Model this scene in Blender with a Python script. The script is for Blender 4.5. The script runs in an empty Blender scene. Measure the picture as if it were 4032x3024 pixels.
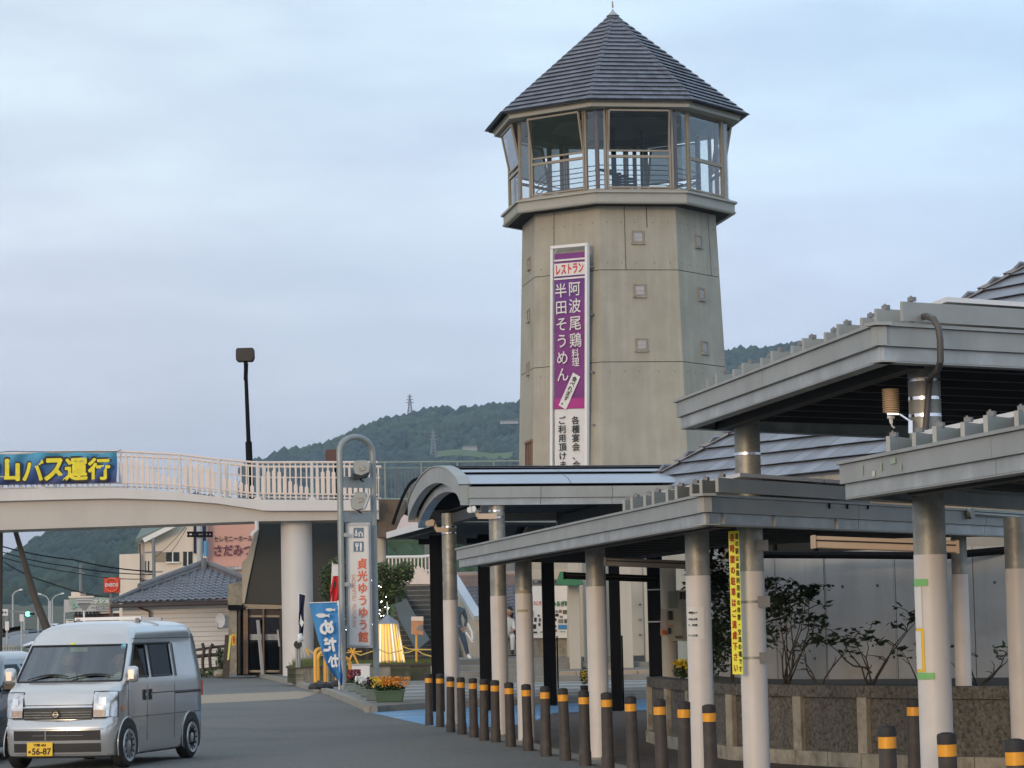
import bpy, bmesh, math, random
from mathutils import Vector, Matrix, noise
random.seed(7)
R = math.radians
V = Vector
SC = bpy.context.scene
COL = SC.collection

# ------------------------------------------------------------------ camera, sky, sun, exposure
FPX, PITCH, ROLL, EYE = 10600.0, math.atan(957 / 10600), R(1.25), V((0, 0, 1.6))
_f = V((0, math.cos(PITCH), math.sin(PITCH)))
_r0 = V((1, 0, 0)); _u0 = V((0, -math.sin(PITCH), math.cos(PITCH)))
_r = _r0 * math.cos(ROLL) - _u0 * math.sin(ROLL)
_u = _u0 * math.cos(ROLL) + _r0 * math.sin(ROLL)
cd = bpy.data.cameras.new("camera"); cam = bpy.data.objects.new("camera", cd); COL.objects.link(cam)
cd.lens = 36 * FPX / 4032; cd.sensor_width = 36; cd.clip_start = .5; cd.clip_end = 30000
cam.matrix_world = Matrix(((_r.x, _u.x, -_f.x, EYE.x), (_r.y, _u.y, -_f.y, EYE.y), (_r.z, _u.z, -_f.z, EYE.z), (0, 0, 0, 1)))
SC.camera = cam

SUN_EL, SUN_AZ = R(10), R(207)          # azimuth measured from +Y towards +X: low, behind the camera and to its left
wd = bpy.data.worlds.new("World"); SC.world = wd; wd.use_nodes = True
wn, wl = wd.node_tree.nodes, wd.node_tree.links
bg = wn["Background"]
sky = wn.new("ShaderNodeTexSky"); sky.sky_type = 'NISHITA'; sky.sun_disc = False
sky.sun_elevation = SUN_EL; sky.sun_rotation = SUN_AZ; sky.air_density = 1.0; sky.dust_density = 1.6; sky.ozone_density = 2.2
tcw = wn.new("ShaderNodeTexCoord")
mp = wn.new("ShaderNodeMapping"); mp.inputs['Scale'].default_value = (3.2, 3.2, 13); mp.inputs['Rotation'].default_value = (0, R(7), 0)
wl.new(tcw.outputs['Generated'], mp.inputs['Vector'])
nz = wn.new("ShaderNodeTexNoise"); nz.inputs['Scale'].default_value = 1.6; nz.inputs['Detail'].default_value = 7; nz.inputs['Roughness'].default_value = .56
wl.new(mp.outputs[0], nz.inputs['Vector'])
mpb = wn.new("ShaderNodeMapping"); mpb.inputs['Scale'].default_value = (2.4, 2.4, 3.5); mpb.inputs['Location'].default_value = (0.9, .4, .2)
wl.new(tcw.outputs['Generated'], mpb.inputs['Vector'])
nzb = wn.new("ShaderNodeTexNoise"); nzb.inputs['Scale'].default_value = 1.2; nzb.inputs['Detail'].default_value = 3
wl.new(mpb.outputs[0], nzb.inputs['Vector'])
addm = wn.new("ShaderNodeMath"); addm.operation = 'ADD'; wl.new(nz.outputs[0], addm.inputs[0]); wl.new(nzb.outputs[0], addm.inputs[1])
mr = wn.new("ShaderNodeMapRange"); mr.inputs[1].default_value = .80; mr.inputs[2].default_value = 1.22; mr.inputs[3].default_value = .68; mr.inputs[4].default_value = .98
wl.new(addm.outputs[0], mr.inputs[0])
CLOUD = wn.new("ShaderNodeValToRGB")
CLOUD.color_ramp.elements[0].position = .42; CLOUD.color_ramp.elements[0].color = (4.4, 4.6, 5.45, 1)
CLOUD.color_ramp.elements[1].position = .66; CLOUD.color_ramp.elements[1].color = (4.95, 5.5, 6.15, 1)
wl.new(nz.outputs[0], CLOUD.inputs[0])
mixw = wn.new("ShaderNodeMix"); mixw.data_type = 'RGBA'
sxyz = wn.new("ShaderNodeSeparateXYZ"); wl.new(tcw.outputs['Generated'], sxyz.inputs[0])
elr = wn.new("ShaderNodeMapRange"); elr.inputs[1].default_value = .0; elr.inputs[2].default_value = .2; wl.new(sxyz.outputs[2], elr.inputs[0])
tint = wn.new("ShaderNodeMix"); tint.data_type = 'RGBA'; wl.new(elr.outputs[0], tint.inputs[0]); tint.inputs[6].default_value = (1.1, .96, .98, 1); tint.inputs[7].default_value = (.93, 1.02, 1.0, 1)
azr = wn.new("ShaderNodeMapRange"); azr.inputs[1].default_value = -.15; azr.inputs[2].default_value = .25; wl.new(sxyz.outputs[0], azr.inputs[0])
tin2 = wn.new("ShaderNodeMix"); tin2.data_type = 'RGBA'; wl.new(azr.outputs[0], tin2.inputs[0]); tin2.inputs[6].default_value = (1.03, .98, .96, 1); tin2.inputs[7].default_value = (.87, .97, 1.07, 1)
mlt = wn.new("ShaderNodeMix"); mlt.data_type = 'RGBA'; mlt.blend_type = 'MULTIPLY'; mlt.inputs[0].default_value = 1; wl.new(tint.outputs[2], mlt.inputs[6]); wl.new(tin2.outputs[2], mlt.inputs[7])
mlu = wn.new("ShaderNodeMix"); mlu.data_type = 'RGBA'; mlu.blend_type = 'MULTIPLY'; mlu.inputs[0].default_value = 1; wl.new(CLOUD.outputs[0], mlu.inputs[6]); wl.new(mlt.outputs[2], mlu.inputs[7])
wl.new(mr.outputs[0], mixw.inputs[0]); wl.new(sky.outputs[0], mixw.inputs[6]); wl.new(mlu.outputs[2], mixw.inputs[7])
wl.new(mixw.outputs[2], bg.inputs[0]); bg.inputs[1].default_value = .12

sl = bpy.data.lights.new("sun", 'SUN'); sl.energy = .6; sl.angle = R(12); sl.color = (1, .74, .48)
so = bpy.data.objects.new("sun", sl); COL.objects.link(so)
sdir = V((math.sin(SUN_AZ) * math.cos(SUN_EL), math.cos(SUN_AZ) * math.cos(SUN_EL), math.sin(SUN_EL)))
so.rotation_euler = sdir.to_track_quat('Z', 'Y').to_euler(); so.location = sdir * 100
SC.view_settings.view_transform = 'Standard'; SC.view_settings.look = 'None'; SC.view_settings.gamma = 1
SC.view_settings.use_curve_mapping = False
SC.view_settings.exposure = 0.78

# ------------------------------------------------------------------ survey helpers
def ray(px, py): return _f + _r * ((px - 2016) / FPX) + _u * ((1512 - py) / FPX)
def W(px, py, d):
    k = ray(px, py); return EYE + k * (d / k.y)
def G(px, py, z=0):
    k = ray(px, py); return EYE + k * ((z - EYE.z) / k.z)
def hit(px, py, p, n):
    k = ray(px, py); return EYE + k * ((p - EYE).dot(n) / k.dot(n))
def lerp(a, b, t): return a + (b - a) * t
def interp(x, pts):
    if x <= pts[0][0]: return pts[0][1]
    for (a, p), (b, q) in zip(pts, pts[1:]):
        if x <= b: return p + (q - p) * (x - a) / (b - a)
    return pts[-1][1]

# ------------------------------------------------------------------ materials
def M(name, col, rough=.7, metal=0., var=.12, sc=2., bump=0., bs=30., streak=0., scol=None, patch=0., pcol=None, psc=1.5, spec=.5, emit=None, es=1., alpha=None, coat=0):
    m = bpy.data.materials.new(name); m.use_nodes = True
    n, l = m.node_tree.nodes, m.node_tree.links
    b = n['Principled BSDF']; b.inputs['Roughness'].default_value = rough; b.inputs['Metallic'].default_value = metal
    b.inputs['Specular IOR Level'].default_value = spec
    if coat: b.inputs['Coat Weight'].default_value = coat; b.inputs['Coat Roughness'].default_value = .08
    g = n.new('ShaderNodeNewGeometry')
    cur = None
    rgb = n.new('ShaderNodeRGB'); rgb.outputs[0].default_value = (*col, 1); cur = rgb.outputs[0]
    def noi(scale, vec=(1, 1, 1), det=5):
        mm = n.new('ShaderNodeMapping'); mm.inputs['Scale'].default_value = vec; l.new(g.outputs['Position'], mm.inputs['Vector'])
        t = n.new('ShaderNodeTexNoise'); t.inputs['Scale'].default_value = scale; t.inputs['Detail'].default_value = det; t.inputs['Roughness'].default_value = .6
        l.new(mm.outputs[0], t.inputs['Vector']); return t.outputs[0]
    def rng(s, a, b_, c, d):
        r_ = n.new('ShaderNodeMapRange'); r_.inputs[1].default_value = a; r_.inputs[2].default_value = b_; r_.inputs[3].default_value = c; r_.inputs[4].default_value = d
        l.new(s, r_.inputs[0]); return r_.outputs[0]
    def mix(fac, a, c2, mode='MIX'):
        x = n.new('ShaderNodeMix'); x.data_type = 'RGBA'; x.blend_type = mode
        if isinstance(fac, float): x.inputs[0].default_value = fac
        else: l.new(fac, x.inputs[0])
        l.new(a, x.inputs[6])
        if isinstance(c2, tuple): x.inputs[7].default_value = (*c2, 1)
        else: l.new(c2, x.inputs[7])
        return x.outputs[2]
    if patch: cur = mix(rng(noi(psc), .5, .68, 0., patch), cur, pcol or tuple(c * .5 for c in col))
    if streak: cur = mix(rng(noi(3.2, (1, 1, .07)), .46, .72, 0., streak), cur, scol or tuple(c * .45 for c in col))
    if var:
        v = rng(noi(sc), .25, .75, 1 - var, 1 + var)
        cm = n.new('ShaderNodeVectorMath'); cm.operation = 'SCALE'; l.new(cur, cm.inputs[0]); l.new(v, cm.inputs['Scale']); cur = cm.outputs[0]
    l.new(cur, b.inputs['Base Color'])
    if bump:
        bp = n.new('ShaderNodeBump'); bp.inputs['Strength'].default_value = bump; bp.inputs['Distance'].default_value = .02
        l.new(noi(bs, det=3), bp.inputs['Height']); l.new(bp.outputs[0], b.inputs['Normal'])
    if emit: b.inputs['Emission Color'].default_value = (*emit, 1); b.inputs['Emission Strength'].default_value = es
    return m
def glassmat(name, tint, refl=.25, rough=.02):
    m = bpy.data.materials.new(name); m.use_nodes = True
    n, l = m.node_tree.nodes, m.node_tree.links; n.remove(n['Principled BSDF'])
    t = n.new('ShaderNodeBsdfTransparent'); t.inputs[0].default_value = (*tint, 1)
    g = n.new('ShaderNodeBsdfGlossy'); g.inputs['Roughness'].default_value = rough; g.inputs[0].default_value = (.9, .95, 1, 1)
    lw = n.new('ShaderNodeLayerWeight'); lw.inputs[0].default_value = .35
    r_ = n.new('ShaderNodeMapRange'); r_.inputs[3].default_value = refl * .35; r_.inputs[4].default_value = min(1, refl * 2.2)
    l.new(lw.outputs['Facing'], r_.inputs[0])
    x = n.new('ShaderNodeMixShader'); l.new(r_.outputs[0], x.inputs[0]); l.new(t.outputs[0], x.inputs[1]); l.new(g.outputs[0], x.inputs[2])
    l.new(x.outputs[0], n['Material Output'].inputs[0]); return m
m_asph = M('asphalt', (.175, .173, .16), .9, var=.26, sc=14, bump=.9, bs=70, patch=.5, pcol=(.115, .117, .11), psc=.3)
m_earth = M('earth', (.09, .1, .05), .95, var=.3, sc=.6)
m_soil = M('dark_soil', (.04, .032, .024), .95, var=.4, sc=8)
m_plaza = M('plaza_paving', (.21, .2, .18), .85, var=.15, sc=1, bump=.2, patch=.4, pcol=(.13, .12, .11))
m_plaza2 = M('plaza_paving_light', (.33, .33, .31), .85, var=.12, sc=1, bump=.2)
m_brick = M('brown_walkway', (.105, .08, .065), .85, var=.3, sc=5, bump=.3, patch=.4, pcol=(.06, .05, .045))
m_band = M('beige_brick', (.36, .28, .2), .85, var=.15, sc=4, bump=.2)
m_blue = M('blue_paint', (.16, .36, .6), .7, var=.15, sc=2, patch=.75, pcol=(.42, .52, .58), psc=1.1)
m_kerb = M('kerb_concrete', (.3, .28, .24), .85, var=.2, sc=2, bump=.3, patch=.6, pcol=(.1, .085, .07), psc=2)
m_wline = M('road_paint', (.7, .7, .68), .7, var=.1)
m_conc = M('tower_concrete', (.362, .335, .272), .85, var=.16, sc=.7, bump=.35, bs=8, streak=.6, scol=(.44, .42, .36), patch=.5, pcol=(.3, .285, .2), psc=.22)
m_conc2 = M('wall_concrete', (.33, .32, .3), .75, var=.12, sc=.7, bump=.2, bs=12, streak=.25, scol=(.2, .19, .17), patch=.4, pcol=(.27, .25, .2), psc=.5)
m_beige = M('beige_concrete', (.5, .45, .37), .8, var=.1, sc=.5, bump=.15, streak=.25, scol=(.36, .32, .25))
m_stain = M('stained_concrete', (.14, .13, .112), .9, var=.5, sc=24, bump=.8, bs=25, streak=.7, scol=(.05, .043, .034), patch=.95, pcol=(.045, .04, .033), psc=20)
m_stainl = M('planter_frame_concrete', (.36, .33, .265), .9, var=.25, sc=4, bump=.5, streak=.5, scol=(.1, .09, .07), patch=.6, pcol=(.13, .115, .09), psc=6)
m_bbrown = M('rusty_concrete', (.14, .1, .07), .9, var=.25, sc=2, bump=.4, streak=.6)
m_bridge = M('bridge_paint', (.62, .59, .565), .5, var=.06, sc=.6, streak=.12, scol=(.45, .4, .35))
m_girder = M('girder_paint', (.5, .455, .405), .5, var=.07, sc=.5, streak=.1, scol=(.38, .3, .22))
m_rail = M('rail_paint', (.72, .6, .52), .45, var=.08)
m_white = M('white_paint', (.74, .72, .7), .5, var=.05, sc=2)
m_col = M('column_white_paint', (.68, .63, .59), .45, var=.07, sc=1.5, streak=.3, scol=(.5, .42, .33), patch=.25, pcol=(.55, .48, .4), psc=4)
m_galv = M('galvanised_steel', (.3, .29, .255), .5, .45, var=.25, sc=7, patch=.6, pcol=(.5, .48, .42), psc=6, bump=.05)
m_fasc = M('fascia_steel', (.36, .36, .335), .5, .25, var=.12, sc=1.5, streak=.35, scol=(.25, .24, .2))
m_fasc2 = M('fascia_galvanised', (.42, .42, .4), .45, .45, var=.16, sc=3, streak=.4, scol=(.3, .29, .26), patch=.4, pcol=(.55, .55, .54), psc=3)
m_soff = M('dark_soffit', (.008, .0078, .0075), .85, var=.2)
m_pur = M('dark_purlin', (.03, .028, .025), .55, .2, var=.2)
m_black = M('black_steel', (.007, .007, .008), .75, var=.1, spec=.12)
m_brown = M('bollard_plastic', (.055, .043, .036), .65, var=.2, sc=9, patch=.55, pcol=(.095, .082, .07), psc=7, streak=.4, scol=(.1, .085, .07), bump=.1)
m_bcap = M('bollard_cap', (.03, .027, .026), .7, var=.15, sc=8)
m_orange = M('orange_reflector', (.85, .36, .02), .35, var=.06, sc=20, emit=(1, .4, .02), es=.0)
m_tile = M('grey_roof_tile', (.17, .185, .225), .55, var=.2, sc=2.2, bump=.15, patch=.35, pcol=(.2, .205, .24), psc=1.5)
m_tile2 = M('grey_roof_tile_b', (.14, .153, .185), .6, var=.22, sc=2.2, bump=.15, patch=.35, pcol=(.18, .18, .2), psc=1.5)
m_tileL = M('slate_roof_tile', (.24, .26, .3), .45, var=.14, sc=1.6, patch=.35, pcol=(.23, .24, .28), psc=1.2)
m_tileL2 = M('slate_roof_tile_b', (.2, .215, .245), .5, var=.14, sc=1.6, patch=.35, pcol=(.2, .2, .23), psc=1.2)
m_kaw = M('kawara_tile', (.2, .215, .25), .4, var=.2, sc=2)
m_roofm = M('metal_roofing', (.4, .43, .48), .4, .35, var=.06, sc=.8)
m_seam = M('roofing_seam', (.16, .17, .19), .5, .3)
m_bronze = M('bronze_frame', (.3, .25, .19), .45, .3, var=.1)
m_redst = M('red_brown_post', (.16, .07, .05), .5, var=.1)
m_tfas = M('tower_trim', (.36, .35, .31), .6, var=.08)
m_glass = glassmat('window_glass', (.86, .89, .89), .16)
m_glassd = glassmat('dark_glass', (.18, .2, .2), .3)
m_glassw = glassmat('windscreen_glass', (.5, .6, .52), .26)
m_glasst = glassmat('tinted_glass', (.008, .008, .009), .05)
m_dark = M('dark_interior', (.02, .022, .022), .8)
m_slope = M('dark_cladding', (.052, .053, .048), .7, var=.1, sc=1)
m_leaf = M('leaf_green', (.05, .085, .025), .6, var=.5, sc=6)
m_leafd = M('leaf_dark', (.03, .05, .02), .5, var=.4, sc=6)
m_leafl = M('leaf_light', (.12, .15, .04), .6, var=.4, sc=6)
m_grass = M('grass', (.11, .14, .04), .8, var=.5, sc=3)
m_bark = M('bark', (.05, .04, .03), .85, var=.3, sc=10)
m_forest = M('forest_canopy', (.024, .045, .032), .9, var=.8, sc=.09, patch=.6, pcol=(.055, .08, .03), psc=.008)
m_field = M('clearing', (.12, .16, .06), .9, var=.3, sc=.03)
m_silver = M('silver_car_paint', (.61, .6, .585), .22, .65, var=.0, coat=.6)
m_dcar = M('dark_car_paint', (.012, .014, .018), .18, .3, var=0, coat=1)
m_wcar = M('white_car_paint', (.75, .76, .78), .3, .0, var=0, coat=.8)
m_tyre = M('tyre_rubber', (.018, .018, .018), .8, var=.1)
m_rim = M('wheel_cover', (.45, .46, .47), .35, .6, var=.05)
m_chrome = M('chrome', (.7, .7, .72), .15, 1, var=0)
m_plas = M('black_plastic', (.02, .02, .021), .5, var=.05)
m_lampg = M('headlamp', (.6, .6, .6), .12, .7, var=.45, sc=14, coat=1)
m_amber = M('amber_lens', (.8, .22, .08), .3, var=.05)
m_ambp = M('pale_turn_lens', (.5, .36, .28), .25, var=.2, sc=20)
m_yel = M('yellow_plate', (.85, .52, .02), .45, var=.03)
m_signy = M('yellow_sign', (.86, .83, .02), .4, var=.03)
m_red = M('red_paint', (.62, .03, .02), .5, var=.05)
m_dred = M('sign_red', (.55, .06, .015), .5, var=0)
m_ink = M('black_ink', (.015, .015, .015), .6, var=0)
m_paper = M('paper', (.72, .7, .66), .7, var=.04)
m_purple = M('purple_banner', (.21, .035, .2), .6, var=.22, sc=.5, patch=.6, pcol=(.1, .04, .24), psc=.35)
m_magenta = M('magenta_banner', (.38, .025, .2), .6, var=.1)
m_banw = M('banner_white', (.68, .66, .64), .6, var=.06, sc=2)
m_vermil = M('vermilion', (.75, .12, .04), .5, var=0)
m_salmon = M('salmon_ink', (.62, .28, .2), .5, var=0)
m_pink = M('pink_wall', (.62, .34, .28), .8, var=.08, sc=.3)
m_cream = M('cream_wall', (.74, .63, .52), .8, var=.07, sc=.3, streak=.15, scol=(.5, .42, .32))
m_siding = M('pale_siding', (.72, .68, .64), .7, var=.07, sc=.7)
m_navy = M('navy_cloth', (.012, .015, .05), .8, var=.1)
m_flagb = M('blue_cloth', (.05, .23, .5), .75, var=.14, sc=3)
m_flagr = M('red_cloth', (.7, .03, .03), .75, var=.08)
m_cloth = M('white_cloth', (.72, .72, .72), .8, var=.05)
m_yelp = M('yellow_pipe', (.85, .42, .06), .45, var=.08)
m_gpot = M('green_planter', (.07, .13, .075), .5, var=.15)
m_gpot2 = M('grey_planter', (.16, .2, .19), .5, var=.15)
m_gutt = M('gutter_brown', (.06, .04, .035), .5)
m_brickw = M('brown_brick', (.14, .075, .055), .85, var=.25, sc=3)
m_greenr = M('green_roof', (.03, .16, .07), .5, var=.1)
m_ggrey = M('green_grey_roof', (.13, .16, .13), .6, var=.1, sc=.5)
m_steelp = M('sign_pole_steel', (.3, .31, .295), .5, .4, var=.12, sc=3)
m_skin = M('skin', (.42, .24, .17), .6, var=.05)
m_jean = M('denim', (.06, .085, .12), .85, var=.25, sc=12)
m_jack = M('teal_shirt', (.06, .09, .1), .85, var=.2, sc=12)
m_wshirt = M('white_shirt', (.66, .64, .58), .8, var=.05)
m_hair = M('dark_hair', (.012, .01, .009), .6, var=.1)
m_ghair = M('grey_hair', (.2, .19, .18), .7, var=.2)
m_lampb = M('lamp_housing_beige', (.56, .42, .3), .6, var=.05)
m_lampd = M('lamp_housing_grey', (.15, .14, .13), .6, var=.1)
m_led = M('led_rope_yellow', (.9, .6, .1), .5, var=0, emit=(1, .6, .1), es=.4)
m_ledw = M('led_rope_white', (1, .9, .75), .5, var=0, emit=(1, .84, .62), es=.35)
m_bulb = M('bulb', (1, 1, 1), .5, var=0, emit=(.95, .98, 1), es=6)
m_greenl = M('green_signal', (.1, .9, .6), .3, var=0, emit=(.1, 1, .66), es=3)
m_tailr = M('tail_light', (.9, .05, .04), .3, var=0, emit=(1, .12, .08), es=3)
m_grey = M('mid_grey', (.2, .2, .2), .6, var=.08)
m_lgrey = M('light_grey', (.45, .45, .45), .6, var=.06)
m_teal = M('soft_teal', (.25, .4, .33), .6, var=.05)
m_iconb = M('icon_blue_grey', (.12, .17, .22), .6, var=0)
m_sensor = M('beige_plastic', (.62, .45, .28), .5, var=.04)
m_wood = M('weathered_wood', (.07, .055, .045), .85, var=.3, sc=8)
m_woodl = M('timber_brown', (.22, .13, .08), .7, var=.2, sc=6)
m_stair = M('stair_stone', (.07, .07, .065), .85, var=.3, sc=4)
m_nosing = M('stair_nosing', (.19, .185, .17), .85, var=.2, sc=4)
m_sheet = M('green_grey_sheet', (.07, .085, .08), .5, var=.1)
m_tape = M('green_tape', (.2, .5, .16), .5, var=.1)
m_flow = {k: M(k + '_petals', c, .7, var=.25, sc=20) for k, c in dict(crimson=(.2, .006, .03), white=(.75, .75, .72), purple=(.03, .008, .035), orange=(.8, .3, .015), yellow=(.75, .55, .03)).items()}

# ------------------------------------------------------------------ mesh builder
class B:
    def __init__(s): s.v = []; s.f = []
    def add(s, vs, fs):
        n = len(s.v); s.v += [tuple(p) for p in vs]; s.f += [tuple(i + n for i in f) for f in fs]; return s
    def box(s, c, d, rz=0):
        ca, sa = math.cos(rz), math.sin(rz); vs = []
        for k in (-.5, .5):
            for i, j in ((-.5, -.5), (.5, -.5), (.5, .5), (-.5, .5)):
                x, y = i * d[0], j * d[1]; vs.append((c[0] + x * ca - y * sa, c[1] + x * sa + y * ca, c[2] + k * d[2]))
        return s.add(vs, [(3, 2, 1, 0), (4, 5, 6, 7), (0, 1, 5, 4), (1, 2, 6, 5), (2, 3, 7, 6), (3, 0, 4, 7)])
    def beam(s, p, q, w, h, up=V((0, 0, 1))):
        p, q = V(p), V(q); d = (q - p).normalized(); r_ = d.cross(up)
        if r_.length < 1e-4: r_ = V((1, 0, 0))
        r_.normalize(); u_ = r_.cross(d); vs = []
        for o in (p, q):
            for i, j in ((-.5, -.5), (.5, -.5), (.5, .5), (-.5, .5)): vs.append(o + r_ * (i * w) + u_ * (j * h))
        return s.add(vs, [(3, 2, 1, 0), (4, 5, 6, 7), (0, 1, 5, 4), (1, 2, 6, 5), (2, 3, 7, 6), (3, 0, 4, 7)])
    def cyl(s, p, q, r0, r1=None, n=16):
        return s.tube([p, q], [r0, r0 if r1 is None else r1], n)
    def tube(s, pts, r_, n=8, cap=True):
        pts = [V(p) for p in pts]; rs = r_ if isinstance(r_, (list, tuple)) else [r_] * len(pts)
        d0 = (pts[1] - pts[0]).normalized(); a = d0.cross(V((0, 0, 1)))
        if a.length < 1e-3: a = V((1, 0, 0))
        a.normalize(); base = len(s.v); vs = []
        for i, p in enumerate(pts):
            d = (pts[min(i + 1, len(pts) - 1)] - pts[max(i - 1, 0)]).normalized()
            a = (a - d * a.dot(d)).normalized(); b_ = d.cross(a)
            for k in range(n):
                t = 2 * math.pi * k / n; vs.append(p + a * (rs[i] * math.cos(t)) + b_ * (rs[i] * math.sin(t)))
        fs = [(i * n + k, i * n + (k + 1) % n, (i + 1) * n + (k + 1) % n, (i + 1) * n + k) for i in range(len(pts) - 1) for k in range(n)]
        if cap: fs += [tuple(range(n))[::-1], tuple(range((len(pts) - 1) * n, len(pts) * n))]
        return s.add(vs, fs)
    def lathe(s, c, prof, n=24, sx=1, sy=1):
        vs = []; fs = []
        for r_, z in prof:
            for k in range(n):
                t = 2 * math.pi * k / n; vs.append((c[0] + r_ * math.cos(t) * sx, c[1] + r_ * math.sin(t) * sy, c[2] + z))
        m = len(prof)
        for i in range(m - 1):
            for k in range(n): fs.append((i * n + k, i * n + (k + 1) % n, (i + 1) * n + (k + 1) % n, (i + 1) * n + k))
        fs += [tuple(range(n))[::-1], tuple(range((m - 1) * n, m * n))]
        return s.add(vs, fs)
    def prism(s, poly, z0, z1):
        n = len(poly); vs = [(p[0], p[1], z0) for p in poly] + [(p[0], p[1], z1) for p in poly]
        return s.add(vs, [tuple(range(n))[::-1], tuple(range(n, 2 * n))] + [(i, (i + 1) % n, (i + 1) % n + n, i + n) for i in range(n)])
    def slab(s, pts, th):          # any planar outline given thickness along vector th
        n = len(pts); pts = [V(p) for p in pts]; th = V(th)
        return s.add(pts + [p + th for p in pts], [tuple(range(n))[::-1], tuple(range(n, 2 * n))] + [(i, (i + 1) % n, (i + 1) % n + n, i + n) for i in range(n)])
    def sheet(s, pts): return s.add(pts, [tuple(range(len(pts)))])
    def grid(s, rows, close=False):
        m = len(rows[0]); vs = [p for r_ in rows for p in r_]
        return s.add(vs, [(i * m + j, i * m + j + 1, (i + 1) * m + j + 1, (i + 1) * m + j) for i in range(len(rows) - 1) for j in range(m - 1)])
    def ball(s, c, r_, n=8, m=5, sz=1):
        return s.lathe(c, [(max(.001, r_ * math.sin(math.pi * i / m)), -r_ * sz * math.cos(math.pi * i / m)) for i in range(m + 1)], n)
def org(o):
    p = V((0, 0, 0))
    while o: p = p + o.location; o = o.parent
    return p
def mesh(b, name, mat, loc=V((0, 0, 0)), smooth=True, ang=35, fix=True):
    me = bpy.data.meshes.new(name); me.from_pydata([(p[0] - loc[0], p[1] - loc[1], p[2] - loc[2]) for p in b.v], [], b.f)
    if fix and len(b.f) < 20000:
        bm = bmesh.new(); bm.from_mesh(me); bmesh.ops.recalc_face_normals(bm, faces=bm.faces); bm.to_mesh(me); bm.free()
    if mat: me.materials.append(mat)
    if smooth: me.shade_smooth(); me.set_sharp_from_angle(angle=R(ang))
    return me
def tag(o, label=None, cat=None, group=None, kind=None):
    for k, v in (('label', label), ('category', cat), ('group', group), ('kind', kind)):
        if v: o[k] = v
    return o
def thing(name, label, cat, loc, group=None, rz=0):
    o = bpy.data.objects.new(name, None); o.empty_display_size = .2; COL.objects.link(o); o.location = loc; o.rotation_euler = (0, 0, rz)
    return tag(o, label, cat, group)
def part(b, name, mat, parent, label=None, kind=None, local=False, smooth=True, ang=35, bevel=0, fix=True):
    me = mesh(b, name, mat, V((0, 0, 0)) if local else org(parent), smooth, ang, fix)
    o = bpy.data.objects.new(name, me); COL.objects.link(o); o.parent = parent
    if bevel: md = o.modifiers.new('b', 'BEVEL'); md.width = bevel; md.segments = 2; md.limit_method = 'ANGLE'
    return tag(o, label, kind=kind)
def solo(b, name, mat, label=None, cat=None, group=None, kind=None, smooth=True, ang=35, fix=True):
    xs = [p[0] for p in b.v]; ys = [p[1] for p in b.v]
    loc = V(((min(xs) + max(xs)) / 2, (min(ys) + max(ys)) / 2, min(p[2] for p in b.v)))
    if kind == 'structure': loc = V((0, 0, 0))
    o = bpy.data.objects.new(name, mesh(b, name, mat, loc, smooth, ang, fix)); COL.objects.link(o); o.location = loc
    return tag(o, label, cat, group, kind)
def inst(me, name, parent, mtx):     # mtx in the thing's frame minus rotation: world matrix, parents never rotated
    o = bpy.data.objects.new(name, me); COL.objects.link(o); o.parent = parent
    m = mtx.copy(); m.translation = m.translation - org(parent); o.matrix_local = m; return o
def basis(c, x, y, z): return Matrix(((x.x, y.x, z.x, c.x), (x.y, y.y, z.y, c.y), (x.z, y.z, z.z, c.z), (0, 0, 0, 1)))
def copy_tree(o, loc, label):
    c = o.copy(); COL.objects.link(c); c.location = loc; c['label'] = label
    def rec(src, dst):
        for ch in src.children:
            k = ch.copy(); COL.objects.link(k); k.parent = dst; rec(ch, k)
    rec(o, c); return c
X, Z = V((1, 0, 0)), V((0, 0, 1))
def text(s, c, r_, u_, w, h, mat, parent, name='lettering', bold=.0, vert=False, local=False, kind=None, sp=1.0):
    fat = bold; bold = 0
    cu = bpy.data.curves.new(name, 'FONT'); cu.body = "\n".join(s) if vert else s
    cu.offset = bold; cu.align_x = 'CENTER'; cu.resolution_u = 3; cu.space_line = sp * .9
    ob = bpy.data.objects.new(name, cu); me = bpy.data.meshes.new_from_object(ob)
    bpy.data.objects.remove(ob); bpy.data.curves.remove(cu)
    if not me.vertices: return None
    xs = [v.co.x for v in me.vertices]; ys = [v.co.y for v in me.vertices]
    cx, cy = (min(xs) + max(xs)) / 2, (min(ys) + max(ys)) / 2; sx = w / (max(xs) - min(xs)); sy = h / (max(ys) - min(ys))
    if w == 0: sx = sy
    if h == 0: sy = sx
    o0 = V((0, 0, 0)) if local else org(parent)
    nrm = V(r_).cross(V(u_)).normalized()
    if nrm.y > 0 and not local: nrm = -nrm
    base = [(v.co.x, v.co.y) for v in me.vertices]; fcs = [tuple(p.vertices) for p in me.polygons]; vs, fs = [], []
    for k in range(9 if fat else 1):
        dx, dy = (math.cos(k * .785) * fat, math.sin(k * .785) * fat) if k < 8 and fat else (0, 0); n0 = len(vs)
        vs += [V(c) + V(r_) * ((x + dx - cx) * sx) + V(u_) * ((y + dy - cy) * sy) + nrm * (.0006 * k) - o0 for x, y in base]
        fs += [tuple(i + n0 for i in f) for f in fcs]
    bpy.data.meshes.remove(me); me = bpy.data.meshes.new(name); me.from_pydata(vs, [], fs)
    me.materials.clear(); me.materials.append(mat); me.name = name
    o = bpy.data.objects.new(name, me); COL.objects.link(o); o.parent = parent
    if kind: o['kind'] = kind
    return o
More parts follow.
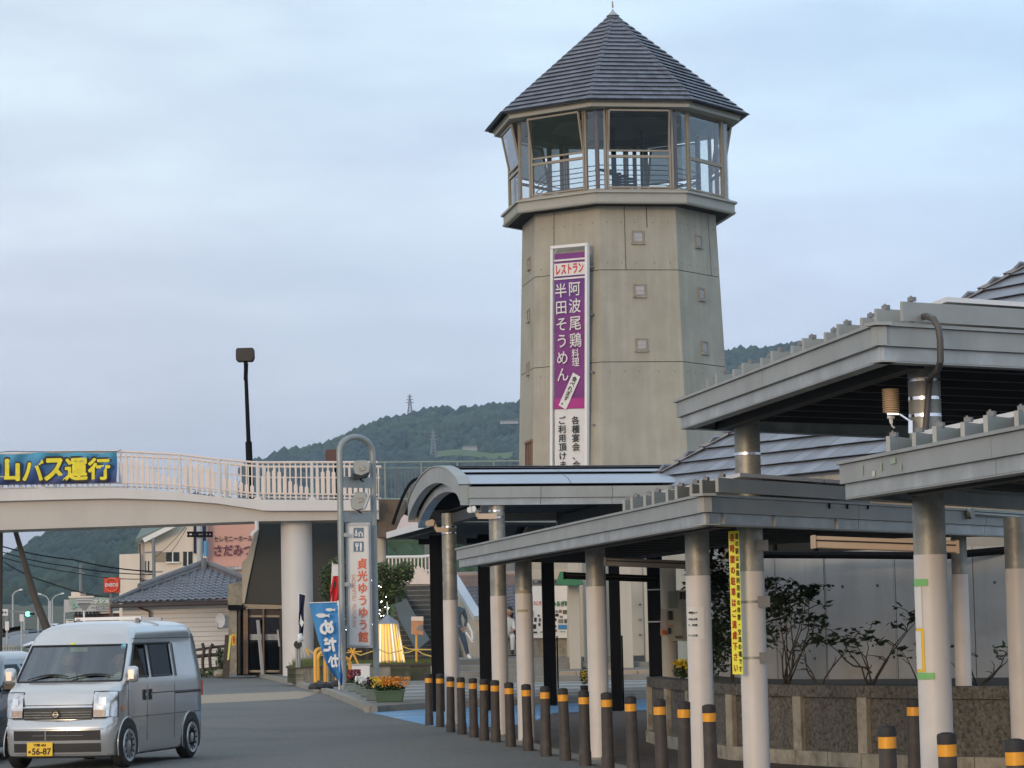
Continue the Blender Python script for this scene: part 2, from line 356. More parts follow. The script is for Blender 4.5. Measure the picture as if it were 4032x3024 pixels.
def leaves(b, c, rad, n, size, seed=0, flat=.5, hollow=.3):
    rd = random.Random(seed)
    for _ in range(n):
        while 1:
            p = V((rd.uniform(-1, 1), rd.uniform(-1, 1), rd.uniform(-1, 1)))
            if hollow < p.length < 1: break
        p = V((c[0] + p.x * rad[0], c[1] + p.y * rad[1], c[2] + p.z * rad[2]))
        a = V((rd.uniform(-1, 1), rd.uniform(-1, 1), rd.uniform(-flat, flat))).normalized(); q = a.cross(V((rd.uniform(-1, 1), rd.uniform(-1, 1), 1))).normalized()
        s_ = size * rd.uniform(.6, 1.3)
        b.add([p - a * s_, p + q * s_ * .45, p + a * s_, p - q * s_ * .45], [(0, 1, 2, 3)])
    return b

# ================================================================== GROUND
solo(B().sheet([(-9000, -300, -.12), (9000, -300, -.12), (9000, 12000, -.12), (-9000, 12000, -.12)]), 'ground', m_earth, kind='structure')
solo(B().sheet([(-60, -40, 0), (60, -40, 0), (60, 118, 0), (-60, 118, 0)]), 'road', m_asph, kind='structure')
kl = [G(902, 2652), G(1010, 2664), G(1172, 2703), G(1236, 2722), G(1289, 2735), G(1457, 2806), G(1690, 2792), V((1.0, 56.2, 0)), V((4.6, 60.5, 0)), V((14, 70, 0))]
pl = [(p.x, p.y) for p in kl] + [(16, 118), (-14, 118), (kl[0].x - 1, 117)]
b = B().prism(pl, -.1, .10); plaza = solo(b, 'pavement', m_plaza, kind='structure')
kb = B().box((0, 0, 0), (1, 1, 1)); kme = mesh(kb, 'kerb_stone', m_kerb, smooth=False)
for a, c in zip(kl, kl[1:-1]):
    d = c - a; L = d.length; n = max(1, round(L / 1.0)); e = d / L; nn = V((-e.y, e.x, 0))
    for i in range(n):
        p = a + e * (L * (i + .5) / n) + nn * .07 + Z * .055
        inst(kme, 'kerb_stone', plaza, basis(p, e * (L / n - .012), nn * .16, Z * (.15 + random.uniform(-.006, .006))))
for i, (y0, y1, m) in enumerate(((58.2, 59.6, m_plaza2), (61.2, 62.4, m_plaza2), (64.3, 66, m_plaza2), (68.2, 69.6, m_plaza2), (71.5, 73, m_plaza2))):
    xl = interp(y0, [(52, -2.5), (68, -4.3), (79, -6)]) + .35
    solo(B().sheet([(xl, y0, .104), (12, y0 + 1.2, .104), (12, y1 + 1.2, .104), (xl - .2, y1, .104)]), 'paving_band', m, kind='structure')
solo(B().sheet([(p.x, p.y, .004) for p in (G(1457, 2806), G(1690, 2858), V((-.75, 43.5, 0)), V((.15, 44.8, 0)), V((.62, 50.2, 0)), V((3.3, 50.8, 0)), V((8, 53, 0)), V((11, 66.5, 0)), V((4.6, 60.4, 0)), V((1, 56.1, 0)), G(1690, 2792))]), 'blue_paving', m_blue, kind='structure')
solo(B().sheet([(p[0], p[1], .004) for p in ((-.95, 43), (.2, 44.7), (.66, 50.1), (3.3, 50.6), (8, 52.6), (9, 30), (6, 14), (3.3, 14), (2.4, 24), (.9, 32))]), 'walkway_paving', m_brick, kind='structure')
solo(B().sheet([(p[0], p[1], .008) for p in ((-1.22, 44.4), (-1.0, 44.4), (.2, 37.2), (1.08, 31.5), (2.1, 25), (3.1, 17), (3.1, 14), (2.5, 14), (2.6, 17), (1.75, 25), (.8, 31.5), (-.1, 37.2))]), 'kerb_strip', m_kerb, kind='structure')
q = [G(700, 2776), G(1180, 2752), G(1262, 2727), G(1172, 2722), G(700, 2741)]
solo(B().sheet([(p.x, p.y, .004) for p in q]), 'brick_band', m_band, kind='structure')
# far road climbing away at the far side
def rp(px, py, d): return W(px, py, d)
rd_ = [[rp(-60, 2575, 112), rp(420, 2560, 112)], [rp(-60, 2530, 135), rp(330, 2510, 135)], [rp(40, 2502, 165), rp(285, 2485, 165)], [rp(140, 2492, 220), rp(262, 2484, 220)], [rp(175, 2489, 350), rp(262, 2484, 350)], [rp(190, 2487, 540), rp(250, 2484, 540)]]
solo(B().grid(rd_), 'far_road', m_grey, kind='structure')
solo(B().sheet([rp(80, 2546, 118) + Z * .02, rp(180, 2536, 120) + Z * .02, rp(150, 2512, 134.5) + Z * .02, rp(158, 2512, 134.5) + Z * .02]), 'road_marking', m_wline, kind='structure')
b = B().grid([[rp(-400, 2482, 560), rp(520, 2474, 560)], [rp(-400, 2395, 640), rp(560, 2400, 640)], [rp(-400, 2370, 900), rp(560, 2385, 900)]])
solo(b, 'embankment', M('dry_grass_bank', (.085, .08, .045), .95, var=.4, sc=.4), kind='structure')
solo(B().grid([[rp(-300, 2640, 92), rp(130, 2640, 92)], [rp(-300, 2560, 108), rp(160, 2572, 108)], [rp(-300, 2535, 112), rp(60, 2540, 112)]]), 'grass_bank', m_earth, kind='structure')

# ================================================================== HILLS
def hill(name, ridge, D, back, foot, seed, ntree, cs, mat=m_forest, drop=14):
    random.seed(seed); rows = []; N = 230
    xs = [lerp(ridge[0][0], ridge[-1][0], i / N) for i in range(N + 1)]
    top = [W(x, interp(x, ridge) + drop, D) for x in xs]
    K = 26
    for k in range(K + 1):
        t = k / K; row = []
        for i, p in enumerate(top):
            y = lerp(p.y, p.y * foot, t); z = p.z * (1 - t) ** 1.25
            w_ = noise.noise(V((p.x * .006, t * 5, seed))) * p.z * .12 * math.sin(math.pi * min(1, t * 1.3)) if t > 0 else 0
            g_ = noise.noise(V((p.x * .02, t * 14, seed + 5))) * cs * 2.5 * (t > 0)
            row.append(V((p.x * (y / p.y), y, max(0, z + w_ + g_))))
        rows.append(row)
    bk = [V((p.x * 1.3, p.y * back, 0)) for p in top]
    b = B().grid([bk] + rows)
    h = solo(b, name, mat, kind='structure', ang=180)
    t_ = B()
    ico = [(0, 0, 1), (.89, 0, .45), (.28, .85, .45), (-.72, .53, .45), (-.72, -.53, .45), (.28, -.85, .45), (.72, .53, -.45), (-.28, .85, -.45), (-.89, 0, -.45), (-.28, -.85, -.45), (.72, -.53, -.45)]
    fc = [(0, 1, 2), (0, 2, 3), (0, 3, 4), (0, 4, 5), (0, 5, 1), (1, 6, 2), (2, 7, 3), (3, 8, 4), (4, 9, 5), (5, 10, 1), (6, 7, 2), (7, 8, 3), (8, 9, 4), (9, 10, 5), (10, 6, 1)]
    for _ in range(ntree):
        i = random.uniform(0, N - .001); k = random.random() ** 1.4 * K * .93 if random.random() > .16 else 0
        a, c = int(i), int(k); fi, fk = i - a, k - c
        p = lerp(lerp(rows[c][a], rows[c][a + 1], fi), lerp(rows[c + 1][a], rows[c + 1][a + 1], fi), fk)
        s_ = cs * random.choice((random.uniform(.5, 1.0), random.uniform(.7, 1.45))); zt = random.uniform(.8, 1.5)
        t_.add([(p.x + s_ * v[0] * random.uniform(.7, 1.2), p.y + s_ * v[1], p.z + s_ * .35 + s_ * v[2] * zt) for v in ico], fc)
    solo(t_, 'forest', mat, kind='stuff', label='dense forest covering the ' + name.replace('_', ' '), cat='forest', ang=80, fix=False)
    return rows
R1_ = [(960, 1850), (1060, 1822), (1075, 1816), (1110, 1797), (1180, 1787), (1276, 1768), (1320, 1752), (1385, 1716), (1440, 1700), (1513, 1670), (1604, 1652), (1713, 1624), (1823, 1630), (1932, 1615), (2038, 1606), (2300, 1500), (2560, 1420), (2853, 1400), (2990, 1390), (3135, 1375), (3300, 1365), (3500, 1365), (3700, 1370), (4300, 1350), (5200, 1500), (7000, 2100)]
hill('wooded_ridge', R1_, 2600, 1.5, .45, 3, 26000, 5.2)
R2_ = [(-2600, 2420), (-1500, 2250), (-700, 2340), (-300, 2345), (-60, 2262), (0, 2228), (100, 2172), (172, 2131), (221, 2106), (285, 2079), (450, 2022), (600, 1985), (760, 1975), (900, 1990), (1100, 2060), (1400, 2200), (1900, 2300), (2600, 2380)]
hill('wooded_hill', R2_, 1700, 1.4, .42, 11, 26000, 3.8)
R3_ = [(1250, 2330), (1500, 2180), (1560, 2150), (1700, 2140), (1850, 2190), (2050, 2250), (2300, 2300)]
hill('low_wooded_hill', R3_, 420, 1.3, .6, 23, 2600, 3.2, M('near_canopy', (.035, .065, .022), .9, var=.6, sc=.15, patch=.5, pcol=(.06, .09, .03), psc=.05))
for i, (px, py, d, w, h, c) in enumerate(((1850, 1768, 2200, 12, 3.5, 'pale farmhouse with a long roof halfway up the wooded ridge'), (2005, 1664, 2350, 16, 3, 'white house near the crest of the ridge beside the tower'), (2000, 1786, 2150, 24, 1.2, 'long white hillside building below the ridge, beside the tower'))):
    p = W(px, py, d); t = thing('hillside_house', c, 'house', p - Z * h * .5)
    part(B().box(p, (w, 12, h)), 'wall', m_lgrey, t, smooth=False)
    part(B().slab([p + V((-w / 2 - 1, -8, h / 2)), p + V((w / 2 + 1, -8, h / 2)), p + V((w / 2 - 1, 0, h * .8)), p + V((-w / 2 + 1, 0, h * .8))], (0, 14, 0)), 'roof', m_ggrey, t, smooth=False)
b = B().grid([[W(1720 + i * 45, 1800 - 8 * math.sin(i * .9) - k * 9, 2120) + V((0, k * 4, 0)) for i in range(8)] for k in range(4)])
solo(b, 'clearing', m_field, kind='structure')
def pylon(px, pyt, pyb, d, lab):
    t0, b0 = W(px, pyt, d), W(px, pyb, d); H = t0.z - b0.z; t = thing('transmission_pylon', lab, 'pylon', b0, 'pylons on the ridge')
    bb = B(); w = H * .11
    for sx in (-1, 1):
        for sy in (-1, 1): bb.beam(b0 + V((sx * w, sy * w, 0)), b0 + V((0, 0, H)), .9, .9)
    part(bb, 'lattice_leg', m_grey, t)
    bb = B()
    for k in range(1, 9):
        z = H * k / 9.5; ww = w * (1 - k / 9.5); z2 = z - H / 9.5; w2 = w * (1 - (k - 1) / 9.5)
        bb.beam(b0 + V((-w2, -w2, z2)), b0 + V((ww, -ww, z)), .5, .5); bb.beam(b0 + V((w2, -w2, z2)), b0 + V((-ww, -ww, z)), .5, .5)
    part(bb, 'brace', m_grey, t)
    bb = B()
    for k, a in ((.68, .16), (.8, .13), (.92, .1)): bb.beam(b0 + V((-a * H, 0, k * H)), b0 + V((a * H, 0, k * H)), .8, .8)
    part(bb, 'cross_arm', m_grey, t)
pylon(1615, 1553, 1655, 2600, 'thin steel pylon standing on the ridge crest, highest against the sky')
pylon(1707, 1692, 1808, 2300, 'steel pylon on the slope below the crest, behind the railing')

# ================================================================== TOWER
TD = 94.0
TX = W(2424, 480, TD).x
def zt(py): return W(2430, py, TD).z
A0 = R(32)
def ang(i): return A0 + (i) * R(45)          # corner 0 = front right corner, -1 = front left corner
def oc(i, r_, z): a = ang(i); return V((TX + r_ * math.sin(a), TD - r_ * math.cos(a), z))
def ocp(r_, z): return [oc(i, r_, z) for i in range(8)]
Z0, ZT = 0.0, zt(826); ra, rb = 4.05, 3.45
def rs(z): return lerp(ra, rb, (z - Z0) / (ZT - Z0))
tower = thing('observation_tower', 'tall octagonal concrete tower with glazed lookout under a grey pointed tile roof', 'tower', V((TX, TD, 0)))
ZJ = [zt(1463), zt(1112)]
cuts = [(Z0, ZJ[0] - .012), (ZJ[0] + .012, ZJ[1] - .012), (ZJ[1] + .012, ZT)]
for a, c in cuts:
    n_ = 8; bb = B(); bb.add(ocp(rs(a), a) + ocp(rs(c), c), [tuple(range(8))[::-1], tuple(range(8, 16))] + [(i, (i + 1) % 8, (i + 1) % 8 + 8, i + 8) for i in range(8)])
    part(bb, 'concrete_section', m_conc, tower, smooth=False)
bb = B()
for z in ZJ: bb.add(ocp(rs(z) - .03, z - .03) + ocp(rs(z) - .03, z + .03), [(i, (i + 1) % 8, (i + 1) % 8 + 8, i + 8) for i in range(8)])
part(bb, 'joint', m_dark, tower, smooth=False)
def face(i, u, z, off=0., rr=None):           # point on the shaft face between corner i and i+1
    f = rr or rs; p = lerp(oc(i, f(z), z), oc(i + 1, f(z), z), u)
    a = ang(i + .5); return p + V((math.sin(a), -math.cos(a), 0)) * off
def fr(i): a = ang(i + .5); n = V((math.sin(a), -math.cos(a), 0)); return V((math.cos(a), math.sin(a), 0)), n
jb = B()
for i, u, z0_, z1_ in ((-1, .33, ZJ[1], ZT), (-2, .3, ZJ[1], ZT), (0, .8, ZJ[1], ZT), (-1, .62, zt(950), ZT)):
    e, n = fr(i); jb.beam(face(i, u, z0_, .0), face(i, u, z1_ - .05, .0), .03, .012, n)
part(jb, 'crack_line', m_stain, tower)
hb = B()
for i in (-2, -1, 0, -3):
    for z in (zt(868), zt(930), zt(1085), zt(1500)):
        for u in (.1, .28, .46, .7, .9):
            p = face(i, u, z, .004); e, n = fr(i); hb.tube([p - n * .03, p + n * .002], .02, 6)
part(hb, 'tie_holes', m_stain, tower, kind='stuff')
def small_window(i, u, z, s=.36):
    e, n = fr(i); c = face(i, u, z, 0)
    f = B()
    for sx in (-1, 1): f.beam(c + e * (sx * s / 2) - Z * (s / 2 + .03) + n * .015, c + e * (sx * s / 2) + Z * (s / 2 + .03) + n * .015, .05, .07, n)
    for sz in (-1, 1): f.beam(c - e * (s / 2 - .02) + Z * (sz * s / 2) + n * .015, c + e * (s / 2 - .02) + Z * (sz * s / 2) + n * .015, .07, .05)
    w = part(B().slab([c + e * (sx * s / 2) + Z * (sz * s / 2) + n * .004 for sx, sz in ((-1, -1), (1, -1), (1, 1), (-1, 1))], n * .006), 'window', m_glassblk, tower, smooth=False)
    part(f, 'frame', m_bronze, w)
    g = B().beam(c - Z * s * .38 + n * .02, c + Z * s * .38 + n * .02, .035, .02, n).beam(c - e * s * .38 + n * .02, c + e * s * .38 + n * .02, .02, .035)
    part(g, 'glazing_cross', m_lgrey, w); part(B().beam(c - e * s * .65 - Z * (s / 2 + .06) + n * .03, c + e * s * .65 - Z * (s / 2 + .06) + n * .03, .1, .05), 'sill', m_stainl, w)
m_glassblk = M('glass_block', (.42, .4, .4), .3, var=.3, sc=30)
for z in (zt(985), zt(1189), zt(1396)):
    small_window(-1, .497, z); small_window(0, .52, z + .0)
    small_window(-3, .62, z - .5)
# low opening on the shaded face
zc = zt(1790); e, n = fr(-3)
part(B().slab([face(-3, u, z, .005) for u, z in ((.55, zt(1860)), (.97, zt(1860)), (.97, zt(1745)), (.55, zt(1745)))], fr(-3)[1] * .01), 'opening', m_dark, tower, smooth=False)
f = B()
for u in (.55, .7, .84, .97): f.beam(face(-3, u, zt(1860), .03), face(-3, u, zt(1745), .03), .07, .06, n)
f.beam(face(-3, .53, zt(1742), .04), face(-3, .99, zt(1742), .04), .1, .08)
part(f, 'opening_frame', m_woodl, tower)
# balcony slab
zb1, zb0 = zt(829), zt(862); Rb = 4.15
def ring(r0, z0, r1, z1, cap=True):
    b_ = B(); b_.add(ocp(r0, z0) + ocp(r1, z1), [(i, (i + 1) % 8, (i + 1) % 8 + 8, i + 8) for i in range(8)] + ([tuple(range(8))[::-1], tuple(range(8, 16))] if cap else [])); return b_
part(ring(Rb, zb0, Rb, zb1), 'lookout_floor', m_tfas, tower, smooth=False)
part(ring(Rb + .1, zb1 + .003, Rb + .1, zb1 + .07), 'floor_edge_cap', m_tfas, tower, smooth=False)
part(ring(Rb + .02, zb0 - .06, Rb + .05, zb0 - .003), 'floor_lower_trim', m_tfas, tower, smooth=False)
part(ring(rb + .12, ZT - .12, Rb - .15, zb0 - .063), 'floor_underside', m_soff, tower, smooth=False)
part(ring(4.0, zb1 + .073, 3.98, zb1 + .17), 'sill', m_bronze, tower, smooth=False)
# lookout glazing
Rg = 3.96; zs = zb1 + .17; zh = zt(505); ztr = zs + (zh - zs) * .40
def gl(i, u, z, off=0.): return face(i, u, z, off, rr=lambda z_: Rg)
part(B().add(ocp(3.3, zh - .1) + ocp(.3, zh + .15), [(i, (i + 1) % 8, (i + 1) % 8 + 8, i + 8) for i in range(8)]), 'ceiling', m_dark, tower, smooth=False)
for i in range(8):
    e, n = fr(i)
    for u in (.13, .87):
        p = B()
        for o in (-.045, .045): p.beam(gl(i, u, zs) + e * o, gl(i, u, zh + .1) + e * o, .07, .1, n)
        part(p, 'mullion', m_bronze, tower, smooth=False)
    w = part(B().beam(gl(i, .15, ztr), gl(i, .85, ztr), .09, .09).beam(gl(i, .15, zs + .05), gl(i, .85, zs + .05), .07, .06), 'window_frame', m_bronze, tower, smooth=False)
    part(B().sheet([gl(i, .15, zs + .05), gl(i, .85, zs + .05), gl(i, .85, ztr - .04), gl(i, .15, ztr - .04)]), 'lower_pane', m_glass, w)
    part(B().sheet([gl(i, .0, zs), gl(i, .12, zs), gl(i, .12, zh), gl(i, .0, zh)]), 'corner_pane', m_glass, w)
    part(B().sheet([gl(i, .88, zs), gl(i, 1, zs), gl(i, 1, zh), gl(i, .88, zh)]), 'corner_pane', m_glass, w)
    op = i not in (0, 3)
    off = .26 if op else .0
    lo, hi = ztr + (.2 if op else .05), zh - (.02 if not op else .12)
    a, c, d2, e2 = gl(i, .155, lo, .0), gl(i, .845, lo, .0), gl(i, .845, hi, off), gl(i, .155, hi, off)
    s_ = B()
    for p, q2 in ((a, c), (c, d2), (d2, e2), (e2, a)): s_.beam(p, q2, .06, .07, n if abs((q2 - p).normalized().z) < .5 else n)
    sa = part(s_, 'sash', m_bronze, tower, smooth=False)
    part(B().sheet([a, c, d2, e2]), 'pane', m_glassd if op else m_glass, sa)
for i in range(8):
    part(B().cyl(oc(i, 3.55, zs - .1), oc(i, 3.55, zh + .15), .075, n=10), 'inner_post', m_redst, tower)
for k in range(6):
    z = zs + .12 + k * .17
    part(B().tube([oc(i, 2.95, z) for i in range(9)], .017, 6, cap=False), 'cable_rail', m_black, tower)
sp = B()
for k in range(26):
    a = k * .42; r_ = .75; sp.box((TX - .1 + r_ * .5 * math.sin(a), TD + r_ * .5 * math.cos(a), zs - .5 + k * .07), (.7, .2, .05), -a + 1.57)
part(sp, 'spiral_stair', m_black, tower, smooth=False)
part(B().cyl((TX - .1, TD, zs - 1), (TX - .1, TD, zh), .09).cyl((TX + .9, TD + .4, zs - .2), (TX + .9, TD + .4, zh), .05).cyl((TX - 1.1, TD + .6, zs - .2), (TX - 1.1, TD + .6, zh), .05), 'inner_column', m_black, tower)
# roof
Re, Rf = 4.70, 4.42; ze = zt(492); za = zt(62)
part(ring(Rf, ze - .14, Rf + .03, ze + .06), 'eave_beam', m_tfas, tower, smooth=False)
part(ring(Rf + .05, ze - .02, Rf + .07, ze + .04), 'eave_gutter', m_bronze, tower, smooth=False)
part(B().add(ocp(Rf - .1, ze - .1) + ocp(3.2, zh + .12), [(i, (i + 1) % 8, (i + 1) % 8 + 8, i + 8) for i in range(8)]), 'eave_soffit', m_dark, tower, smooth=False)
part(B().add(ocp(Re - .06, ze + .02) + ocp(.16, za - .05), [(i, (i + 1) % 8, (i + 1) % 8 + 8, i + 8) for i in range(8)] + [tuple(range(8, 16))]), 'roof', m_tile2, tower, smooth=False)
ub = B().add([(-.5, .22, -.35), (.5, .22, -.35), (.5, 1, -.5), (-.5, 1, -.5), (-.5, 0, .5), (.5, 0, .5), (.5, 1, -.1), (-.5, 1, -.1)], [(3, 2, 1, 0), (4, 5, 6, 7), (0, 1, 5, 4), (1, 2, 6, 5), (2, 3, 7, 6), (3, 0, 4, 7)])
def tile_roof(o, e, s, rows, expo, tw, th, parent, limit, name='roof_tile', mats=(m_tile, m_tile2), skip=None):
    """rows: list of (start,end) extents along e for each course"""
    n = e.cross(s).normalized(); n = n if n.z > 0 else -n
    mes = [mesh(ub, name, m, smooth=False) for m in mats]; rest = B(); cnt = 0
    for k, (a, c) in enumerate(rows):
        L = c - a
        if L < .08: continue
        N = max(1, round(L / tw)); off = (k % 2) * .5
        us = [a + (c - a) * max(0, min(N, j + off - .5)) / N for j in range(N + 2)] if off else [a + L * j / N for j in range(N + 1)]
        for u0, u1 in zip(us, us[1:]):
            if u1 - u0 < .02: continue
            p = o + s * (k * expo) + e * ((u0 + u1) / 2) + n * (th * .5 + random.uniform(-.003, .003))
            mx = basis(p, e * (u1 - u0 - .006), s * (expo * 1.12), n * th)
            if skip and skip(p): continue
            if cnt < limit: inst(random.choice(mes), name, parent, mx); cnt += 1
            else: rest.add([mx @ V(v) for v in ub.v], ub.f)
    if rest.v: part(rest, name, mats[0], parent, kind='stuff', smooth=False)
    return cnt
NR = 21; left = 300
rest_all = []
for i in (-1, -2, 0, -3, 1, 2, 3, 4):
    a, c = oc(i, Re, ze), oc(i + 1, Re, ze); e = (c - a).normalized(); mid = (a + c) / 2; ap = V((TX, TD, za)); s = (ap - mid); SL = s.length; s.normalize(); L = (c - a).length
    expo = SL / NR * .985
    rows = [(-L / 2 * (1 - k / NR), L / 2 * (1 - k / NR)) for k in range(NR)]
    lim = left if i in (-1, -2, 0) else 0
    lim = min(lim, 100)
    left -= tile_roof(mid, e, s, rows, expo, .3, .115, tower, lim, name='roof_tile')
hcm = mesh(ub, 'hip_tile', m_tile2, smooth=False)
for i in range(-3, 5):
    a = oc(i, Re, ze); ap = V((TX, TD, za)); s = ap - a; SL = s.length; s.normalize(); e = V((math.cos(ang(i)), math.sin(ang(i)), 0)); n = s.cross(e); n = n if n.z > 0 else -n
    for k in range(NR):
        p = a + s * (SL * k / NR) + n * .055
        inst(hcm, 'hip_tile', tower, basis(p, e * .2, s * (SL / NR * 1.1), n * .09))
part(B().lathe((TX, TD, za - .25), [(.34, 0), (.3, .08), (.17, .14), (.16, .22), (.24, .24), (.12, .34), (.05, .42), (.03, .48)], 16), 'finial', m_fasc2, tower)
part(B().cyl((TX, TD, za + .3), (TX, TD, zt(5)), .035, .02, 8), 'lightning_rod', m_bronze, tower)
# ------------------------------------------------ tower banner in a white frame (hangs on the face between corners -2 and -1)
e, n = fr(-2)
P0 = face(-2, .5, zt(1300), .32); P1 = face(-2, .5, zt(1000), .32)
def fb(px, py): return hit(px, py, P0, (n + Z * -.0).normalized())
bn = thing('tower_banner', 'tall purple and white restaurant banner in a white metal frame on the tower wall', 'banner', V((fb(2243, 1870).x, fb(2243, 1870).y, fb(2243, 1870).z)))
TL, TR, BL, BR = fb(2176, 978), fb(2312, 966), fb(2174, 1880), fb(2311, 1880)
fw = B()
for p, q2 in ((TL, BL), (TR, BR)): fw.beam(p, q2, .1, .14, n)
fw.beam(TL - e * .05 + Z * .03, TR + e * .05 + Z * .03, .14, .1); fw.beam(BL, BR, .14, .1)
part(fw, 'frame', m_white, bn, smooth=False)
bk = B()
for z in (zt(1100), zt(1280), zt(1500), zt(1700)):
    for p in (TL, TR): bk.beam(V((p.x, p.y, z)) - n * .05, V((p.x, p.y, z)) - n * .45, .05, .05)
part(bk, 'bracket', m_grey, bn)
def clothm(corner_tl, corner_tr, corner_bl, corner_br, nu, nv, amp, dirn, seed=1):
    rows = []
    for j in range(nv + 1):
        t = j / nv; a = lerp(corner_tl, corner_bl, t); c = lerp(corner_tr, corner_br, t)
        rows.append([lerp(a, c, k / nu) + dirn * amp * (noise.noise(V((k / nu * 2.2, t * 5, seed))) + .5 * noise.noise(V((k / nu * 6, t * 9, seed + 3)))) for k in range(nu + 1)])
    return B().grid(rows)
ctl, ctr, cbl, cbr = fb(2184, 1000), fb(2306, 990), fb(2184, 1868), fb(2306, 1868)
def onb(px, py, off=.03): return fb(px, py) + n * off
part(clothm(fb(2184, 1000), fb(2306, 990), fb(2184, 1612), fb(2306, 1608), 6, 24, .02, n), 'banner_cloth', m_purple, bn, ang=180)
part(clothm(fb(2184, 1612), fb(2306, 1608), fb(2184, 1868), fb(2306, 1868), 6, 12, .02, n, 4), 'banner_cloth', m_banw, bn, label='white lower part of the banner', ang=180)
def band(ya, yb, m, nm, x0=2184, x1=2306, off=.03, sl=-.085):
    part(B().slab([onb(x0, yb, off), onb(x1, yb + (x1 - x0) * sl, off), onb(x1, ya + (x1 - x0) * sl, off), onb(x0, ya, off)], n * .004), nm, m, bn, smooth=False)
band(1024, 1031, m_banw, 'stripe'); band(1040, 1090, m_banw, 'title_panel'); band(1097, 1104, m_banw, 'stripe')
band(1570, 1610, m_magenta, 'magenta_band', sl=-.03)
up = (onb(2245, 1000) - onb(2245, 1600)).normalized()
def bt(s_, px, py, wpx, hpx, m, vert=True, bold=.012, off=.045, sp=1.):
    k = TD / FPX; text(s_, onb(px, py, off), e, Z, wpx * k / abs(e.x) , hpx * k, m, bn, bold=bold, vert=vert, sp=sp)
bt('レストラン', 2246, 1058, 102, 37, m_red, False, .03)
bt('阿波尾鶏', 2267, 1239, 44, 250, m_banw, sp=1.25, bold=.01); bt('半田そうめん', 2215, 1308, 42, 374, m_banw, sp=1.25, bold=.01)
bt('料理', 2269, 1408, 27, 66, m_banw)
cc = onb(2245, 1540, .04); a_ = R(24); r2 = (e * math.cos(a_) + Z * -math.sin(a_) * -1).normalized(); u2 = n.cross(r2); u2 = u2 if u2.z > 0 else -u2
r2 = e * math.cos(R(-30)) + Z * math.sin(R(-30)); u2 = e * -math.sin(R(-30)) + Z * math.cos(R(-30))
part(B().slab([cc + r2 * (sx * .17) + u2 * (sz * .62) for sx, sz in ((-1, -1), (1, -1), (1, 1), (-1, 1))], n * .004), 'slip_label', m_banw, bn, smooth=False)
text('食べれます。', cc + n * .012, r2, u2, .2, 1.08, m_ink, bn, vert=True, bold=.02)
bt('各種宴会、会', 2270, 1742, 28, 200, m_ink, bold=.014, sp=1.15); bt('ご利用頂けま', 2217, 1742, 28, 200, m_ink, bold=.014, sp=1.15)

# ================================================================== FOOTBRIDGE
BD = 92.0
ORD = ['first', 'second', 'third', 'fourth', 'fifth', 'sixth', 'seventh', 'eighth', 'ninth', 'tenth', 'eleventh', 'twelfth', 'thirteenth', 'fourteenth', 'fifteenth', 'sixteenth', 'seventeenth', 'eighteenth']
fbr = thing('footbridge', 'cream painted pedestrian footbridge with white railings spanning the road', 'footbridge', W(1167, 2650, BD) * 1)
fbr.location.z = 0
dt = [(-260, 1945), (0, 1927), (226, 1921), (460, 1919), (705, 1938), (859, 1956), (1029, 1967), (1490, 1969)]
dbm = [(-260, 1985), (0, 1973), (226, 1967), (460, 1962), (705, 1970), (860, 1983), (1000, 2004), (1040, 2011), (1490, 2010)]
gb = [(-260, 2098), (0, 2086), (460, 2071), (978, 2052), (1490, 2044)]
rt = [(-260, 1800), (0, 1787), (226, 1779), (475, 1777), (705, 1789), (859, 1808), (1006, 1820), (1480, 1819)]
rb_ = [(-260, 1920), (0, 1906), (461, 1900), (705, 1909), (859, 1926), (1000, 1942), (1480, 1948)]
XS = list(range(-260, 1490, 35)) + [1490]
def strip(tops, bots, y0, y1):
    b_ = B(); r_ = [[], [], [], []]
    for x in XS:
        a, c = W(x, interp(x, tops), BD), W(x, interp(x, bots), BD)
        r_[0].append(V((a.x, y0, a.z))); r_[1].append(V((a.x, y1, a.z))); r_[2].append(V((a.x, y1, c.z))); r_[3].append(V((a.x, y0, c.z)))
    b_.grid([r_[3], r_[0], r_[1], r_[2], r_[3]]); m = len(XS)
    return b_.add([r_[k][0] for k in range(4)] + [r_[k][-1] for k in range(4)], [(0, 1, 2, 3), (7, 6, 5, 4)])
part(strip(dt, dbm, BD, BD + .3), 'edge_beam', m_bridge, fbr, ang=50)
part(strip([(x, y + 12) for x, y in dt], dbm, BD + .31, BD + 2.5), 'deck', m_beige, fbr)
part(strip(dt, dbm, BD + 2.51, BD + 2.8), 'edge_beam', m_bridge, fbr, ang=50)
part(strip([(x, y - 1) for x, y in dbm], gb, BD + .22, BD + 2.55), 'girder', m_girder, fbr, ang=50)
c0 = W(1167, 2100, BD + 1.3); zc_ = W(1167, 2050, BD).z
part(B().cyl((c0.x, BD + 1.3, .1), (c0.x, BD + 1.3, zc_ + .02), .54, n=40), 'pier', m_bridge, fbr)
part(B().tube([W(1010, 2050, BD - .1), W(1012, 2085, BD - .1), W(995, 2100, BD - .1), W(993, 2110, BD - .1)], .075, 10), 'drain_pipe', m_bridge, fbr)
def rail_line(dy, zoff=0):
    def P(x, tab): p = W(x, interp(x, tab), BD); return V((p.x, BD + dy, p.z))
    return P
thin = mesh(B().box((0, 0, .5), (.045, .04, 1)), 'baluster', m_rail, smooth=False)
P9 = [.55, .72, .76, .72, .58, .42, .32, .27, .25]
PB = {705: [.68, .78, .82, .80, .77, .62, .5, .4, .34, .29, .25], 859: [.66, .74, .78, .75, .68, .58, .48], 1012: [.42, .4, .36, .32, .28, .26]}
posts = [-60, 165, 452, 705, 859, 1012, 1226, 1440]
wide = {}
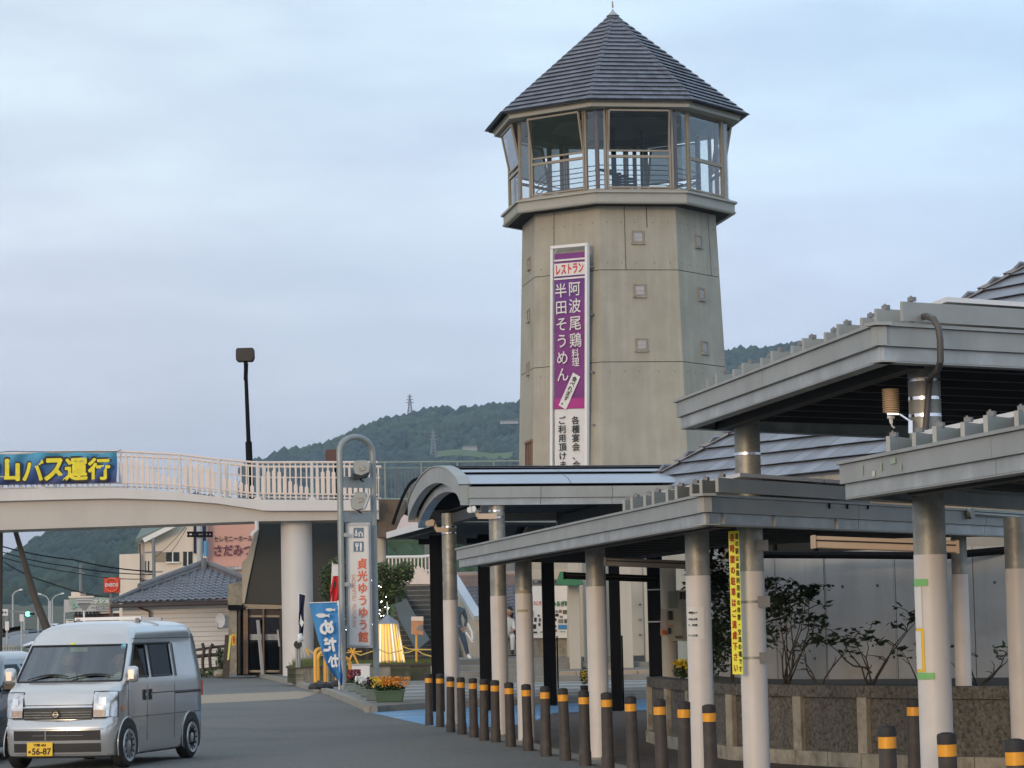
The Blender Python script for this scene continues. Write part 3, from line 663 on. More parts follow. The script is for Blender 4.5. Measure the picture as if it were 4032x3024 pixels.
def pale(fr_):
    k = round(fr_, 2)
    if k not in wide:
        b_ = B(); w_ = .062; z_ = k
        b_.add([(-w_, -.03, 0), (w_, -.03, 0), (w_, .03, 0), (-w_, .03, 0), (-w_, -.03, z_ - .05), (w_, -.03, z_ - .05), (w_, .03, z_ - .05), (-w_, .03, z_ - .05), (-.022, -.02, z_), (.022, -.02, z_), (.022, .02, z_), (-.022, .02, z_)],
               [(3, 2, 1, 0)] + [(i + a, (i + 1) % 4 + a, (i + 1) % 4 + a + 4, i + a + 4) for a in (0, 4) for i in range(4)] + [(8, 9, 10, 11)])
        wide[k] = mesh(b_, 'pale', m_rail, smooth=False)
    return wide[k]
for dy, front in ((.12, True), (2.66, False)):
    P = rail_line(dy)
    part(B().tube([P(x, rt) for x in range(-60, 1481, 35)] + [P(1486, rt)], .04, 8), 'top_rail', m_rail, fbr)
    part(B().tube([P(x, rb_) for x in range(-60, 1481, 35)] + [P(1486, rb_)], .03, 8), 'bottom_rail', m_rail, fbr)
    if not front: part(B().tube([V((P(x, rt).x, BD + dy, lerp(P(x, rt).z, P(x, rb_).z, .35))) for x in range(-60, 1481, 35)], .025, 6), 'mid_rail', m_rail, fbr)
    for a, c in zip(posts, posts[1:] + [1490]):
        if a != 452 or not front:
            t, d_ = P(a, rt), P(a, dt); part(B().beam(V((t.x, BD + dy, d_.z - .02)), V((t.x, BD + dy, t.z + .02)), .1, .12), 'post', m_bridge, fbr, smooth=False)
            part(B().box((t.x, BD + dy, d_.z + .03), (.24, .16, .06)), 'post_base', m_bridge, fbr, smooth=False)
        nb = max(3, round((c - a) / 21.5)) - 1
        pat = PB.get(c, P9)
        for k in range(nb):
            x = a + (c - a) * (k + 1) / (nb + 1); t, q_, d_ = P(x, rt), P(x, rb_), P(x, dt); H = t.z - q_.z
            if front or k % 2: inst(thin, 'baluster', fbr, basis(V((t.x, BD + dy, d_.z + .03)), X, V((0, 1, 0)), Z * (t.z - d_.z - .03)))
            if front and x > 455:
                inst(pale(pat[k % len(pat)]), 'pale', fbr, basis(V((t.x, BD + dy - .002, q_.z)), X, V((0, 1, 0)), Z * H))
# end block and its column
pb = thing('bridge_abutment', 'rust stained concrete block where the footbridge meets the far walkway', 'abutment', V((W(1538, 2000, 93).x, 93.5, 0)))
part(B().slab([W(1486, 1967, 92.6), W(1594, 1967, 92.6), W(1594, 2116, 92.6), W(1486, 2116, 92.6)], (0, 2.2, 0)), 'end_block', m_bbrown, pb, smooth=False)
part(B().cyl((W(1503, 2300, 93.6).x, 93.6, .1), (W(1503, 2300, 93.6).x, 93.6, W(1503, 2117, 93.6).z), .17, n=20), 'column', m_beige, pb)
# far walkway railing
m_rgreen = M('grey_green_rail', (.27, .33, .3), .6)
wr = thing('walkway_railing', 'thin grey green steel railing of the far walkway in front of the hills', 'railing', V((W(1750, 1966, 101).x, 101, 0)))
q = B().tube([W(1470, 1821, 101), W(2075, 1815, 101)], .035, 6).tube([W(1470, 1966, 101), W(2075, 1966, 101)], .05, 6).tube([W(1470, 1843, 101), W(2075, 1839, 101)], .02, 6)
part(q, 'rail', m_rgreen, wr)
pm = mesh(B().cyl((0, 0, 0), (0, 0, 1), .035, n=6), 'post', m_rgreen); tm = mesh(B().cyl((0, 0, 0), (0, 0, 1), .016, n=5), 'baluster', m_grey)
for k in range(5): p = W(1518 + k * 143, 1966, 101); inst(pm, 'post', wr, basis(p, X, V((0, 1, 0)), Z * 1.44))
for k in range(44): p = W(1474 + k * 13.7, 1966, 101.2); inst(tm, 'baluster', wr, basis(p, X, V((0, 1, 0)), Z * (1.2 if k % 4 else 1.3)))
ww_ = thing('raised_walkway', 'raised concrete walkway deck behind the canopies', 'walkway', V((W(1800, 2000, 102).x, 102, 0)))
part(B().slab([W(1594, 1967, 101.4), W(2300, 1967, 101.4), W(2300, 2010, 101.4), W(1594, 2010, 101.4)], (0, 2.5, 0)), 'deck', m_beige, ww_, smooth=False)
for px in (1700, 1990): p = W(px, 2000, 102.5); part(B().cyl((p.x, 102.5, 0), (p.x, 102.5, p.z), .3, n=16), 'column', m_beige, ww_)

# bus banner on the railing
def BP(px, py, dy=-.06): p = W(px, py, BD + dy); return p
bb_ = thing('bus_banner', 'blue banner with big yellow characters tied to the footbridge railing', 'banner', BP(200, 1905))
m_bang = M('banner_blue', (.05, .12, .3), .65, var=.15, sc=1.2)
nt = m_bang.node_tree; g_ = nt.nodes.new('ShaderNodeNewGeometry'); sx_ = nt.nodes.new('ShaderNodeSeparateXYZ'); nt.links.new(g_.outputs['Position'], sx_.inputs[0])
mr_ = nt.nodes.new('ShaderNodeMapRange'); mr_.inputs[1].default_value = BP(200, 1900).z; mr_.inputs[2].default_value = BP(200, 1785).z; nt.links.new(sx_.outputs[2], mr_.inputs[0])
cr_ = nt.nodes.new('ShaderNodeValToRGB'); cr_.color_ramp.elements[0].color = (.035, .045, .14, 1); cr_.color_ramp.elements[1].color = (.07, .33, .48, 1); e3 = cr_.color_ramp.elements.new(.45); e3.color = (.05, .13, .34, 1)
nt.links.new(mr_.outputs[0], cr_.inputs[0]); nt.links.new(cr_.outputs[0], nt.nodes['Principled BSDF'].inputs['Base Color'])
rows = []
for j in range(11):
    t = j / 10; row = []
    for k in range(61):
        x = lerp(-240, 461, k / 60); yt = interp(x, [(-240, 1801), (0, 1788), (170, 1780), (461, 1780)]); yb = interp(x, [(-240, 1920), (0, 1910), (461, 1899)])
        sag = 5 * abs(math.sin(x / 150 * 3.14)) * (1 - t)
        p = BP(x, lerp(yt + sag, yb, t)); amp = .085 * (math.sin(x * .055 + t * 5 + 1.5 * math.sin(x * .013)) + .8 * noise.noise(V((x * .02 + t * 2, t * 3 - x * .01, 1))))
        p.y += amp - .05; row.append(p)
    rows.append(row)
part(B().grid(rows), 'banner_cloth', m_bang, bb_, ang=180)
m_byel = M('banner_yellow', (.82, .68, .03), .6, var=.18, sc=4)
for i, ch in enumerate('山バス運行'):
    cx_ = (28, 130, 215, 300, 390)[i]; w_ = (92, 78, 76, 84, 82)[i]; cy = 1851 - cx_ * .012
    k = BD / FPX
    text(ch, BP(cx_, cy, -.17), X, Z, (w_ + 8) * k, 90 * k, m_ink, bb_, name='character_outline', bold=.07)
    text(ch, BP(cx_, cy, -.19), X, Z, w_ * k, 82 * k, m_byel, bb_, name='character', bold=.035)
part(B().tube([BP(x, y) for x, y in ((-240, 1798), (-60, 1786), (40, 1777), (170, 1779), (320, 1778), (461, 1778), (478, 1770))], .012, 5), 'rope', m_black, bb_)

# street lamps behind the bridge
def street_lamp(px, pyt, pyb, d, lab, s=1.0, col=m_black, hm=m_black):
    t0 = W(px[0], pyt, d); b0 = W(px[1], pyb, d); t = thing('street_lamp', lab, 'street lamp', b0, 'brown box headed street lamps')
    h1 = lerp(b0, t0, .42); h2 = lerp(b0, t0, .9)
    part(B().cyl(b0, h1, .16 * s, .15 * s, 14), 'lower_pole', col, t); part(B().cyl(h1, t0, .1 * s, .08 * s, 12), 'upper_pole', col, t)
    c = t0 + Z * .2
    hd = B().slab([c + V((a * .41 * s, -.2, b_ * .31 * s)) for a, b_ in ((-1, -.7), (-.85, -1), (.8, -1), (1, -.5), (1, .6), (.9, 1), (-.85, 1), (-1, .7))], (0, .45, 0))
    part(hd, 'lamp_head', hm, t, bevel=.03); part(B().beam(t0 - Z * .7, t0 + V((.05, -.2, -.1)), .12, .2), 'bracket', col, t)
m_lhead = M('lamp_head_brown', (.035, .025, .02), .6, var=.15)
street_lamp((966, 988), 1420, 1972, 95, 'tall dark street lamp with a box head rising above the footbridge', .78, hm=m_lhead)
street_lamp((1315, 1322), 1817, 1972, 95, 'short brown street lamp whose head just clears the footbridge railing', .7, hm=M('lamp_head_rust', (.09, .04, .03), .6, var=.2))

# ================================================================== BACKGROUND BUILDINGS (far side of the road)
def face_poly(pts, d, th=.3): return B().slab([W(x, y, d) for x, y in pts], (0, th, 0))
hd_ = 150.0
hall = thing('ceremony_hall', 'pink and cream ceremony hall with green grey gable roof and dark red lettering', 'building', V((W(760, 2400, hd_).x, hd_, 0)))
part(face_poly([(808, 1980), (1120, 1975), (1120, 2700), (808, 2700)], hd_, 8), 'pink_wall', m_pink, hall, smooth=False)
part(face_poly([(545, 2140), (600, 2110), (690, 2050), (812, 2040), (812, 2700), (545, 2700)], hd_ - .6, 8), 'cream_wall', m_cream, hall, smooth=False)
part(face_poly([(470, 2183), (550, 2180), (550, 2700), (470, 2700)], hd_ - 1, 8), 'side_wing', m_cream, hall, smooth=False)
part(face_poly([(762, 2064), (811, 2062), (811, 2178), (762, 2178)], hd_ - .75, .1), 'dark_panel', m_navy, hall, smooth=False)
rf = B().slab([W(533, 2136, hd_ - 1.2), W(566, 2127, hd_ - 1.2), W(690, 2065, hd_ - 1.2), W(588, 2040, hd_ + 8)], (0, .0, .18))
part(rf, 'roof', m_ggrey, hall, smooth=False)
part(B().beam(W(566, 2128, hd_ - 1.3), W(700, 2062, hd_ - 1.3), .3, .25), 'barge_board', m_white, hall, smooth=False)
for x0, y0, x1, y1, nm in ((655, 2174, 705, 2212, 'window'), (721, 2172, 757, 2229, 'window'), (572, 2209, 586, 2254, 'window')):
    w = part(face_poly([(x0, y0), (x1, y0), (x1, y1), (x0, y1)], hd_ - .66, .05), nm, m_dark, hall, smooth=False)
    part(B().beam(W((x0 + x1) / 2, y0, hd_ - .7), W((x0 + x1) / 2, y1, hd_ - .7), .06, .05, V((0, 1, 0))).beam(W(x0 - 2, y1 + 3, hd_ - .75), W(x1 + 2, y1 + 3, hd_ - .75), .2, .08), 'frame', m_white, w)
part(face_poly([(610, 2174), (654, 2174), (654, 2212), (610, 2212)], hd_ - .66, .05), 'balcony_recess', M('recess_beige', (.3, .25, .18), .8), hall, smooth=False)
part(B().tube([W(550, 2140, hd_ - .9), W(552, 2310, hd_ - .9)], .07, 6), 'downpipe', m_redst, hall)
part(face_poly([(560, 2282), (584, 2282), (584, 2330), (560, 2330)], hd_ - .66, .05), 'door', m_redst, hall, smooth=False)
k = hd_ / FPX
text('セレモニーホール', W(918, 2121, hd_ - .1), X, Z, 150 * k, 21 * k, m_ink, hall, bold=.02)
m_maro = M('maroon_letters', (.13, .02, .04), .5, var=0)
text('さだみつ', W(918, 2167, hd_ - .12), X, Z, 148 * k, 42 * k, m_maro, hall, bold=.03)
part(face_poly([(880, 2231), (985, 2231), (985, 2246), (880, 2246)], hd_ - .3, .1), 'name_board', m_grey, hall, smooth=False)
text('(有)三野葬儀ク', W(932, 2238, hd_ - .35), X, Z, 92 * k, 10 * k, m_white, hall, bold=.02)

# tiled house
HD = 108.0
hs = thing('tiled_house', 'single storey house with blue grey wavy tile roof and pale siding', 'house', V((W(690, 2640, HD).x, HD, 0)))
eL, eR, apx = W(437, 2374, HD - .6), W(1120, 2354, HD - .6), W(795, 2238, HD + 3.2)
apR = apx + X * .35
wallL, wallR = W(482, 2400, HD), W(1100, 2400, HD)
part(B().slab([V((wallL.x, HD, -.1)), V((wallR.x, HD, -.1)), V((wallR.x, HD, W(700, 2366, HD).z)), V((wallL.x, HD, W(700, 2366, HD).z))], (0, 6.5, 0)), 'wall', m_lgrey, hs, smooth=False)
sm = mesh(B().box((0, 0, 0), (1, .025, 1)), 'siding_board', m_siding, smooth=False)
zz = W(700, 2378, HD).z; hh = zz / 15
for i in range(15):
    inst(sm, 'siding_board', hs, basis(V(((wallL.x + wallR.x) / 2, HD - .018 - .006 * (i % 2), hh * (i + .5))), X * (wallR.x - wallL.x), V((0, 1, 0)), Z * (hh - .022)))
s_dir = (apx - eL); mid = V(((eL.x + eR.x) / 2, eL.y, 0))
upv = V((0, apx.y - eL.y, apx.z - (eL.z + eR.z) / 2)); SLh = upv.length; upn = upv.normalized(); eh = (eR - eL).normalized(); nh = eh.cross(upn).normalized(); nh = nh if nh.z > 0 else -nh
part(B().sheet([eL, eR, apR, apx]).sheet([eL, apx, apx + V((0, .6, 0)), eL + V((0, 7.6, 0))]), 'roof_deck', m_kaw, hs, smooth=False)
NRk = 12; ex = SLh / NRk; tw = .27
prof = [(-.5, 0), (-.32, -.12), (-.12, -.12), (.06, .1), (.26, .3), (.42, .16), (.5, 0)]
kb_ = B(); kb_.grid([[V((x, 0, z + .35)) for x, z in prof], [V((x, 1.12, z - .05)) for x, z in prof]]); kb_.grid([[V((x, 0, z)) for x, z in prof], [V((x, 0, z + .35)) for x, z in prof]])
km = mesh(kb_, 'roof_tile', m_kaw)
for r_i in range(NRk):
    f0 = r_i / NRk
    xa, xb = lerp(eL.x, apx.x, f0 + .03), lerp(eR.x, apR.x, f0 + .03); n_ = int((xb - xa) / tw)
    for j in range(n_):
        x = xa + (j + .5) * (xb - xa) / max(1, n_)
        if x > W(965, 2300, HD).x + .3: continue
        u_ = (x - eL.x) / (eR.x - eL.x); p = V((x, eL.y, lerp(eL.z, eR.z, u_))) + upn * (r_i * ex) + nh * .03
        inst(km, 'roof_tile', hs, basis(p, eh * tw, upn * ex, nh * .13))
rg = B().tube([eL + Z * .05, lerp(eL, apx, .31) + Z * .13], .09, 8); m_ridge = M('ridge_tile_grey', (.15, .15, .155), .6, var=.2, sc=4); part(rg, 'lower_hip_ridge', m_ridge, hs)
part(B().tube([lerp(eL, apx, .31) + Z * .22, apx + Z * .2], .14, 10).tube([lerp(eL, apx, .31) + Z * .1, apx + Z * .05], .16, 8), 'hip_ridge', m_ridge, hs)
part(B().tube([apx + Z * .16, apR + Z * .16, lerp(eR, apR, .1) + Z * .14], .13, 10), 'hip_ridge', m_ridge, hs)
part(B().cyl(apx + V((.1, -.15, -.1)), apx + V((.1, -.15, .42)), .16, .1, 8), 'ridge_end_tile', m_ridge, hs)
part(B().beam(eL - Z * .09, eR - Z * .09,   .1, .07).tube([eL + V((0, -.1, -.16)), eR + V((0, -.1, -.16))], .05, 8), 'gutter', m_gutt, hs)
part(B().tube([W(545, 2372, HD - .5), W(547, 2392, HD - .4), W(588, 2408, HD - .2), W(592, 2450, HD - .1), W(592, 2640, HD - .1)], .045, 7), 'downpipe', m_redst, hs)
part(B().tube([W(437, 2380, HD - .6), W(437, 2480, HD - .6)], .05, 7), 'downpipe', m_redst, hs)
dp = thing('satellite_dish', 'round pale satellite dish on the siding of the tiled house', 'satellite dish', W(868, 2480, HD - .3))
dc = W(868, 2443, HD - .35)
dl = B().lathe((0, 0, 0), [(.001, 0), (.1, .01), (.18, .035), (.24, .07), (.25, .075), (.24, .08), (.15, .045), (.001, .02)], 20)
dl.v = [tuple(dc + V((v[0] * .82, -v[2] - v[0] * .3, v[1] * 1.15))) for v in dl.v]; part(dl, 'dish', m_white, dp)
part(B().tube([dc + V((-.1, 0, -.25)), dc + V((-.12, .3, -.3))], .03, 6).tube([dc + V((-.12, 0, -.2)), dc + V((-.1, -.25, -.08))], .015, 5), 'arm', m_grey, dp)

# utility pole in front of the hall
up_ = thing('utility_pole', 'concrete utility pole with crossarms and a blue transformer beside the pink hall', 'utility pole', V((W(790, 2400, 128).x, 128, 0)))
part(B().cyl((W(790, 2400, 128).x, 128, 0), (W(785, 2050, 128).x, 128, W(785, 2050, 128).z + 1), .2, .13, 12), 'pole', m_lgrey, up_)
for y in (2097, 2111): part(B().beam(W(737, y, 127.8), W(838, y, 127.8), .1, .1), 'crossarm', m_black, up_)
part(B().cyl(W(811, 2190, 127.8), W(811, 2130, 127.8), .12, n=10), 'transformer', M('transformer_blue', (.1, .27, .45), .5), up_)
ib = B()
for x in (742, 760, 775, 805, 820, 834): ib.cyl(W(x, 2111, 127.8), W(x, 2100, 127.8), .05, n=6)
part(ib, 'insulators', m_black, up_, kind='stuff')
up2 = thing('utility_pole', 'thin grey utility pole with short arms in front of the cream wall', 'utility pole', V((W(607, 2400, 126).x, 126, 0)))
part(B().cyl((W(609, 2400, 126).x, 126, 0), W(604, 2118, 126), .1, .08, 10), 'pole', m_grey, up2)
for y in (2176, 2255): part(B().beam(W(570, y, 126), W(640, y - 4, 126), .07, .07), 'crossarm', m_grey, up2)
up3 = thing('utility_pole', 'distant grey utility pole against the wooded hill', 'utility pole', V((W(318, 2470, 240).x, 240, 0)))
part(B().cyl((W(318, 2470, 240).x, 240, 0), W(317, 2222, 240), .2, .13, 8), 'pole', m_grey, up3)
part(B().beam(W(300, 2256, 240), W(334, 2256, 240), .12, .12), 'crossarm', m_grey, up3)
def wire(lab, pts, r_=.02):
    P = []
    for (x0, y0, d0), (x1, y1, d1) in zip(pts, pts[1:]):
        for k in range(9):
            t = k / 8; P.append(W(lerp(x0, x1, t), lerp(y0, y1, t), lerp(d0, d1, t)) - Z * (.1 * 4 * t * (1 - t)))
    solo(B().tube(P, r_, 4), 'power_line', m_black, lab, 'cable', 'overhead cables crossing in front of the wooded hill')
wire('upper overhead cable crossing the wooded hill towards the utility pole', [(-30, 2140, 120), (290, 2204, 122), (604, 2250, 126)], .03)
wire('middle overhead cable crossing the wooded hill', [(-30, 2160, 120), (260, 2228, 122), (604, 2262, 126)], .022)
wire('lower overhead cable sagging across the wooded hill', [(-30, 2182, 120), (300, 2256, 130), (560, 2280, 140)])
wire('lowest overhead cable ending near the red fuel sign', [(20, 2216, 120), (200, 2296, 130), (430, 2352, 150)], .03)
for k, (x, y) in enumerate(((650, 2155), (690, 2160))):
    wire(('steep thin cable from the cream gable' if k == 0 else 'second steep cable beside the first on the cream gable'), [(735, 2068 + k * 12, 127), (x - 40, y + 40, 126)], .012)

# fuel sign, bank sign building, traffic furniture
fs = thing('fuel_sign', 'square red fuel station sign on a pole beside the cream building', 'sign', V((W(437, 2480, 135).x, 135, 0)))
part(B().cyl((W(438, 2480, 135).x, 135, 0), W(438, 2330, 135), .08, n=8), 'pole', m_grey, fs)
part(face_poly([(410, 2274), (470, 2274), (470, 2333), (410, 2333)], 134.8, .35), 'sign_box', m_red, fs, smooth=False)
c = W(440, 2303, 134.74); k = 135 / FPX
m_ored = M('orange_ring', (.85, .16, .03), .5, var=0)
part(B().tube([c + V((math.cos(t * .3927 + .2) * 26 * k, 0, math.sin(t * .3927 + .2) * 26 * k)) for t in range(0, 17)], .035, 5, cap=False), 'ring', m_ored, fs)
text('ENEOS', c + V((0, -.06, 0)), X, Z, 48 * k, 13 * k, m_white, fs, bold=.025)
bk = thing('bank_building', 'brown brick building carrying a white and green rooftop sign', 'building', V((W(400, 2470, 150).x, 150, 0)))
part(face_poly([(290, 2420), (475, 2412), (475, 2600), (290, 2600)], 150, 10), 'wall', m_brickw, bk, smooth=False)
for r_i in range(8): part(B().beam(W(290, 2424 + r_i * 8, 149.97), W(475, 2417 + r_i * 8, 149.97), .05, .03), 'brick_course', m_dark, bk)
part(face_poly([(252, 2361), (273, 2361), (273, 2412), (252, 2410)], 149.5, .3), 'side_sign', m_lgrey, bk, smooth=False)
part(face_poly([(272, 2353), (435, 2352), (435, 2406), (272, 2409)], 149.4, .3), 'sign_board', m_lgrey, bk, smooth=False)
part(face_poly([(272, 2353), (435, 2352), (435, 2379), (272, 2380)], 149.33, .05), 'green_panel', M('faded_green', (.3, .38, .32), .6), bk, smooth=False)
part(face_poly([(280, 2331), (316, 2331), (316, 2349), (280, 2349)], 150, 2), 'tank_housing', m_cream, bk, smooth=False)
part(B().beam(W(270, 2351, 149.3), W(370, 2350, 149.3), .1, .1), 'ledge', m_cream, bk)
k = 149 / FPX
text('ッシュ', W(400, 2366, 149.25), X, Z, 58 * k, 16 * k, m_white, bk, bold=.05); text('ービスコ', W(394, 2392, 149.25), X, Z, 72 * k, 18 * k, m_grey, bk, bold=.05)
text('JA', W(296, 2388, 149.25), X, Z, 34 * k, 20 * k, m_teal, bk, bold=.05)
for i in range(7): part(B().box(W(300 + i * 14, 2415, 149.6), (.12, .1, .25)), 'sign_bracket', m_dark, bk)
part(face_poly([(372, 2408), (475, 2405), (475, 2414), (372, 2416)], 149.7, .2), 'light_strip', m_white, bk, smooth=False)
ts = thing('road_sign', 'back of an inverted triangle road sign on a white post', 'road sign', V((W(332, 2560, 85).x, 85, 0)))
part(B().cyl((W(333, 2560, 85).x, 85, 0), W(330, 2352, 85), .032, n=10), 'post', m_white, ts)
part(B().slab([W(296, 2354, 84.9), W(371, 2352, 84.9), W(341, 2403, 84.9), W(325, 2403, 84.9)], (0, -.02, 0)), 'plate', m_grey, ts, smooth=False)
for y in (2361, 2371): part(B().beam(W(300, y, 84.83), W(366, y, 84.83), .03, .05), 'stiffener', m_lgrey, ts)
sb = thing('notice_board', 'small green and white sign beside the brick building', 'sign', V((W(274, 2500, 120).x, 120, 0)))
part(face_poly([(260, 2438), (288, 2438), (288, 2472), (260, 2472)], 120, .2), 'board', m_white, sb, smooth=False)
part(face_poly([(264, 2440), (286, 2440), (286, 2444), (264, 2444)], 119.97, .02), 'stripe', m_greenr, sb, smooth=False); part(face_poly([(264, 2461), (286, 2461), (286, 2470), (264, 2470)], 119.97, .02), 'green_base', m_greenr, sb, smooth=False)
part(B().slab([W(268, 2456, 119.96), W(282, 2456, 119.96), W(275, 2449, 119.96)], (0, .01, 0)), 'mark', m_teal, sb, smooth=False)
part(B().cyl((W(274, 2470, 120).x, 120.1, 0), W(274, 2472, 120.1), .05, n=6), 'post', m_grey, sb)
tl = thing('traffic_light', 'horizontal traffic light showing green beyond the footbridge', 'traffic light', V((W(38, 2480, 150).x, 150, 0)))
part(B().cyl((W(30, 2480, 150).x, 150, 0), W(28, 2400, 150), .12, n=8), 'pole', m_grey, tl); part(B().beam(W(28, 2406, 150), W(110, 2410, 150), .1, .1), 'arm', m_grey, tl)
part(B().slab([W(100, 2408, 149.8), W(137, 2410, 149.8), W(137, 2424, 149.8), W(100, 2425, 149.8)], (0, .3, 0)), 'housing', m_lgrey, tl, smooth=False)
b = B().cyl(W(110, 2418, 149.7), W(110, 2418, 149.78), .13, n=14); part(b, 'green_lens', m_greenl, tl); part(B().cyl(W(131, 2417, 149.7), W(131, 2417, 149.78), .09, n=12), 'dark_lens', m_dark, tl); part(B().cyl(W(121, 2417, 149.7), W(121, 2417, 149.78), .09, n=12), 'dark_lens', m_dark, tl)
def simple_sign(px0, py0, px1, py1, d, lab, txt=None, post=True, pb=2560):
    t = thing('road_sign', lab, 'road sign', V((W((px0 + px1) / 2, 2500, d).x, d, 0)))
    part(face_poly([(px0, py0), (px1, py0), (px1, py1), (px0, py1)], d - .1, .04), 'plate', m_white, t, smooth=False)
    if post: part(B().cyl((W((px0 + px1) / 2, 2500, d).x, d, -.1), W((px0 + px1) / 2, py0, d), .04, n=8), 'post', m_lgrey, t)
    if txt: text(txt, W((px0 + px1) / 2, (py0 + py1) / 2, d - .12), X, Z, (px1 - px0) * .8 * d / FPX, (py1 - py0) * .4 * d / FPX, m_navy, t, bold=.05)
    return t
simple_sign(-20, 2398, 31, 2424, 110, 'white direction board with dark blue arrow at the edge of the road', '病院→')
simple_sign(20, 2447, 35, 2482, 112, 'narrow white plate on a post below the direction board')
simple_sign(77, 2419, 93, 2447, 105, 'small white plate on a bent grey post')
for px, top, bot, d, arm in ((50, 2345, 2495, 170, 26), (95, 2430, 2482, 160, 0), (150, 2395, 2475, 180, 0), (192, 2362, 2460, 200, -30), (206, 2360, 2455, 205, 34), (198, 2366, 2462, 190, 0), (254, 2410, 2470, 165, 0)):
    t = thing('road_lamp' if arm else 'steel_post', {50: 'slim road lamp, leftmost of those along the far road', 192: 'slim road lamp with its arm bent towards the leaning pole', 206: 'slim road lamp with its arm bent towards the bank sign', 95: 'short thin post under the traffic light', 150: 'thin grey post beside the leaning pole', 198: 'thin grey post standing between the two lamp posts', 254: 'thin grey post under the side of the bank sign'}[px], 'lamp post' if arm else 'post', V((W(px, bot, d).x, d, 0)))
    a = W(px, top, d); part(B().cyl((W(px, bot, d).x, d, 0), a, .07, .05, 6), 'pole', m_lgrey, t)
    if arm:
        part(B().tube([a, W(px + arm * .35, top - 14, d), W(px + arm, top - 22, d)], .04, 5), 'arm', m_lgrey, t)
        part(B().beam(W(px + arm, top - 22, d), W(px + arm + (12 if arm > 0 else -12), top - 24, d), .2, .1), 'lamp_head', m_white, t)
# fallen-looking leaning brown strut under the bridge and its neighbour
ls = solo(B().tube([W(58, 2082, 95), W(90, 2190, 95), W(136, 2350, 95), W(186, 2480, 95), W(196, 2560, 95)], [.085, .1, .13, .15, .16], 12), 'leaning_pole', M('leaning_pole_brown', (.085, .07, .06), .8, var=.2), 'brown pole leaning steeply under the footbridge girder', 'pole')
solo(B().tube([W(2, 2084, 95), V((W(-4, 2400, 95).x, 95, 0))], .09, 10), 'vertical_pole', m_wood, 'upright brown pole at the very edge under the footbridge', 'pole')
# barriers along the far road
gr_ = thing('guard_rail', 'white corrugated guard rail beside the silver car', 'guard rail', G(40, 2650) * 1)
gr_.location = V((W(40, 2640, 80).x, 80, 0))
for y0, y1 in ((2585, 2594), (2597, 2603), (2606, 2614)): part(B().slab([W(12, y0, 80), W(135, y0 - 2, 80), W(135, y1 - 2, 80), W(12, y1, 80)], (0, .06, 0)), 'rail_beam', m_white, gr_, smooth=False)
part(B().beam(W(98, 2590, 80.1), V((W(99, 2700, 80.1).x, 80.1, 0)), .12, .1), 'post', m_lgrey, gr_)
gf = thing('steel_fence', 'low grey steel fence beside the far road', 'fence', V((W(40, 2580, 96).x, 96, 0)))
b = B()
for y in (2545, 2562, 2574): b.tube([W(-40, y, 96), W(75, y, 96)], .03, 5)
part(b, 'rail', m_lgrey, gf)
bm_ = mesh(B().cyl((0, 0, 0), (0, 0, 1), .025, n=5), 'post', m_lgrey)
for i in range(12): p = W(-35 + i * 10, 2578, 96); inst(bm_, 'post', gf, basis(V((p.x, 96, p.z)), X, V((0, 1, 0)), Z * .36))
ba = thing('concrete_barrier', 'long concrete barrier curving along the far road', 'barrier', V((W(70, 2495, 140).x, 140, 0)))
part(B().grid([[W(22, 2512, 128), W(60, 2500, 140), W(113, 2494, 150)], [W(22, 2498, 128), W(60, 2488, 140), W(113, 2481, 150)], [W(22, 2497, 128.4), W(60, 2487, 140.4), W(113, 2480, 150.4)]]), 'barrier_wall', m_lgrey, ba)
part(B().grid([[W(113, 2490, 168), W(150, 2486, 190), W(190, 2484, 205)], [W(113, 2482, 168), W(150, 2476, 190), W(190, 2474, 205)]]), 'barrier_wall', m_grey, ba)
wf_ = thing('roadside_fence', 'dark roadside fence above the dry grass verge', 'fence', V((W(20, 2500, 130).x, 130, 0)))
b = B()
for i in range(14): b.beam(W(-10 + i * 7, 2502 - i * 1.6, 132), W(-10 + i * 7, 2480 - i * 1.2, 132), .1, .1)
b.beam(W(-10, 2484, 132), W(85, 2468, 132), .1, .1).beam(W(-10, 2492, 132), W(85, 2474, 132), .1, .1)
part(b, 'fence_rails', m_wood, wf_, kind='stuff')
b = leaves(B(), W(-10, 2612, 78), (.35, .3, .3), 260, .09, 3, hollow=0); solo(b, 'verge_shrub', m_leaf, 'small green shrub at the end of the white guard rail', 'shrub', fix=False)
b = B()
for _ in range(900):
    p = W(random.uniform(-60, 140), random.uniform(2612, 2640), random.uniform(74, 79)); p.z = .1 + random.random() * .2; b.add([p, p + V((.03, 0, 0)), p + V((random.uniform(-.06, .06), 0, .25))], [(0, 1, 2)])
solo(b, 'verge_grass', m_grass, kind='stuff', label='dry verge grass behind the guard rail', cat='grass', fix=False)

# ================================================================== ENTRANCE BUILDING with the dark sloping front
ED = 97.0
en = thing('entrance_hall', 'building with a dark steeply sloping front above timber framed glass doors', 'building', V((W(1100, 2660, ED).x, ED, 0)))
part(face_poly([(1016, 2060), (1500, 2040), (1500, 2378), (960, 2378), (974, 2300), (1017, 2092)], ED, 5), 'sloping_front', m_slope, en, smooth=False)
part(B().slab([W(x, y, ED - .1) for x, y in ((1008, 2066), (1019, 2092), (976, 2300), (962, 2376), (953, 2376), (953, 2214), (969, 2200), (1000, 2110))], (0, .5, 0)), 'white_edge', m_beige, en, smooth=False)
part(face_poly([(1095, 2379), (1500, 2379), (1500, 2700), (1095, 2700)], ED + 1.2, 3), 'rear_wall', m_slope, en, smooth=False)
part(face_poly([(958, 2379), (1110, 2382), (1110, 2397), (958, 2393)], ED - .05, .4), 'lintel', M('lintel_beige', (.38, .3, .22), .7), en, smooth=False)
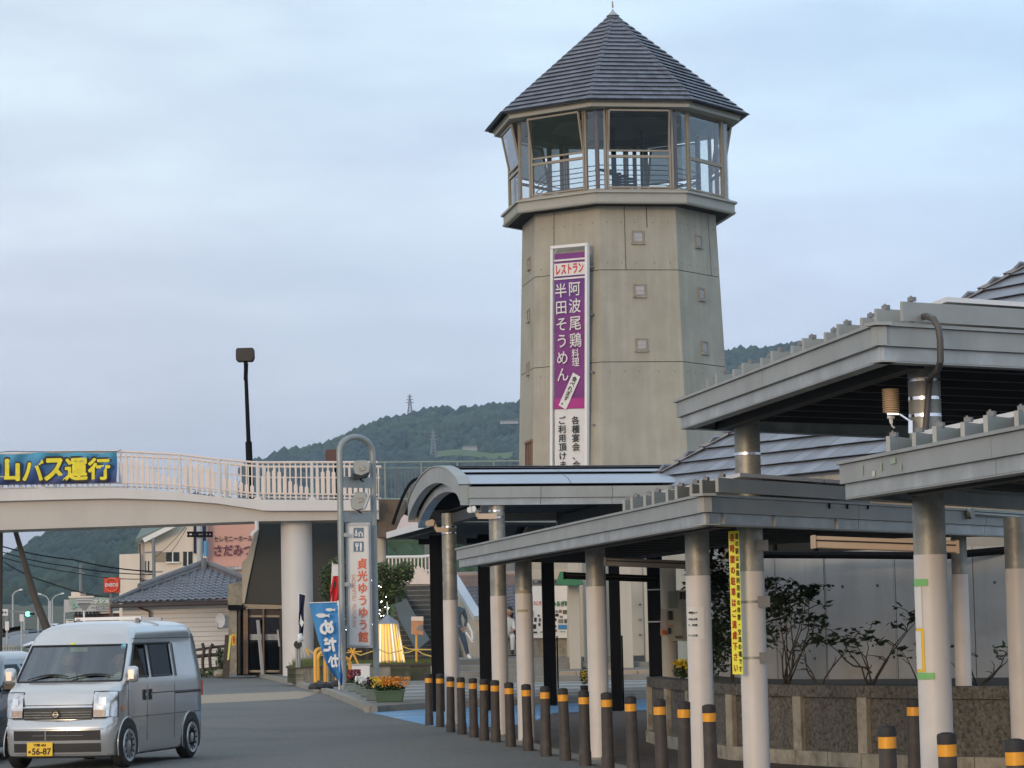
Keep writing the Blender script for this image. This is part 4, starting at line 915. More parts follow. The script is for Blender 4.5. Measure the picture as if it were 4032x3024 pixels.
part(face_poly([(897, 2300), (954, 2290), (954, 2390), (897, 2380)], ED - .1, 2), 'parapet_block', m_stainl, en, smooth=False)
part(face_poly([(898, 2382), (957, 2382), (957, 2400), (898, 2402)], ED - .3, 1), 'canopy_edge', m_black, en, smooth=False)
part(face_poly([(900, 2402), (932, 2402), (932, 2652), (897, 2652)], ED - .1, 1), 'side_wall', m_stainl, en, smooth=False)
part(face_poly([(932, 2398), (1110, 2398), (1110, 2660), (932, 2660)], ED + .5, 1), 'dark_recess', m_dark, en, smooth=False)
for x0, x1, m in ((936, 946, m_wood), (958, 976, m_woodl), (1100, 1108, m_wood), (1034, 1040, m_woodl)):
    part(face_poly([(x0, 2398), (x1, 2398), (x1, 2655), (x0, 2655)], ED - .05, .15), 'timber_post', m, en, smooth=False)
for x0, x1 in ((980, 1034), (1040, 1100)):
    dr = part(face_poly([(x0, 2425), (x1, 2425), (x1, 2645), (x0, 2645)], ED + .2, .02), 'glass_door', m_glasst, en, smooth=False)
    part(face_poly([(x0 + 4, 2497), (x1 - 4, 2497), (x1 - 4, 2520), (x0 + 4, 2520)], ED + .17, .01), 'notice', m_lgrey, dr, smooth=False)
    part(B().beam(W(x0, 2426, ED + .15), W(x1, 2426, ED + .15), .05, .08).beam(W(x0, 2643, ED + .15), W(x1, 2643, ED + .15), .05, .08), 'rail', m_bronze, dr)
part(face_poly([(978, 2400), (1100, 2400), (1100, 2422), (978, 2422)], ED + .1, .1), 'transom', m_wood, en, smooth=False)
def solo_beam(p, q, w, h, name, m, lab, cat): return solo(B().beam(p, q, w, h), name, m, lab, cat, smooth=False)
solo_beam(W(1015, 2442, ED - .6), W(1034, 2655, ED - .9), .1, .06, 'leaning_plank', m_lgrey, 'pale plank leaning across the glass doors', 'plank')
solo_beam(W(1093, 2480, ED - .5), W(1100, 2545, ED - .5), .06, .05, 'door_pull', m_lgrey, 'short pale pull bar on the glass door beside the round column', 'handle')
sp_ = thing('sign_post', 'dark timber post with two yellow notices near the entrance', 'sign post', V((W(895, 2672, 96).x, 96, 0)))
part(B().beam(V((W(888, 2668, 96).x, 96, 0)), W(899, 2500, 96), .22, .15, V((0, 1, 0))), 'post', m_wood, sp_, smooth=False)
part(B().slab([W(x, y, 95.85) for x, y in ((903, 2502), (912, 2500), (902, 2598), (894, 2600))], (0, .02, 0)), 'yellow_strip', M('pale_yellow', (.7, .68, .2), .6), sp_, smooth=False)
part(B().slab([W(x, y, 95.8) for x, y in ((913, 2497), (928, 2496), (928, 2539), (913, 2541))], (0, .02, 0)), 'yellow_plate', m_yel, sp_, smooth=False)
text('水曜日', W(920, 2518, 95.77), X, Z, .08, .3, m_dred, sp_, vert=True, bold=.05)
# rustic fence
rf_ = thing('rustic_fence', 'dark wooden rustic fence in front of the tiled house', 'fence', V((W(830, 2650, 100).x, 100, 0)))
for pts, r_ in (([(765, 2560), (830, 2550), (890, 2543)], .05), ([(772, 2585), (830, 2579), (875, 2577)], .07), ([(780, 2640), (830, 2634), (880, 2628)], .07)):
    part(B().tube([W(x, y, 100) for x, y in pts], r_, 8), 'rail', m_wood, rf_)
for pts in ([(800, 2650), (798, 2600), (804, 2560), (797, 2532)], [(830, 2650), (826, 2590), (828, 2556), (838, 2535)], [(866, 2630), (864, 2552)]):
    part(B().tube([W(x, y, 99.9) for x, y in pts], .06, 7), 'post', m_wood, rf_)
b = leaves(B(), W(872, 2590, 99), (.25, .3, .42), 300, .07, 9, hollow=0); solo(b, 'shrub', m_leaf, 'small green bush behind the timber sign post', 'shrub', fix=False)
b = leaves(leaves(B(), W(815, 2652, 98), (.6, .3, .14), 400, .06, 10, hollow=0), W(860, 2645, 98.5), (.3, .3, .14), 200, .06, 12, hollow=0); solo(b, 'ground_cover', m_grass, kind='stuff', label='low weeds at the foot of the rustic fence', cat='weeds', fix=False)
b = B().ball(W(868, 2652, 97.5), .26, 9, 6, .6); b.v = [tuple(V(v) + V((noise.noise(V(v) * 6), noise.noise(V(v) * 7), noise.noise(V(v) * 5))) * .05) for v in b.v]
solo(b, 'rock', m_stainl, 'pale rock beside the rustic fence', 'rock')

# ================================================================== CANOPIES
def canopy(label, poly, zs, edges, pdir, rail_from=None, rails=0, rstep=.5, th=.26, purl=None, panel_skip=0, loc=None, raillen=3.5, rail_off=.16, white=False, rh=.15):
    """poly: outline (x,y); edges: indices of edges (i -> i+1) that carry fascia boards; pdir: purlin direction"""
    P = [V((x, y, 0)) for x, y in poly]
    t = thing('walkway_canopy', label, 'canopy', loc or V((P[1].x, P[1].y, zs)))
    cx = sum((p for p in P), V()) / len(P)
    area = sum(P[i].x * P[(i + 1) % len(P)].y - P[(i + 1) % len(P)].x * P[i].y for i in range(len(P)))
    sg = 1 if area > 0 else -1
    part(B().prism(poly, zs + th - .05, zs + th - .01), 'roof_deck', m_fasc, t, smooth=False)
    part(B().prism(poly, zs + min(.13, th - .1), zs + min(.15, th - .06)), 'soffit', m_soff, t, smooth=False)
    for i in edges:
        a, c = P[i], P[(i + 1) % len(P)]; d = (c - a).normalized(); n = V((d.y, -d.x, 0)) * sg
        prv = (i - 1) % len(P) in edges; nxt = (i + 1) % len(P) in edges
        def bd(o0, z0, z1, nm, m, tk=.03, lab=None):
            e0 = o0 if prv else 0; e1 = o0 if nxt else 0
            ad = n * o0
            # mitre with the neighbouring edges
            pa, pc = a + ad, c + ad
            if prv:
                dd = (a - P[(i - 1) % len(P)]).normalized(); nn = V((dd.y, -dd.x, 0)) * sg; mm = (n + nn); pa = a + mm * (o0 / max(.2, mm.dot(n)))
            if nxt:
                dd = (P[(i + 2) % len(P)] - c).normalized(); nn = V((dd.y, -dd.x, 0)) * sg; mm = (n + nn); pc = c + mm * (o0 / max(.2, mm.dot(n)))
            L = (pc - pa).length; seg = max(1, round(L / 3.6)) if 'fascia' in nm else 1
            for s_ in range(seg):
                u0, u1 = lerp(pa, pc, s_ / seg), lerp(pa, pc, (s_ + 1) / seg); g = d * .004 if seg > 1 else V()
                part(B().slab([u0 + g + Z * (zs + z0), u1 - g + Z * (zs + z0), u1 - g + Z * (zs + z1), u0 + g + Z * (zs + z1)], -n * tk), nm, m, t, smooth=False)
        if white: bd(.02, 0, .12, 'edge_fascia', m_white); continue
        bd(.0, 0, .098, 'lower_fascia', m_fasc2); bd(.035, .1, .236, 'upper_fascia', m_fasc, .07); bd(.06, .239, .262, 'roof_lip', m_fasc, .12)
        # bottom flange and web stiffeners on the far right-going edges
        part(B().slab([a + Z * (zs - .012), c + Z * (zs - .012), c - n * .12 + Z * (zs - .012), a - n * .12 + Z * (zs - .012)], Z * .01), 'bottom_flange', m_fasc, t, smooth=False)
        if i == edges[-1] and len(edges) > 1 and not white:
            for s_ in (.5, 2.1, 4.2): part(B().beam(a + d * s_ * .6 + n * .008 + Z * zs, a + d * s_ * .6 + n * .008 + Z * (zs + .098), .02, .03, n), 'stiffener', m_fasc2, t)
    # purlins under the soffit
    if purl:
        o, L, step, cnt, ld = purl; me_ = mesh(B().box((0, 0, 0), (1, 1, 1)), 'purlin', m_pur, smooth=False)
        for k in range(cnt):
            p0 = V((o[0], o[1], zs + .09)) + ld * (step * k + .3) + pdir * .1; yv = Z.cross(pdir)
            inst(me_, 'purlin', t, basis(p0 + pdir * (L / 2), pdir * L, yv * .05, Z * .08))
        e0 = V((o[0], o[1], zs + .05)) + pdir * .45 + ld * .3
        part(B().beam(e0, e0 + ld * (step * (cnt - .5)), .12, .13), 'beam', m_pur, t, smooth=False)
    if rails:
        o, ld = rail_from; yv = Z.cross(pdir)
        rm = mesh(B().box((0, 0, 0), (1, 1, 1)), 'mounting_rail', m_fasc, smooth=False)
        cm_ = mesh(B().box((0, 0, .5), (1, 1, 1)).box((.0, .2, 1.1), (.25, .3, .6)), 'panel_clamp', m_grey, smooth=False)
        zz_ = zs + th + .02 + rh / 2
        for k in range(rails):
            p0 = V((o[0], o[1], zz_)) + ld * (rstep * k) + pdir * (rail_off + (.0 if k % 2 else .05))
            inst(rm, 'mounting_rail', t, basis(p0 + pdir * (raillen / 2), pdir * raillen, yv * .03, Z * (rh if k % 2 else rh - .012)))
            inst(cm_, 'panel_clamp', t, basis(p0 + pdir * .1 + Z * (rh / 2), pdir * .04, yv * .05, Z * .03))
        for k in range(0, rails - 1, 2):
            a = V((o[0], o[1], zz_ + rh / 2 + .02)) + ld * (rstep * k + .04) + pdir * (rail_off + .5); s2 = ld * (rstep * 2 - .05)
            if k + 2 > rails - 1: s2 = ld * (rstep - .0)
            for j in range(int(raillen // 1.7)):
                q = a + pdir * (j * 1.68); pp = part(B().slab([q, q + pdir * 1.65, q + pdir * 1.65 + s2, q + s2], Z * .035), 'solar_panel', m_white, t, smooth=False)
                i_ = q + (pdir + s2.normalized()) * .03 + Z * .0355
                part(B().sheet([i_, i_ + pdir * 1.59, i_ + pdir * 1.59 + s2 * .94, i_ + s2 * .94]), 'cell_face', m_navy, pp)
    return t
def unit(x, y): return V((x, y, 0)).normalized()
bz = .87
def cpt(px, py, zs): p = G(px, py, zs); return (p.x, p.y)
# canopy 1: the long low one
zs1 = 2.47
T1, C1 = cpt(1808, 2232, zs1), cpt(2781, 2062, zs1); q1 = cpt(4032, 2112, zs1)
d1 = unit(q1[0] - C1[0], q1[1] - C1[1]); l1 = unit(T1[0] - C1[0], T1[1] - C1[1])
E1_ = (C1[0] + d1.x * 9, C1[1] + d1.y * 9)
print('C1', C1, 'T1', T1, 'q1', q1)
can1 = canopy('long low grey canopy with the nearest corner over the yellow sign', [T1, C1, E1_, (E1_[0] + .8, E1_[1] + 2.6), (4.5, 33.7), (3.0, 35.6), (1.6, 43.5), (.3, 41.3)], zs1, [0, 1], d1,
              rail_from=((C1[0], C1[1]), l1), rails=9, rstep=.5, rh=.14, purl=((C1[0], C1[1]), 3.1, .75, 19, l1), raillen=3.4)
zs2 = 3.41
T2, C2 = cpt(2681, 1686, zs2), cpt(3468, 1418, zs2); q2 = cpt(4032, 1445, zs2)
d2 = unit(q2[0] - C2[0], q2[1] - C2[1]); l2 = unit(T2[0] - C2[0], T2[1] - C2[1])
E2 = (C2[0] + d2.x * 6, C2[1] + d2.y * 6); F2 = cpt(3595, 1727, zs2); f2 = unit(F2[0] - T2[0], F2[1] - T2[1])
print('C2', C2, 'T2', T2, 'q2', q2, 'F2', F2)
can2 = canopy('high grey canopy with staggered mounting rails and solar panels on top', [T2, C2, E2, (T2[0] + f2.x * 6, T2[1] + f2.y * 6)], zs2, [0, 1, 3], d2,
              rail_from=((C2[0], C2[1]), l2), rails=13, rstep=.49, purl=((C2[0], C2[1]), 5.6, .62, 10, l2), raillen=5.1)
zs3 = 2.47
T3, q3 = cpt(3330, 1961, zs3), cpt(4032, 1851, zs3)
l3 = unit(T3[0] - q3[0], T3[1] - q3[1]); C3 = (q3[0] - l3.x * 2.4, q3[1] - l3.y * 2.4); d3 = d2
print('T3', T3, 'q3', q3)
can3 = canopy('near low grey canopy cut off by the edge of the picture, with weathered sticker marks', [T3, C3, (C3[0] + d3.x * 5, C3[1] + d3.y * 5), (T3[0] + d1.x * 5, T3[1] + d1.y * 5)], zs3, [0, 1, 3], d1,
              rail_from=((C3[0], C3[1]), l3), rails=12, rstep=.45, rh=.12, purl=((C3[0], C3[1]), 4, .6, 8, l3), raillen=3.4)
for (px, py, w, h, m) in ((3396, 1852, 16, 38, m_tape), (3470, 1838, 18, 30, m_tape), (3516, 1815, 60, 22, m_tape), (3440, 1865, 30, 22, m_banw), (3548, 1838, 14, 26, m_tape)):
    n = V((-l3.y, l3.x, 0)); n = n if n.y < 0 else -n
    c = hit(px, py, V((T3[0], T3[1], zs3)) + n * .04, n); part(B().slab([c + l3 * (a * w / FPX * 9.5) * -1 + Z * (b_ * h / FPX * 9) for a, b_ in ((-1, -1), (1, -1), (1, 1), (-1, 1))], n * .003), 'sticker_remnant', M('faded_sticker', (.33, .4, .3), .7) if m is m_tape else M('pale_sticker', (.6, .56, .46), .7), can3, smooth=False)
# canopy 4: far black steel shelter with white edge
zs4 = 3.41
T4, C4 = cpt(1525, 2120, zs4), cpt(1699, 2073, zs4); l4 = unit(T4[0] - C4[0], T4[1] - C4[1])
can4 = canopy('far dark shelter with a thin pale edge behind the arched canopy', [T4, C4, (1.0, 49.5), (5.2, 53), (6.2, 66), (-.2, 64)], zs4, [0], d1, white=True, th=.13,
              purl=((C4[0], C4[1]), 5.5, 1.2, 5, l4))
for ch in list(can4.children):
    if ch.name.split('.')[0] in ('lower_fascia', 'upper_fascia', 'roof_lip'): ch.data.materials[0] = m_white

# ---- columns (white below, galvanised above)
def column(px, py_ref, d, ztop, lab, r_=.12, zw=2.065, m0=m_col, grp='round canopy columns'):
    b0 = W(px, py_ref, d); t = thing('canopy_column', lab, 'column', V((b0.x, d, 0)), grp)
    z_ = min(zw, ztop)
    part(B().cyl((b0.x, d, 0), (b0.x, d, z_), r_ + .003, n=28), 'painted_lower', m0, t)
    if ztop > zw: part(B().cyl((b0.x, d, z_), (b0.x, d, ztop), r_, n=28), 'galvanised_upper', m_galv, t)
    part(B().cyl((b0.x, d, -.02), (b0.x, d, .03), r_ + .03, n=24), 'foot_ring', m_kerb, t)
    return t
cA = column(1775, 2450, 44.6, 3.5, 'slender column under the front arch of the barrel canopy, carrying the first camera')
cB = column(1965, 2450, 40.1, 3.5, 'column carrying a white camera at the near foot of the barrel canopy')
cC = column(2065, 2450, 37.8, zs1 + .12, 'column with two yellowish tape rings, closest to the barrel canopy columns')
cD = column(2350, 2450, 32.5, zs1 + .12, 'plain white column standing alone between the black post and the notice column')
cE = column(2753, 2450, 26.6, zs1 + .12, 'column with a white paper notice')
cF = column(2963, 2450, 25.0, zs2 + .12, 'tall column holding the long yellow sign')
cG = column(3672, 2450, 19.9, zs2 + .12, 'thick near column with green tape and edge on posters')
cH = column(4014, 2450, 26.6, zs1 + .1, 'column cut by the edge of the picture', zw=2.065)
cI = column(2636, 2500, 43.0, 2.6, 'dull beige column behind the map poster, furthest back', .125, zw=3, m0=m_beige)
cJ = column(3786, 2450, 29.3, zs1 + .1, 'thin bluish column hidden behind the thick near column', .085)
for y in (2330, 2405):
    p = W(2060, y, 37.8); part(B().tube([V((cC.location.x + .1255 * math.cos(R(a)), 37.8 + .1255 * math.sin(R(a)), p.z)) for a in range(200, 330, 13)], .0, 4), 'tape_trace', m_cream, cC) if False else part(B().grid([[V((cC.location.x + .1245 * math.cos(R(a)), 37.8 + .1245 * math.sin(R(a)), p.z + dz)) for a in range(215, 300, 8)] for dz in (-.018, .018)]), 'tape_trace', M('old_tape', (.42, .36, .24), .7), cC)
def bands(t, zlist, r_=.124, m=m_chrome):
    for z in zlist: part(B().cyl((t.location.x, t.location.y, z - .012), (t.location.x, t.location.y, z + .012), r_, n=28), 'steel_band', m, t)
bands(cG, [W(3650, y, 19.9).z for y in (1497, 1570, 1637)]); bands(cF, [W(2935, y, 25).z for y in (1788, 1878)])
bands(cA, [W(1770, 2075, 44.6).z, W(1770, 2098, 44.6).z]); bands(cB, [W(1955, 2012, 40.1).z, W(1955, 2038, 40.1).z])
for y in (2150, 2370, 2590):
    z = W(2960, y, 25).z; bands(cF, [z], .1245, m_galv); part(B().box((cF.location.x + .1, 24.89, z), (.11, .05, .1)), 'clamp', m_grey, cF, smooth=False)

# yellow sign
c = W(2905, 2380, 24.8)
ys = thing('yellow_sign', 'tall narrow yellow parking warning sign strapped to the column', 'sign', V((c.x, 24.8, W(2905, 2655, 24.8).z)))
tl_, tr_, br_, bl_ = W(2868, 2092, 24.8), W(2909, 2089, 24.78), W(2926, 2655, 24.78), W(2885, 2655, 24.8)
ex_ = unit((tr_ - tl_).x, .02)
part(B().slab([bl_, br_, tr_, tl_], (0, .012, 0)), 'board', m_signy, ys, smooth=False)
upy = (lerp(tl_, tr_, .5) - lerp(bl_, br_, .5)).normalized(); k = 24.8 / FPX
text('道の駅は道路利用者の休憩・交流の場です', lerp(lerp(tl_, bl_, .5), lerp(tr_, br_, .5), .76) - V((0, .006, 0)), X, upy, 13 * k, 540 * k, m_ink, ys, vert=True, bold=.02, sp=1.3)
text('長時間の駐車はご遠慮下さい', lerp(lerp(tl_, bl_, .5), lerp(tr_, br_, .5), .3) - V((0, .006, 0)), X, upy, 17 * k, 535 * k, m_dred, ys, vert=True, bold=.035, sp=1.45)

# paper notice on column E
nt_ = thing('paper_notice', 'white paper notice wrapped on the column beside the map poster', 'notice', V((cE.location.x, 26.47, W(2730, 2525, 26.47).z)))
def wrap(t, cx, cy, r_, a0, a1, z0, z1, m, nm): return part(B().grid([[V((cx + r_ * math.cos(R(lerp(a0, a1, k / 8))), cy + r_ * math.sin(R(lerp(a0, a1, k / 8))), z)) for k in range(9)] for z in (z0, z1)]), nm, m, t, fix=False, ang=180)
z1_, z0_ = W(2740, 2390, 26.5).z, W(2740, 2517, 26.5).z
wrap(nt_, cE.location.x, 26.6, .127, 205, 289, z0_, z1_, m_paper, 'sheet')
for y, s_ in ((2412, '願い'), (2438, '客様の休憩'), (2461, '日、長時間'), (2502, 'ゆうゆう館')):
    text(s_, W(2728, y, 26.468), X, Z, 34 * 26.5 / FPX, 8 * 26.5 / FPX, m_ink, nt_, bold=.04)
# map poster on column I
mpst = thing('map_poster', 'faded greenish map poster with small pictures behind the notice column', 'poster', V((W(2660, 2450, 42.7).x, 42.7, W(2660, 2520, 42.7).z)))
m_mapp = M('map_paper', (.38, .37, .27), .7, var=.12, sc=6)
part(B().slab([W(x, y, 42.7) for x, y in ((2626, 2326), (2712, 2322), (2716, 2526), (2630, 2522))], (0, .02, 0)), 'board', m_mapp, mpst, smooth=False)
part(B().slab([W(x, y, 42.68) for x, y in ((2632, 2329), (2668, 2327), (2668, 2395), (2632, 2395))], (0, .006, 0)), 'picture', M('map_grey', (.2, .2, .16), .7), mpst, smooth=False)
for x, y, w_, h_, m in ((2640, 2423, 9, 18, m_ink), (2682, 2345, 6, 15, m_ink), (2695, 2345, 5, 15, m_ink), (2636, 2484, 6, 12, m_ink), (2642, 2464, 10, 2, m_red), (2672, 2508, 14, 5, m_stain)):
    part(B().slab([W(x + a * w_, y + b_ * h_, 42.66) for a, b_ in ((-1, 1), (1, 1), (1, -1), (-1, -1))], (0, .006, 0)), 'picture', m, mpst, smooth=False)
text('道の駅案内図', W(2690, 2440, 42.65), X, Z, .05, .6, m_grey, mpst, vert=True)
np_ = thing('notice_card', 'small orange and white notice card beside the faded map poster', 'notice', V((W(2612, 2480, 42.86).x, 42.86, W(2612, 2500, 42.86).z)))
part(B().slab([W(x, y, 42.86) for x, y in ((2602, 2395), (2625, 2400), (2629, 2502), (2600, 2502))], (0, .008, 0)), 'card', M('notice_card_paper', (.5, .42, .36), .7), np_, smooth=False)
part(B().slab([W(x, y, 42.84) for x, y in ((2606, 2478), (2625, 2478), (2627, 2500), (2604, 2500))], (0, .008, 0)), 'orange_panel', M('orange_print', (.7, .26, .08), .7), np_, smooth=False)
text('注意', W(2615, 2489, 42.83), X, Z, 16 * 42.8 / FPX, 12 * 42.8 / FPX, m_dred, np_, bold=.05)
# posters edge-on on column G
pg = thing('edge_on_posters', 'white sheet and yellow bordered card taped with green tape to the thick column', 'poster', V((cG.location.x - .1, 19.8, W(3640, 2655, 19.8).z)))
gx, gy = cG.location.x, 19.9
wrap(pg, gx, gy, .127, 183, 226, W(3640, 2470, 19.9).z, W(3640, 2310, 19.9).z, m_paper, 'white_sheet')
wrap(pg, gx, gy, .1275, 183, 206, W(3640, 2440, 19.9).z, W(3640, 2360, 19.9).z, m_grey, 'printed_panel') if False else None
wrap(pg, gx, gy, .127, 183, 230, W(3640, 2645, 19.9).z, W(3640, 2474, 19.9).z, m_yel, 'yellow_card')
wrap(pg, gx, gy, .129, 183, 219, W(3640, 2635, 19.9).z, W(3640, 2484, 19.9).z, m_paper, 'card_inset')
wrap(pg, gx, gy, .13, 183, 250, W(3640, 2308, 19.9).z, W(3640, 2280, 19.9).z, m_tape, 'green_tape')
wrap(pg, gx, gy, .13, 183, 262, W(3640, 2674, 19.9).z, W(3640, 2648, 19.9).z, m_tape, 'green_tape')
# weather sensor and conduit on column G
wsn = thing('weather_sensor', 'beige louvred weather sensor on a bracket beside the thick column', 'sensor', W(3508, 1640, 19.9))
top = W(3506, 1532, 19.9); H = (W(3506, 1532, 19.9) - W(3506, 1627, 19.9)).z
prof = [(.03, 0)]
for i in range(11): prof += [(.06, -H * i / 11), (.066, -H * (i + .45) / 11), (.045, -H * (i + .55) / 11), (.045, -H * (i + .95) / 11)]
part(B().lathe(top, prof, 20), 'louvre_stack', m_sensor, wsn)
part(B().cyl(W(3508, 1630, 19.9), W(3508, 1648, 19.9), .028, n=10).cyl(W(3508, 1648, 19.9), W(3510, 1668, 19.9), .016, .012, 8).tube([W(3510, 1668, 19.9), W(3513, 1678, 19.9), W(3522, 1685, 19.9)], .006, 5), 'stem', m_paper, wsn)
part(B().beam(W(3495, 1630, 19.86), W(3540, 1631, 19.84), .05, .012).beam(W(3540, 1631, 19.84), W(3584, 1660, 19.84), .05, .012).beam(W(3584, 1656, 19.8), W(3584, 1706, 19.8), .03, .03, V((0, 1, 0))), 'bracket', m_chrome, wsn)
cpd = 18.75
cdt = solo(B().tube([W(x, y, d) for x, y, d in ((3590, 1258, 19.3), (3620, 1250, 19.1), (3650, 1245, 18.95), (3676, 1256, 18.85), (3695, 1290, 18.82), (3702, 1340, 18.82), (3703, 1420, 18.84), (3695, 1452, 19.0), (3668, 1478, 19.5), (3660, 1500, 19.72), (3654, 1580, 19.74), (3645, 1680, 19.74), (3640, 1800, 19.74))], .024, 12), 'conduit', M('conduit_grey', (.085, .075, .07), .5, var=.08), 'dark flexible conduit curving over the high canopy edge and down the column', 'conduit')
# cameras on columns A and B
for t_, px, py, d, lab, far_ in ((cB, 1860, 2007, 39.9, 'white security camera on the near foot of the barrel canopy', 0), (cA, 1697, 2060, 44.4, 'dark lensed camera on the farther barrel canopy column', 1)):
    k = d / FPX; c = W(px, py, d); cm = thing('security_camera', lab, 'camera', c - Z * .1)
    part(B().slab([c + V((x * k, -.06, z * k)) for x, z in ((-22, -6), (-14, -14), (12, -12), (16, 8), (8, 16), (-20, 8))], (0, .12, 0)), 'housing', m_white if not far_ else m_lampb, cm, bevel=.01)
    part(B().beam(c + V((12 * k, 0, 0)), c + V((22 * k, 0, -28 * k)), .04, .05).beam(c + V((20 * k, 0, -26 * k)), V((t_.location.x, d, c.z - 28 * k)), .05, .08), 'arm', m_lampb, cm)
# fluorescent fittings
def fitting(px0, py0, px1, py1, d, h, m, lab):
    a, c = W(px0, py0, d), W(px1, py1, d); t = thing('strip_light', lab, 'light fitting', lerp(a, c, .5))
    part(B().beam(a, c, .16, h), 'housing', m, t, bevel=.01); part(B().beam(a - V((0, .085, -h * .12)), c - V((0, .085, -h * .12)), .01, .012), 'seam', m_dark, t)
    for p in (a, c): part(B().box(p, (.025, .19, h * 1.1)), 'end_cap', m, t)
fitting(3202, 2134, 3764, 2154, 22.6, .1, m_lampb, 'beige strip light under the near end of the low canopy')
fitting(2382, 2212, 2702, 2224, 30, .09, m_lampd, 'brown grey strip light between the plain column and the notice column')
fitting(2222, 2266, 2592, 2280, 34, .085, m_black, 'black cable tray below the strip lights')
# small fittings on canopy 1 right face
for px, py, lab in ((3812, 2022, 'round pale junction disc on the far fascia'),):
    n = V((d1.y, -d1.x, 0)); c = hit(px, py, V((C1[0], C1[1], zs1)) + n * .05, n); tt = thing('junction_disc', lab, 'electrical fitting', c)
    part(B().cyl(c, c + n * .05, .058, n=18), 'disc', m_galv, tt); part(B().tube([c + n * .03, hit(3998, 2036, V((C1[0], C1[1], zs1)) + n * .05, n) + n * .03], .016, 6), 'conduit', m_fasc, tt)
n = V((d1.y, -d1.x, 0))
hk = [hit(x, 2000 - 12 + (x - 3270) * .02, V((C1[0], C1[1], zs1)) + n * .045, n) for x in (3266, 3337, 3418)]
for i, c in enumerate(hk): part(B().beam(c + Z * .03, c - Z * .035, .012, .016, n), 'hook', m_black, can1)
# black posts
for px, d, w_, zt_, lab in ((1721, 52.5, .24, zs4, 'black square post beside the farther barrel canopy column'), (1910, 52.5, .24, zs4, 'black square post right of the walking person'), (2161, 55, .26, zs4, 'black square post in front of the welcome poster'), (2422, 50.6, .2, zs4, 'narrow black post in front of the concrete building'), (2582, 56, .31, zs4, 'broad black post with white cable ties')):
    p = W(px, 2450, d); t = thing('black_post', lab, 'post', V((p.x, d, 0)), 'black shelter posts')
    part(B().box((p.x, d, zt_ / 2), (w_, w_, zt_)), 'shaft', m_black, t, smooth=False, bevel=.008)
    part(B().box((p.x + w_ * .62, d + .1, .7), (.03, .03, 1.4)), 'downpipe', m_black, t)
    if px == 2582:
        for y in (2322, 2448, 2698): z = W(px, y, d).z; part(B().box((p.x, d, z), (w_ + .02, w_ + .02, .025)), 'cable_tie', m_lgrey, t, smooth=False)
    if px in (1721, 1910): part(B().box((p.x - .16, d, zt_ - .12), (.34, .2, .1)), 'bracket', m_black, t, smooth=False)
for px, top, bot, d, lab in ((1711, 2514, 2738, 60, 'short white pole in front of the first black post'), (1741, 2514, 2738, 60.3, 'short white pole partly behind the first white column'), (1904, 2555, 2740, 58, 'short white pole beside the second black post')):
    p = W(px, 2600, d); z = W(px, top, d).z; solo(B().cyl((p.x, d, .1), (p.x, d, z), .035, n=12).ball((p.x, d, z), .035, 10, 4), 'white_pole', m_white, lab, 'pole', 'short white poles')

# ---- barrel canopy
za_ = zs2 + .02
FN, FL = G(1843, 1989, zs2), G(1634, 2056, zs2); q = G(2395, 1984, zs2); axd = unit(q.x - FN.x, q.y - FN.y)
print('barrel', FN, FL, q)
bc = thing('barrel_canopy', 'long arched canopy with pale metal roofing and a grey curved gable', 'canopy', V((FN.x, FN.y, zs2)))
LEN = 12.5; sv = FL - FN; Hn = .24; RISE = .44
def arch(u, w, off=0.):     # u across 0..1, w along the axis
    z = zs2 + Hn + RISE * math.sin(math.pi * u) ** .68 if 0 < u < 1 else zs2 + Hn
    return FN + sv * u + axd * w + Z * (z - zs2 + off)
EN = lambda u: lerp(3.35, 10.5, u)
NS = 8
for i in range(NS):
    for j, (w0, w1) in enumerate(((.0, 1.6), (1.61, 5.0), (5.01, 8.8), (8.81, LEN))):
        u0, u1 = i / NS, (i + 1) / NS; r_ = [[], []]; w1 = min(w1, EN(u0))
        if w1 <= w0: continue
        for k in range(4):
            u = lerp(u0 + .002, u1 - .002, k / 3); st = .028 * (1 - k / 3)
            r_[0].append(arch(u, w0, .03 + st)); r_[1].append(arch(u, w1, .03 + st))
        rr = B().grid(r_); part(rr, 'roofing_sheet', m_roofm, bc)
        part(B().beam(r_[0][0] + Z * .002, r_[1][0] + Z * .002, .008, .008), 'seam', m_seam, bc, smooth=False)
U = [k / 24 for k in range(25)]
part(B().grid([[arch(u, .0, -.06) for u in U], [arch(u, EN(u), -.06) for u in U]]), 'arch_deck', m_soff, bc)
def archband(w0, w1, o0, o1, nm, m): part(B().grid([[arch(u, w0, o0) for u in U], [arch(u, w0, o1) for u in U], [arch(u, w1, o1) for u in U], [arch(u, w1, o0) for u in U], [arch(u, w0, o0) for u in U]]), nm, m, bc)
archband(-.12, .0, -.2, .05, 'curved_fascia', m_fasc); archband(-.14, .05, .052, .07, 'edge_trim', m_fasc); archband(.05, .2, -.34, -.21, 'inner_arch', m_fasc2)
for u in (0, 1): part(B().sheet([arch(u, -.12, -.24), arch(u, .02, -.24), arch(u, .02, .05), arch(u, -.12, .05)]), 'end_plate', m_fasc, bc)
archband(2.5, 2.65, -.36, -.05, 'rib', m_pur); pass
nb_ = V((axd.y, -axd.x, 0))
for nm, z0, z1, o, m in (('lower_fascia', 0, .1, 0, m_fasc2), ('upper_fascia', .104, .27, .04, m_fasc)):
    for s_ in range(3):
        a, c = FN + axd * (3.35 * s_ / 3 + .004) + nb_ * o, FN + axd * (3.35 * (s_ + 1) / 3 - .004) + nb_ * o
        part(B().slab([a + Z * z0, c + Z * z0, c + Z * z1, a + Z * z1], -nb_ * .05), nm, m, bc, smooth=False)
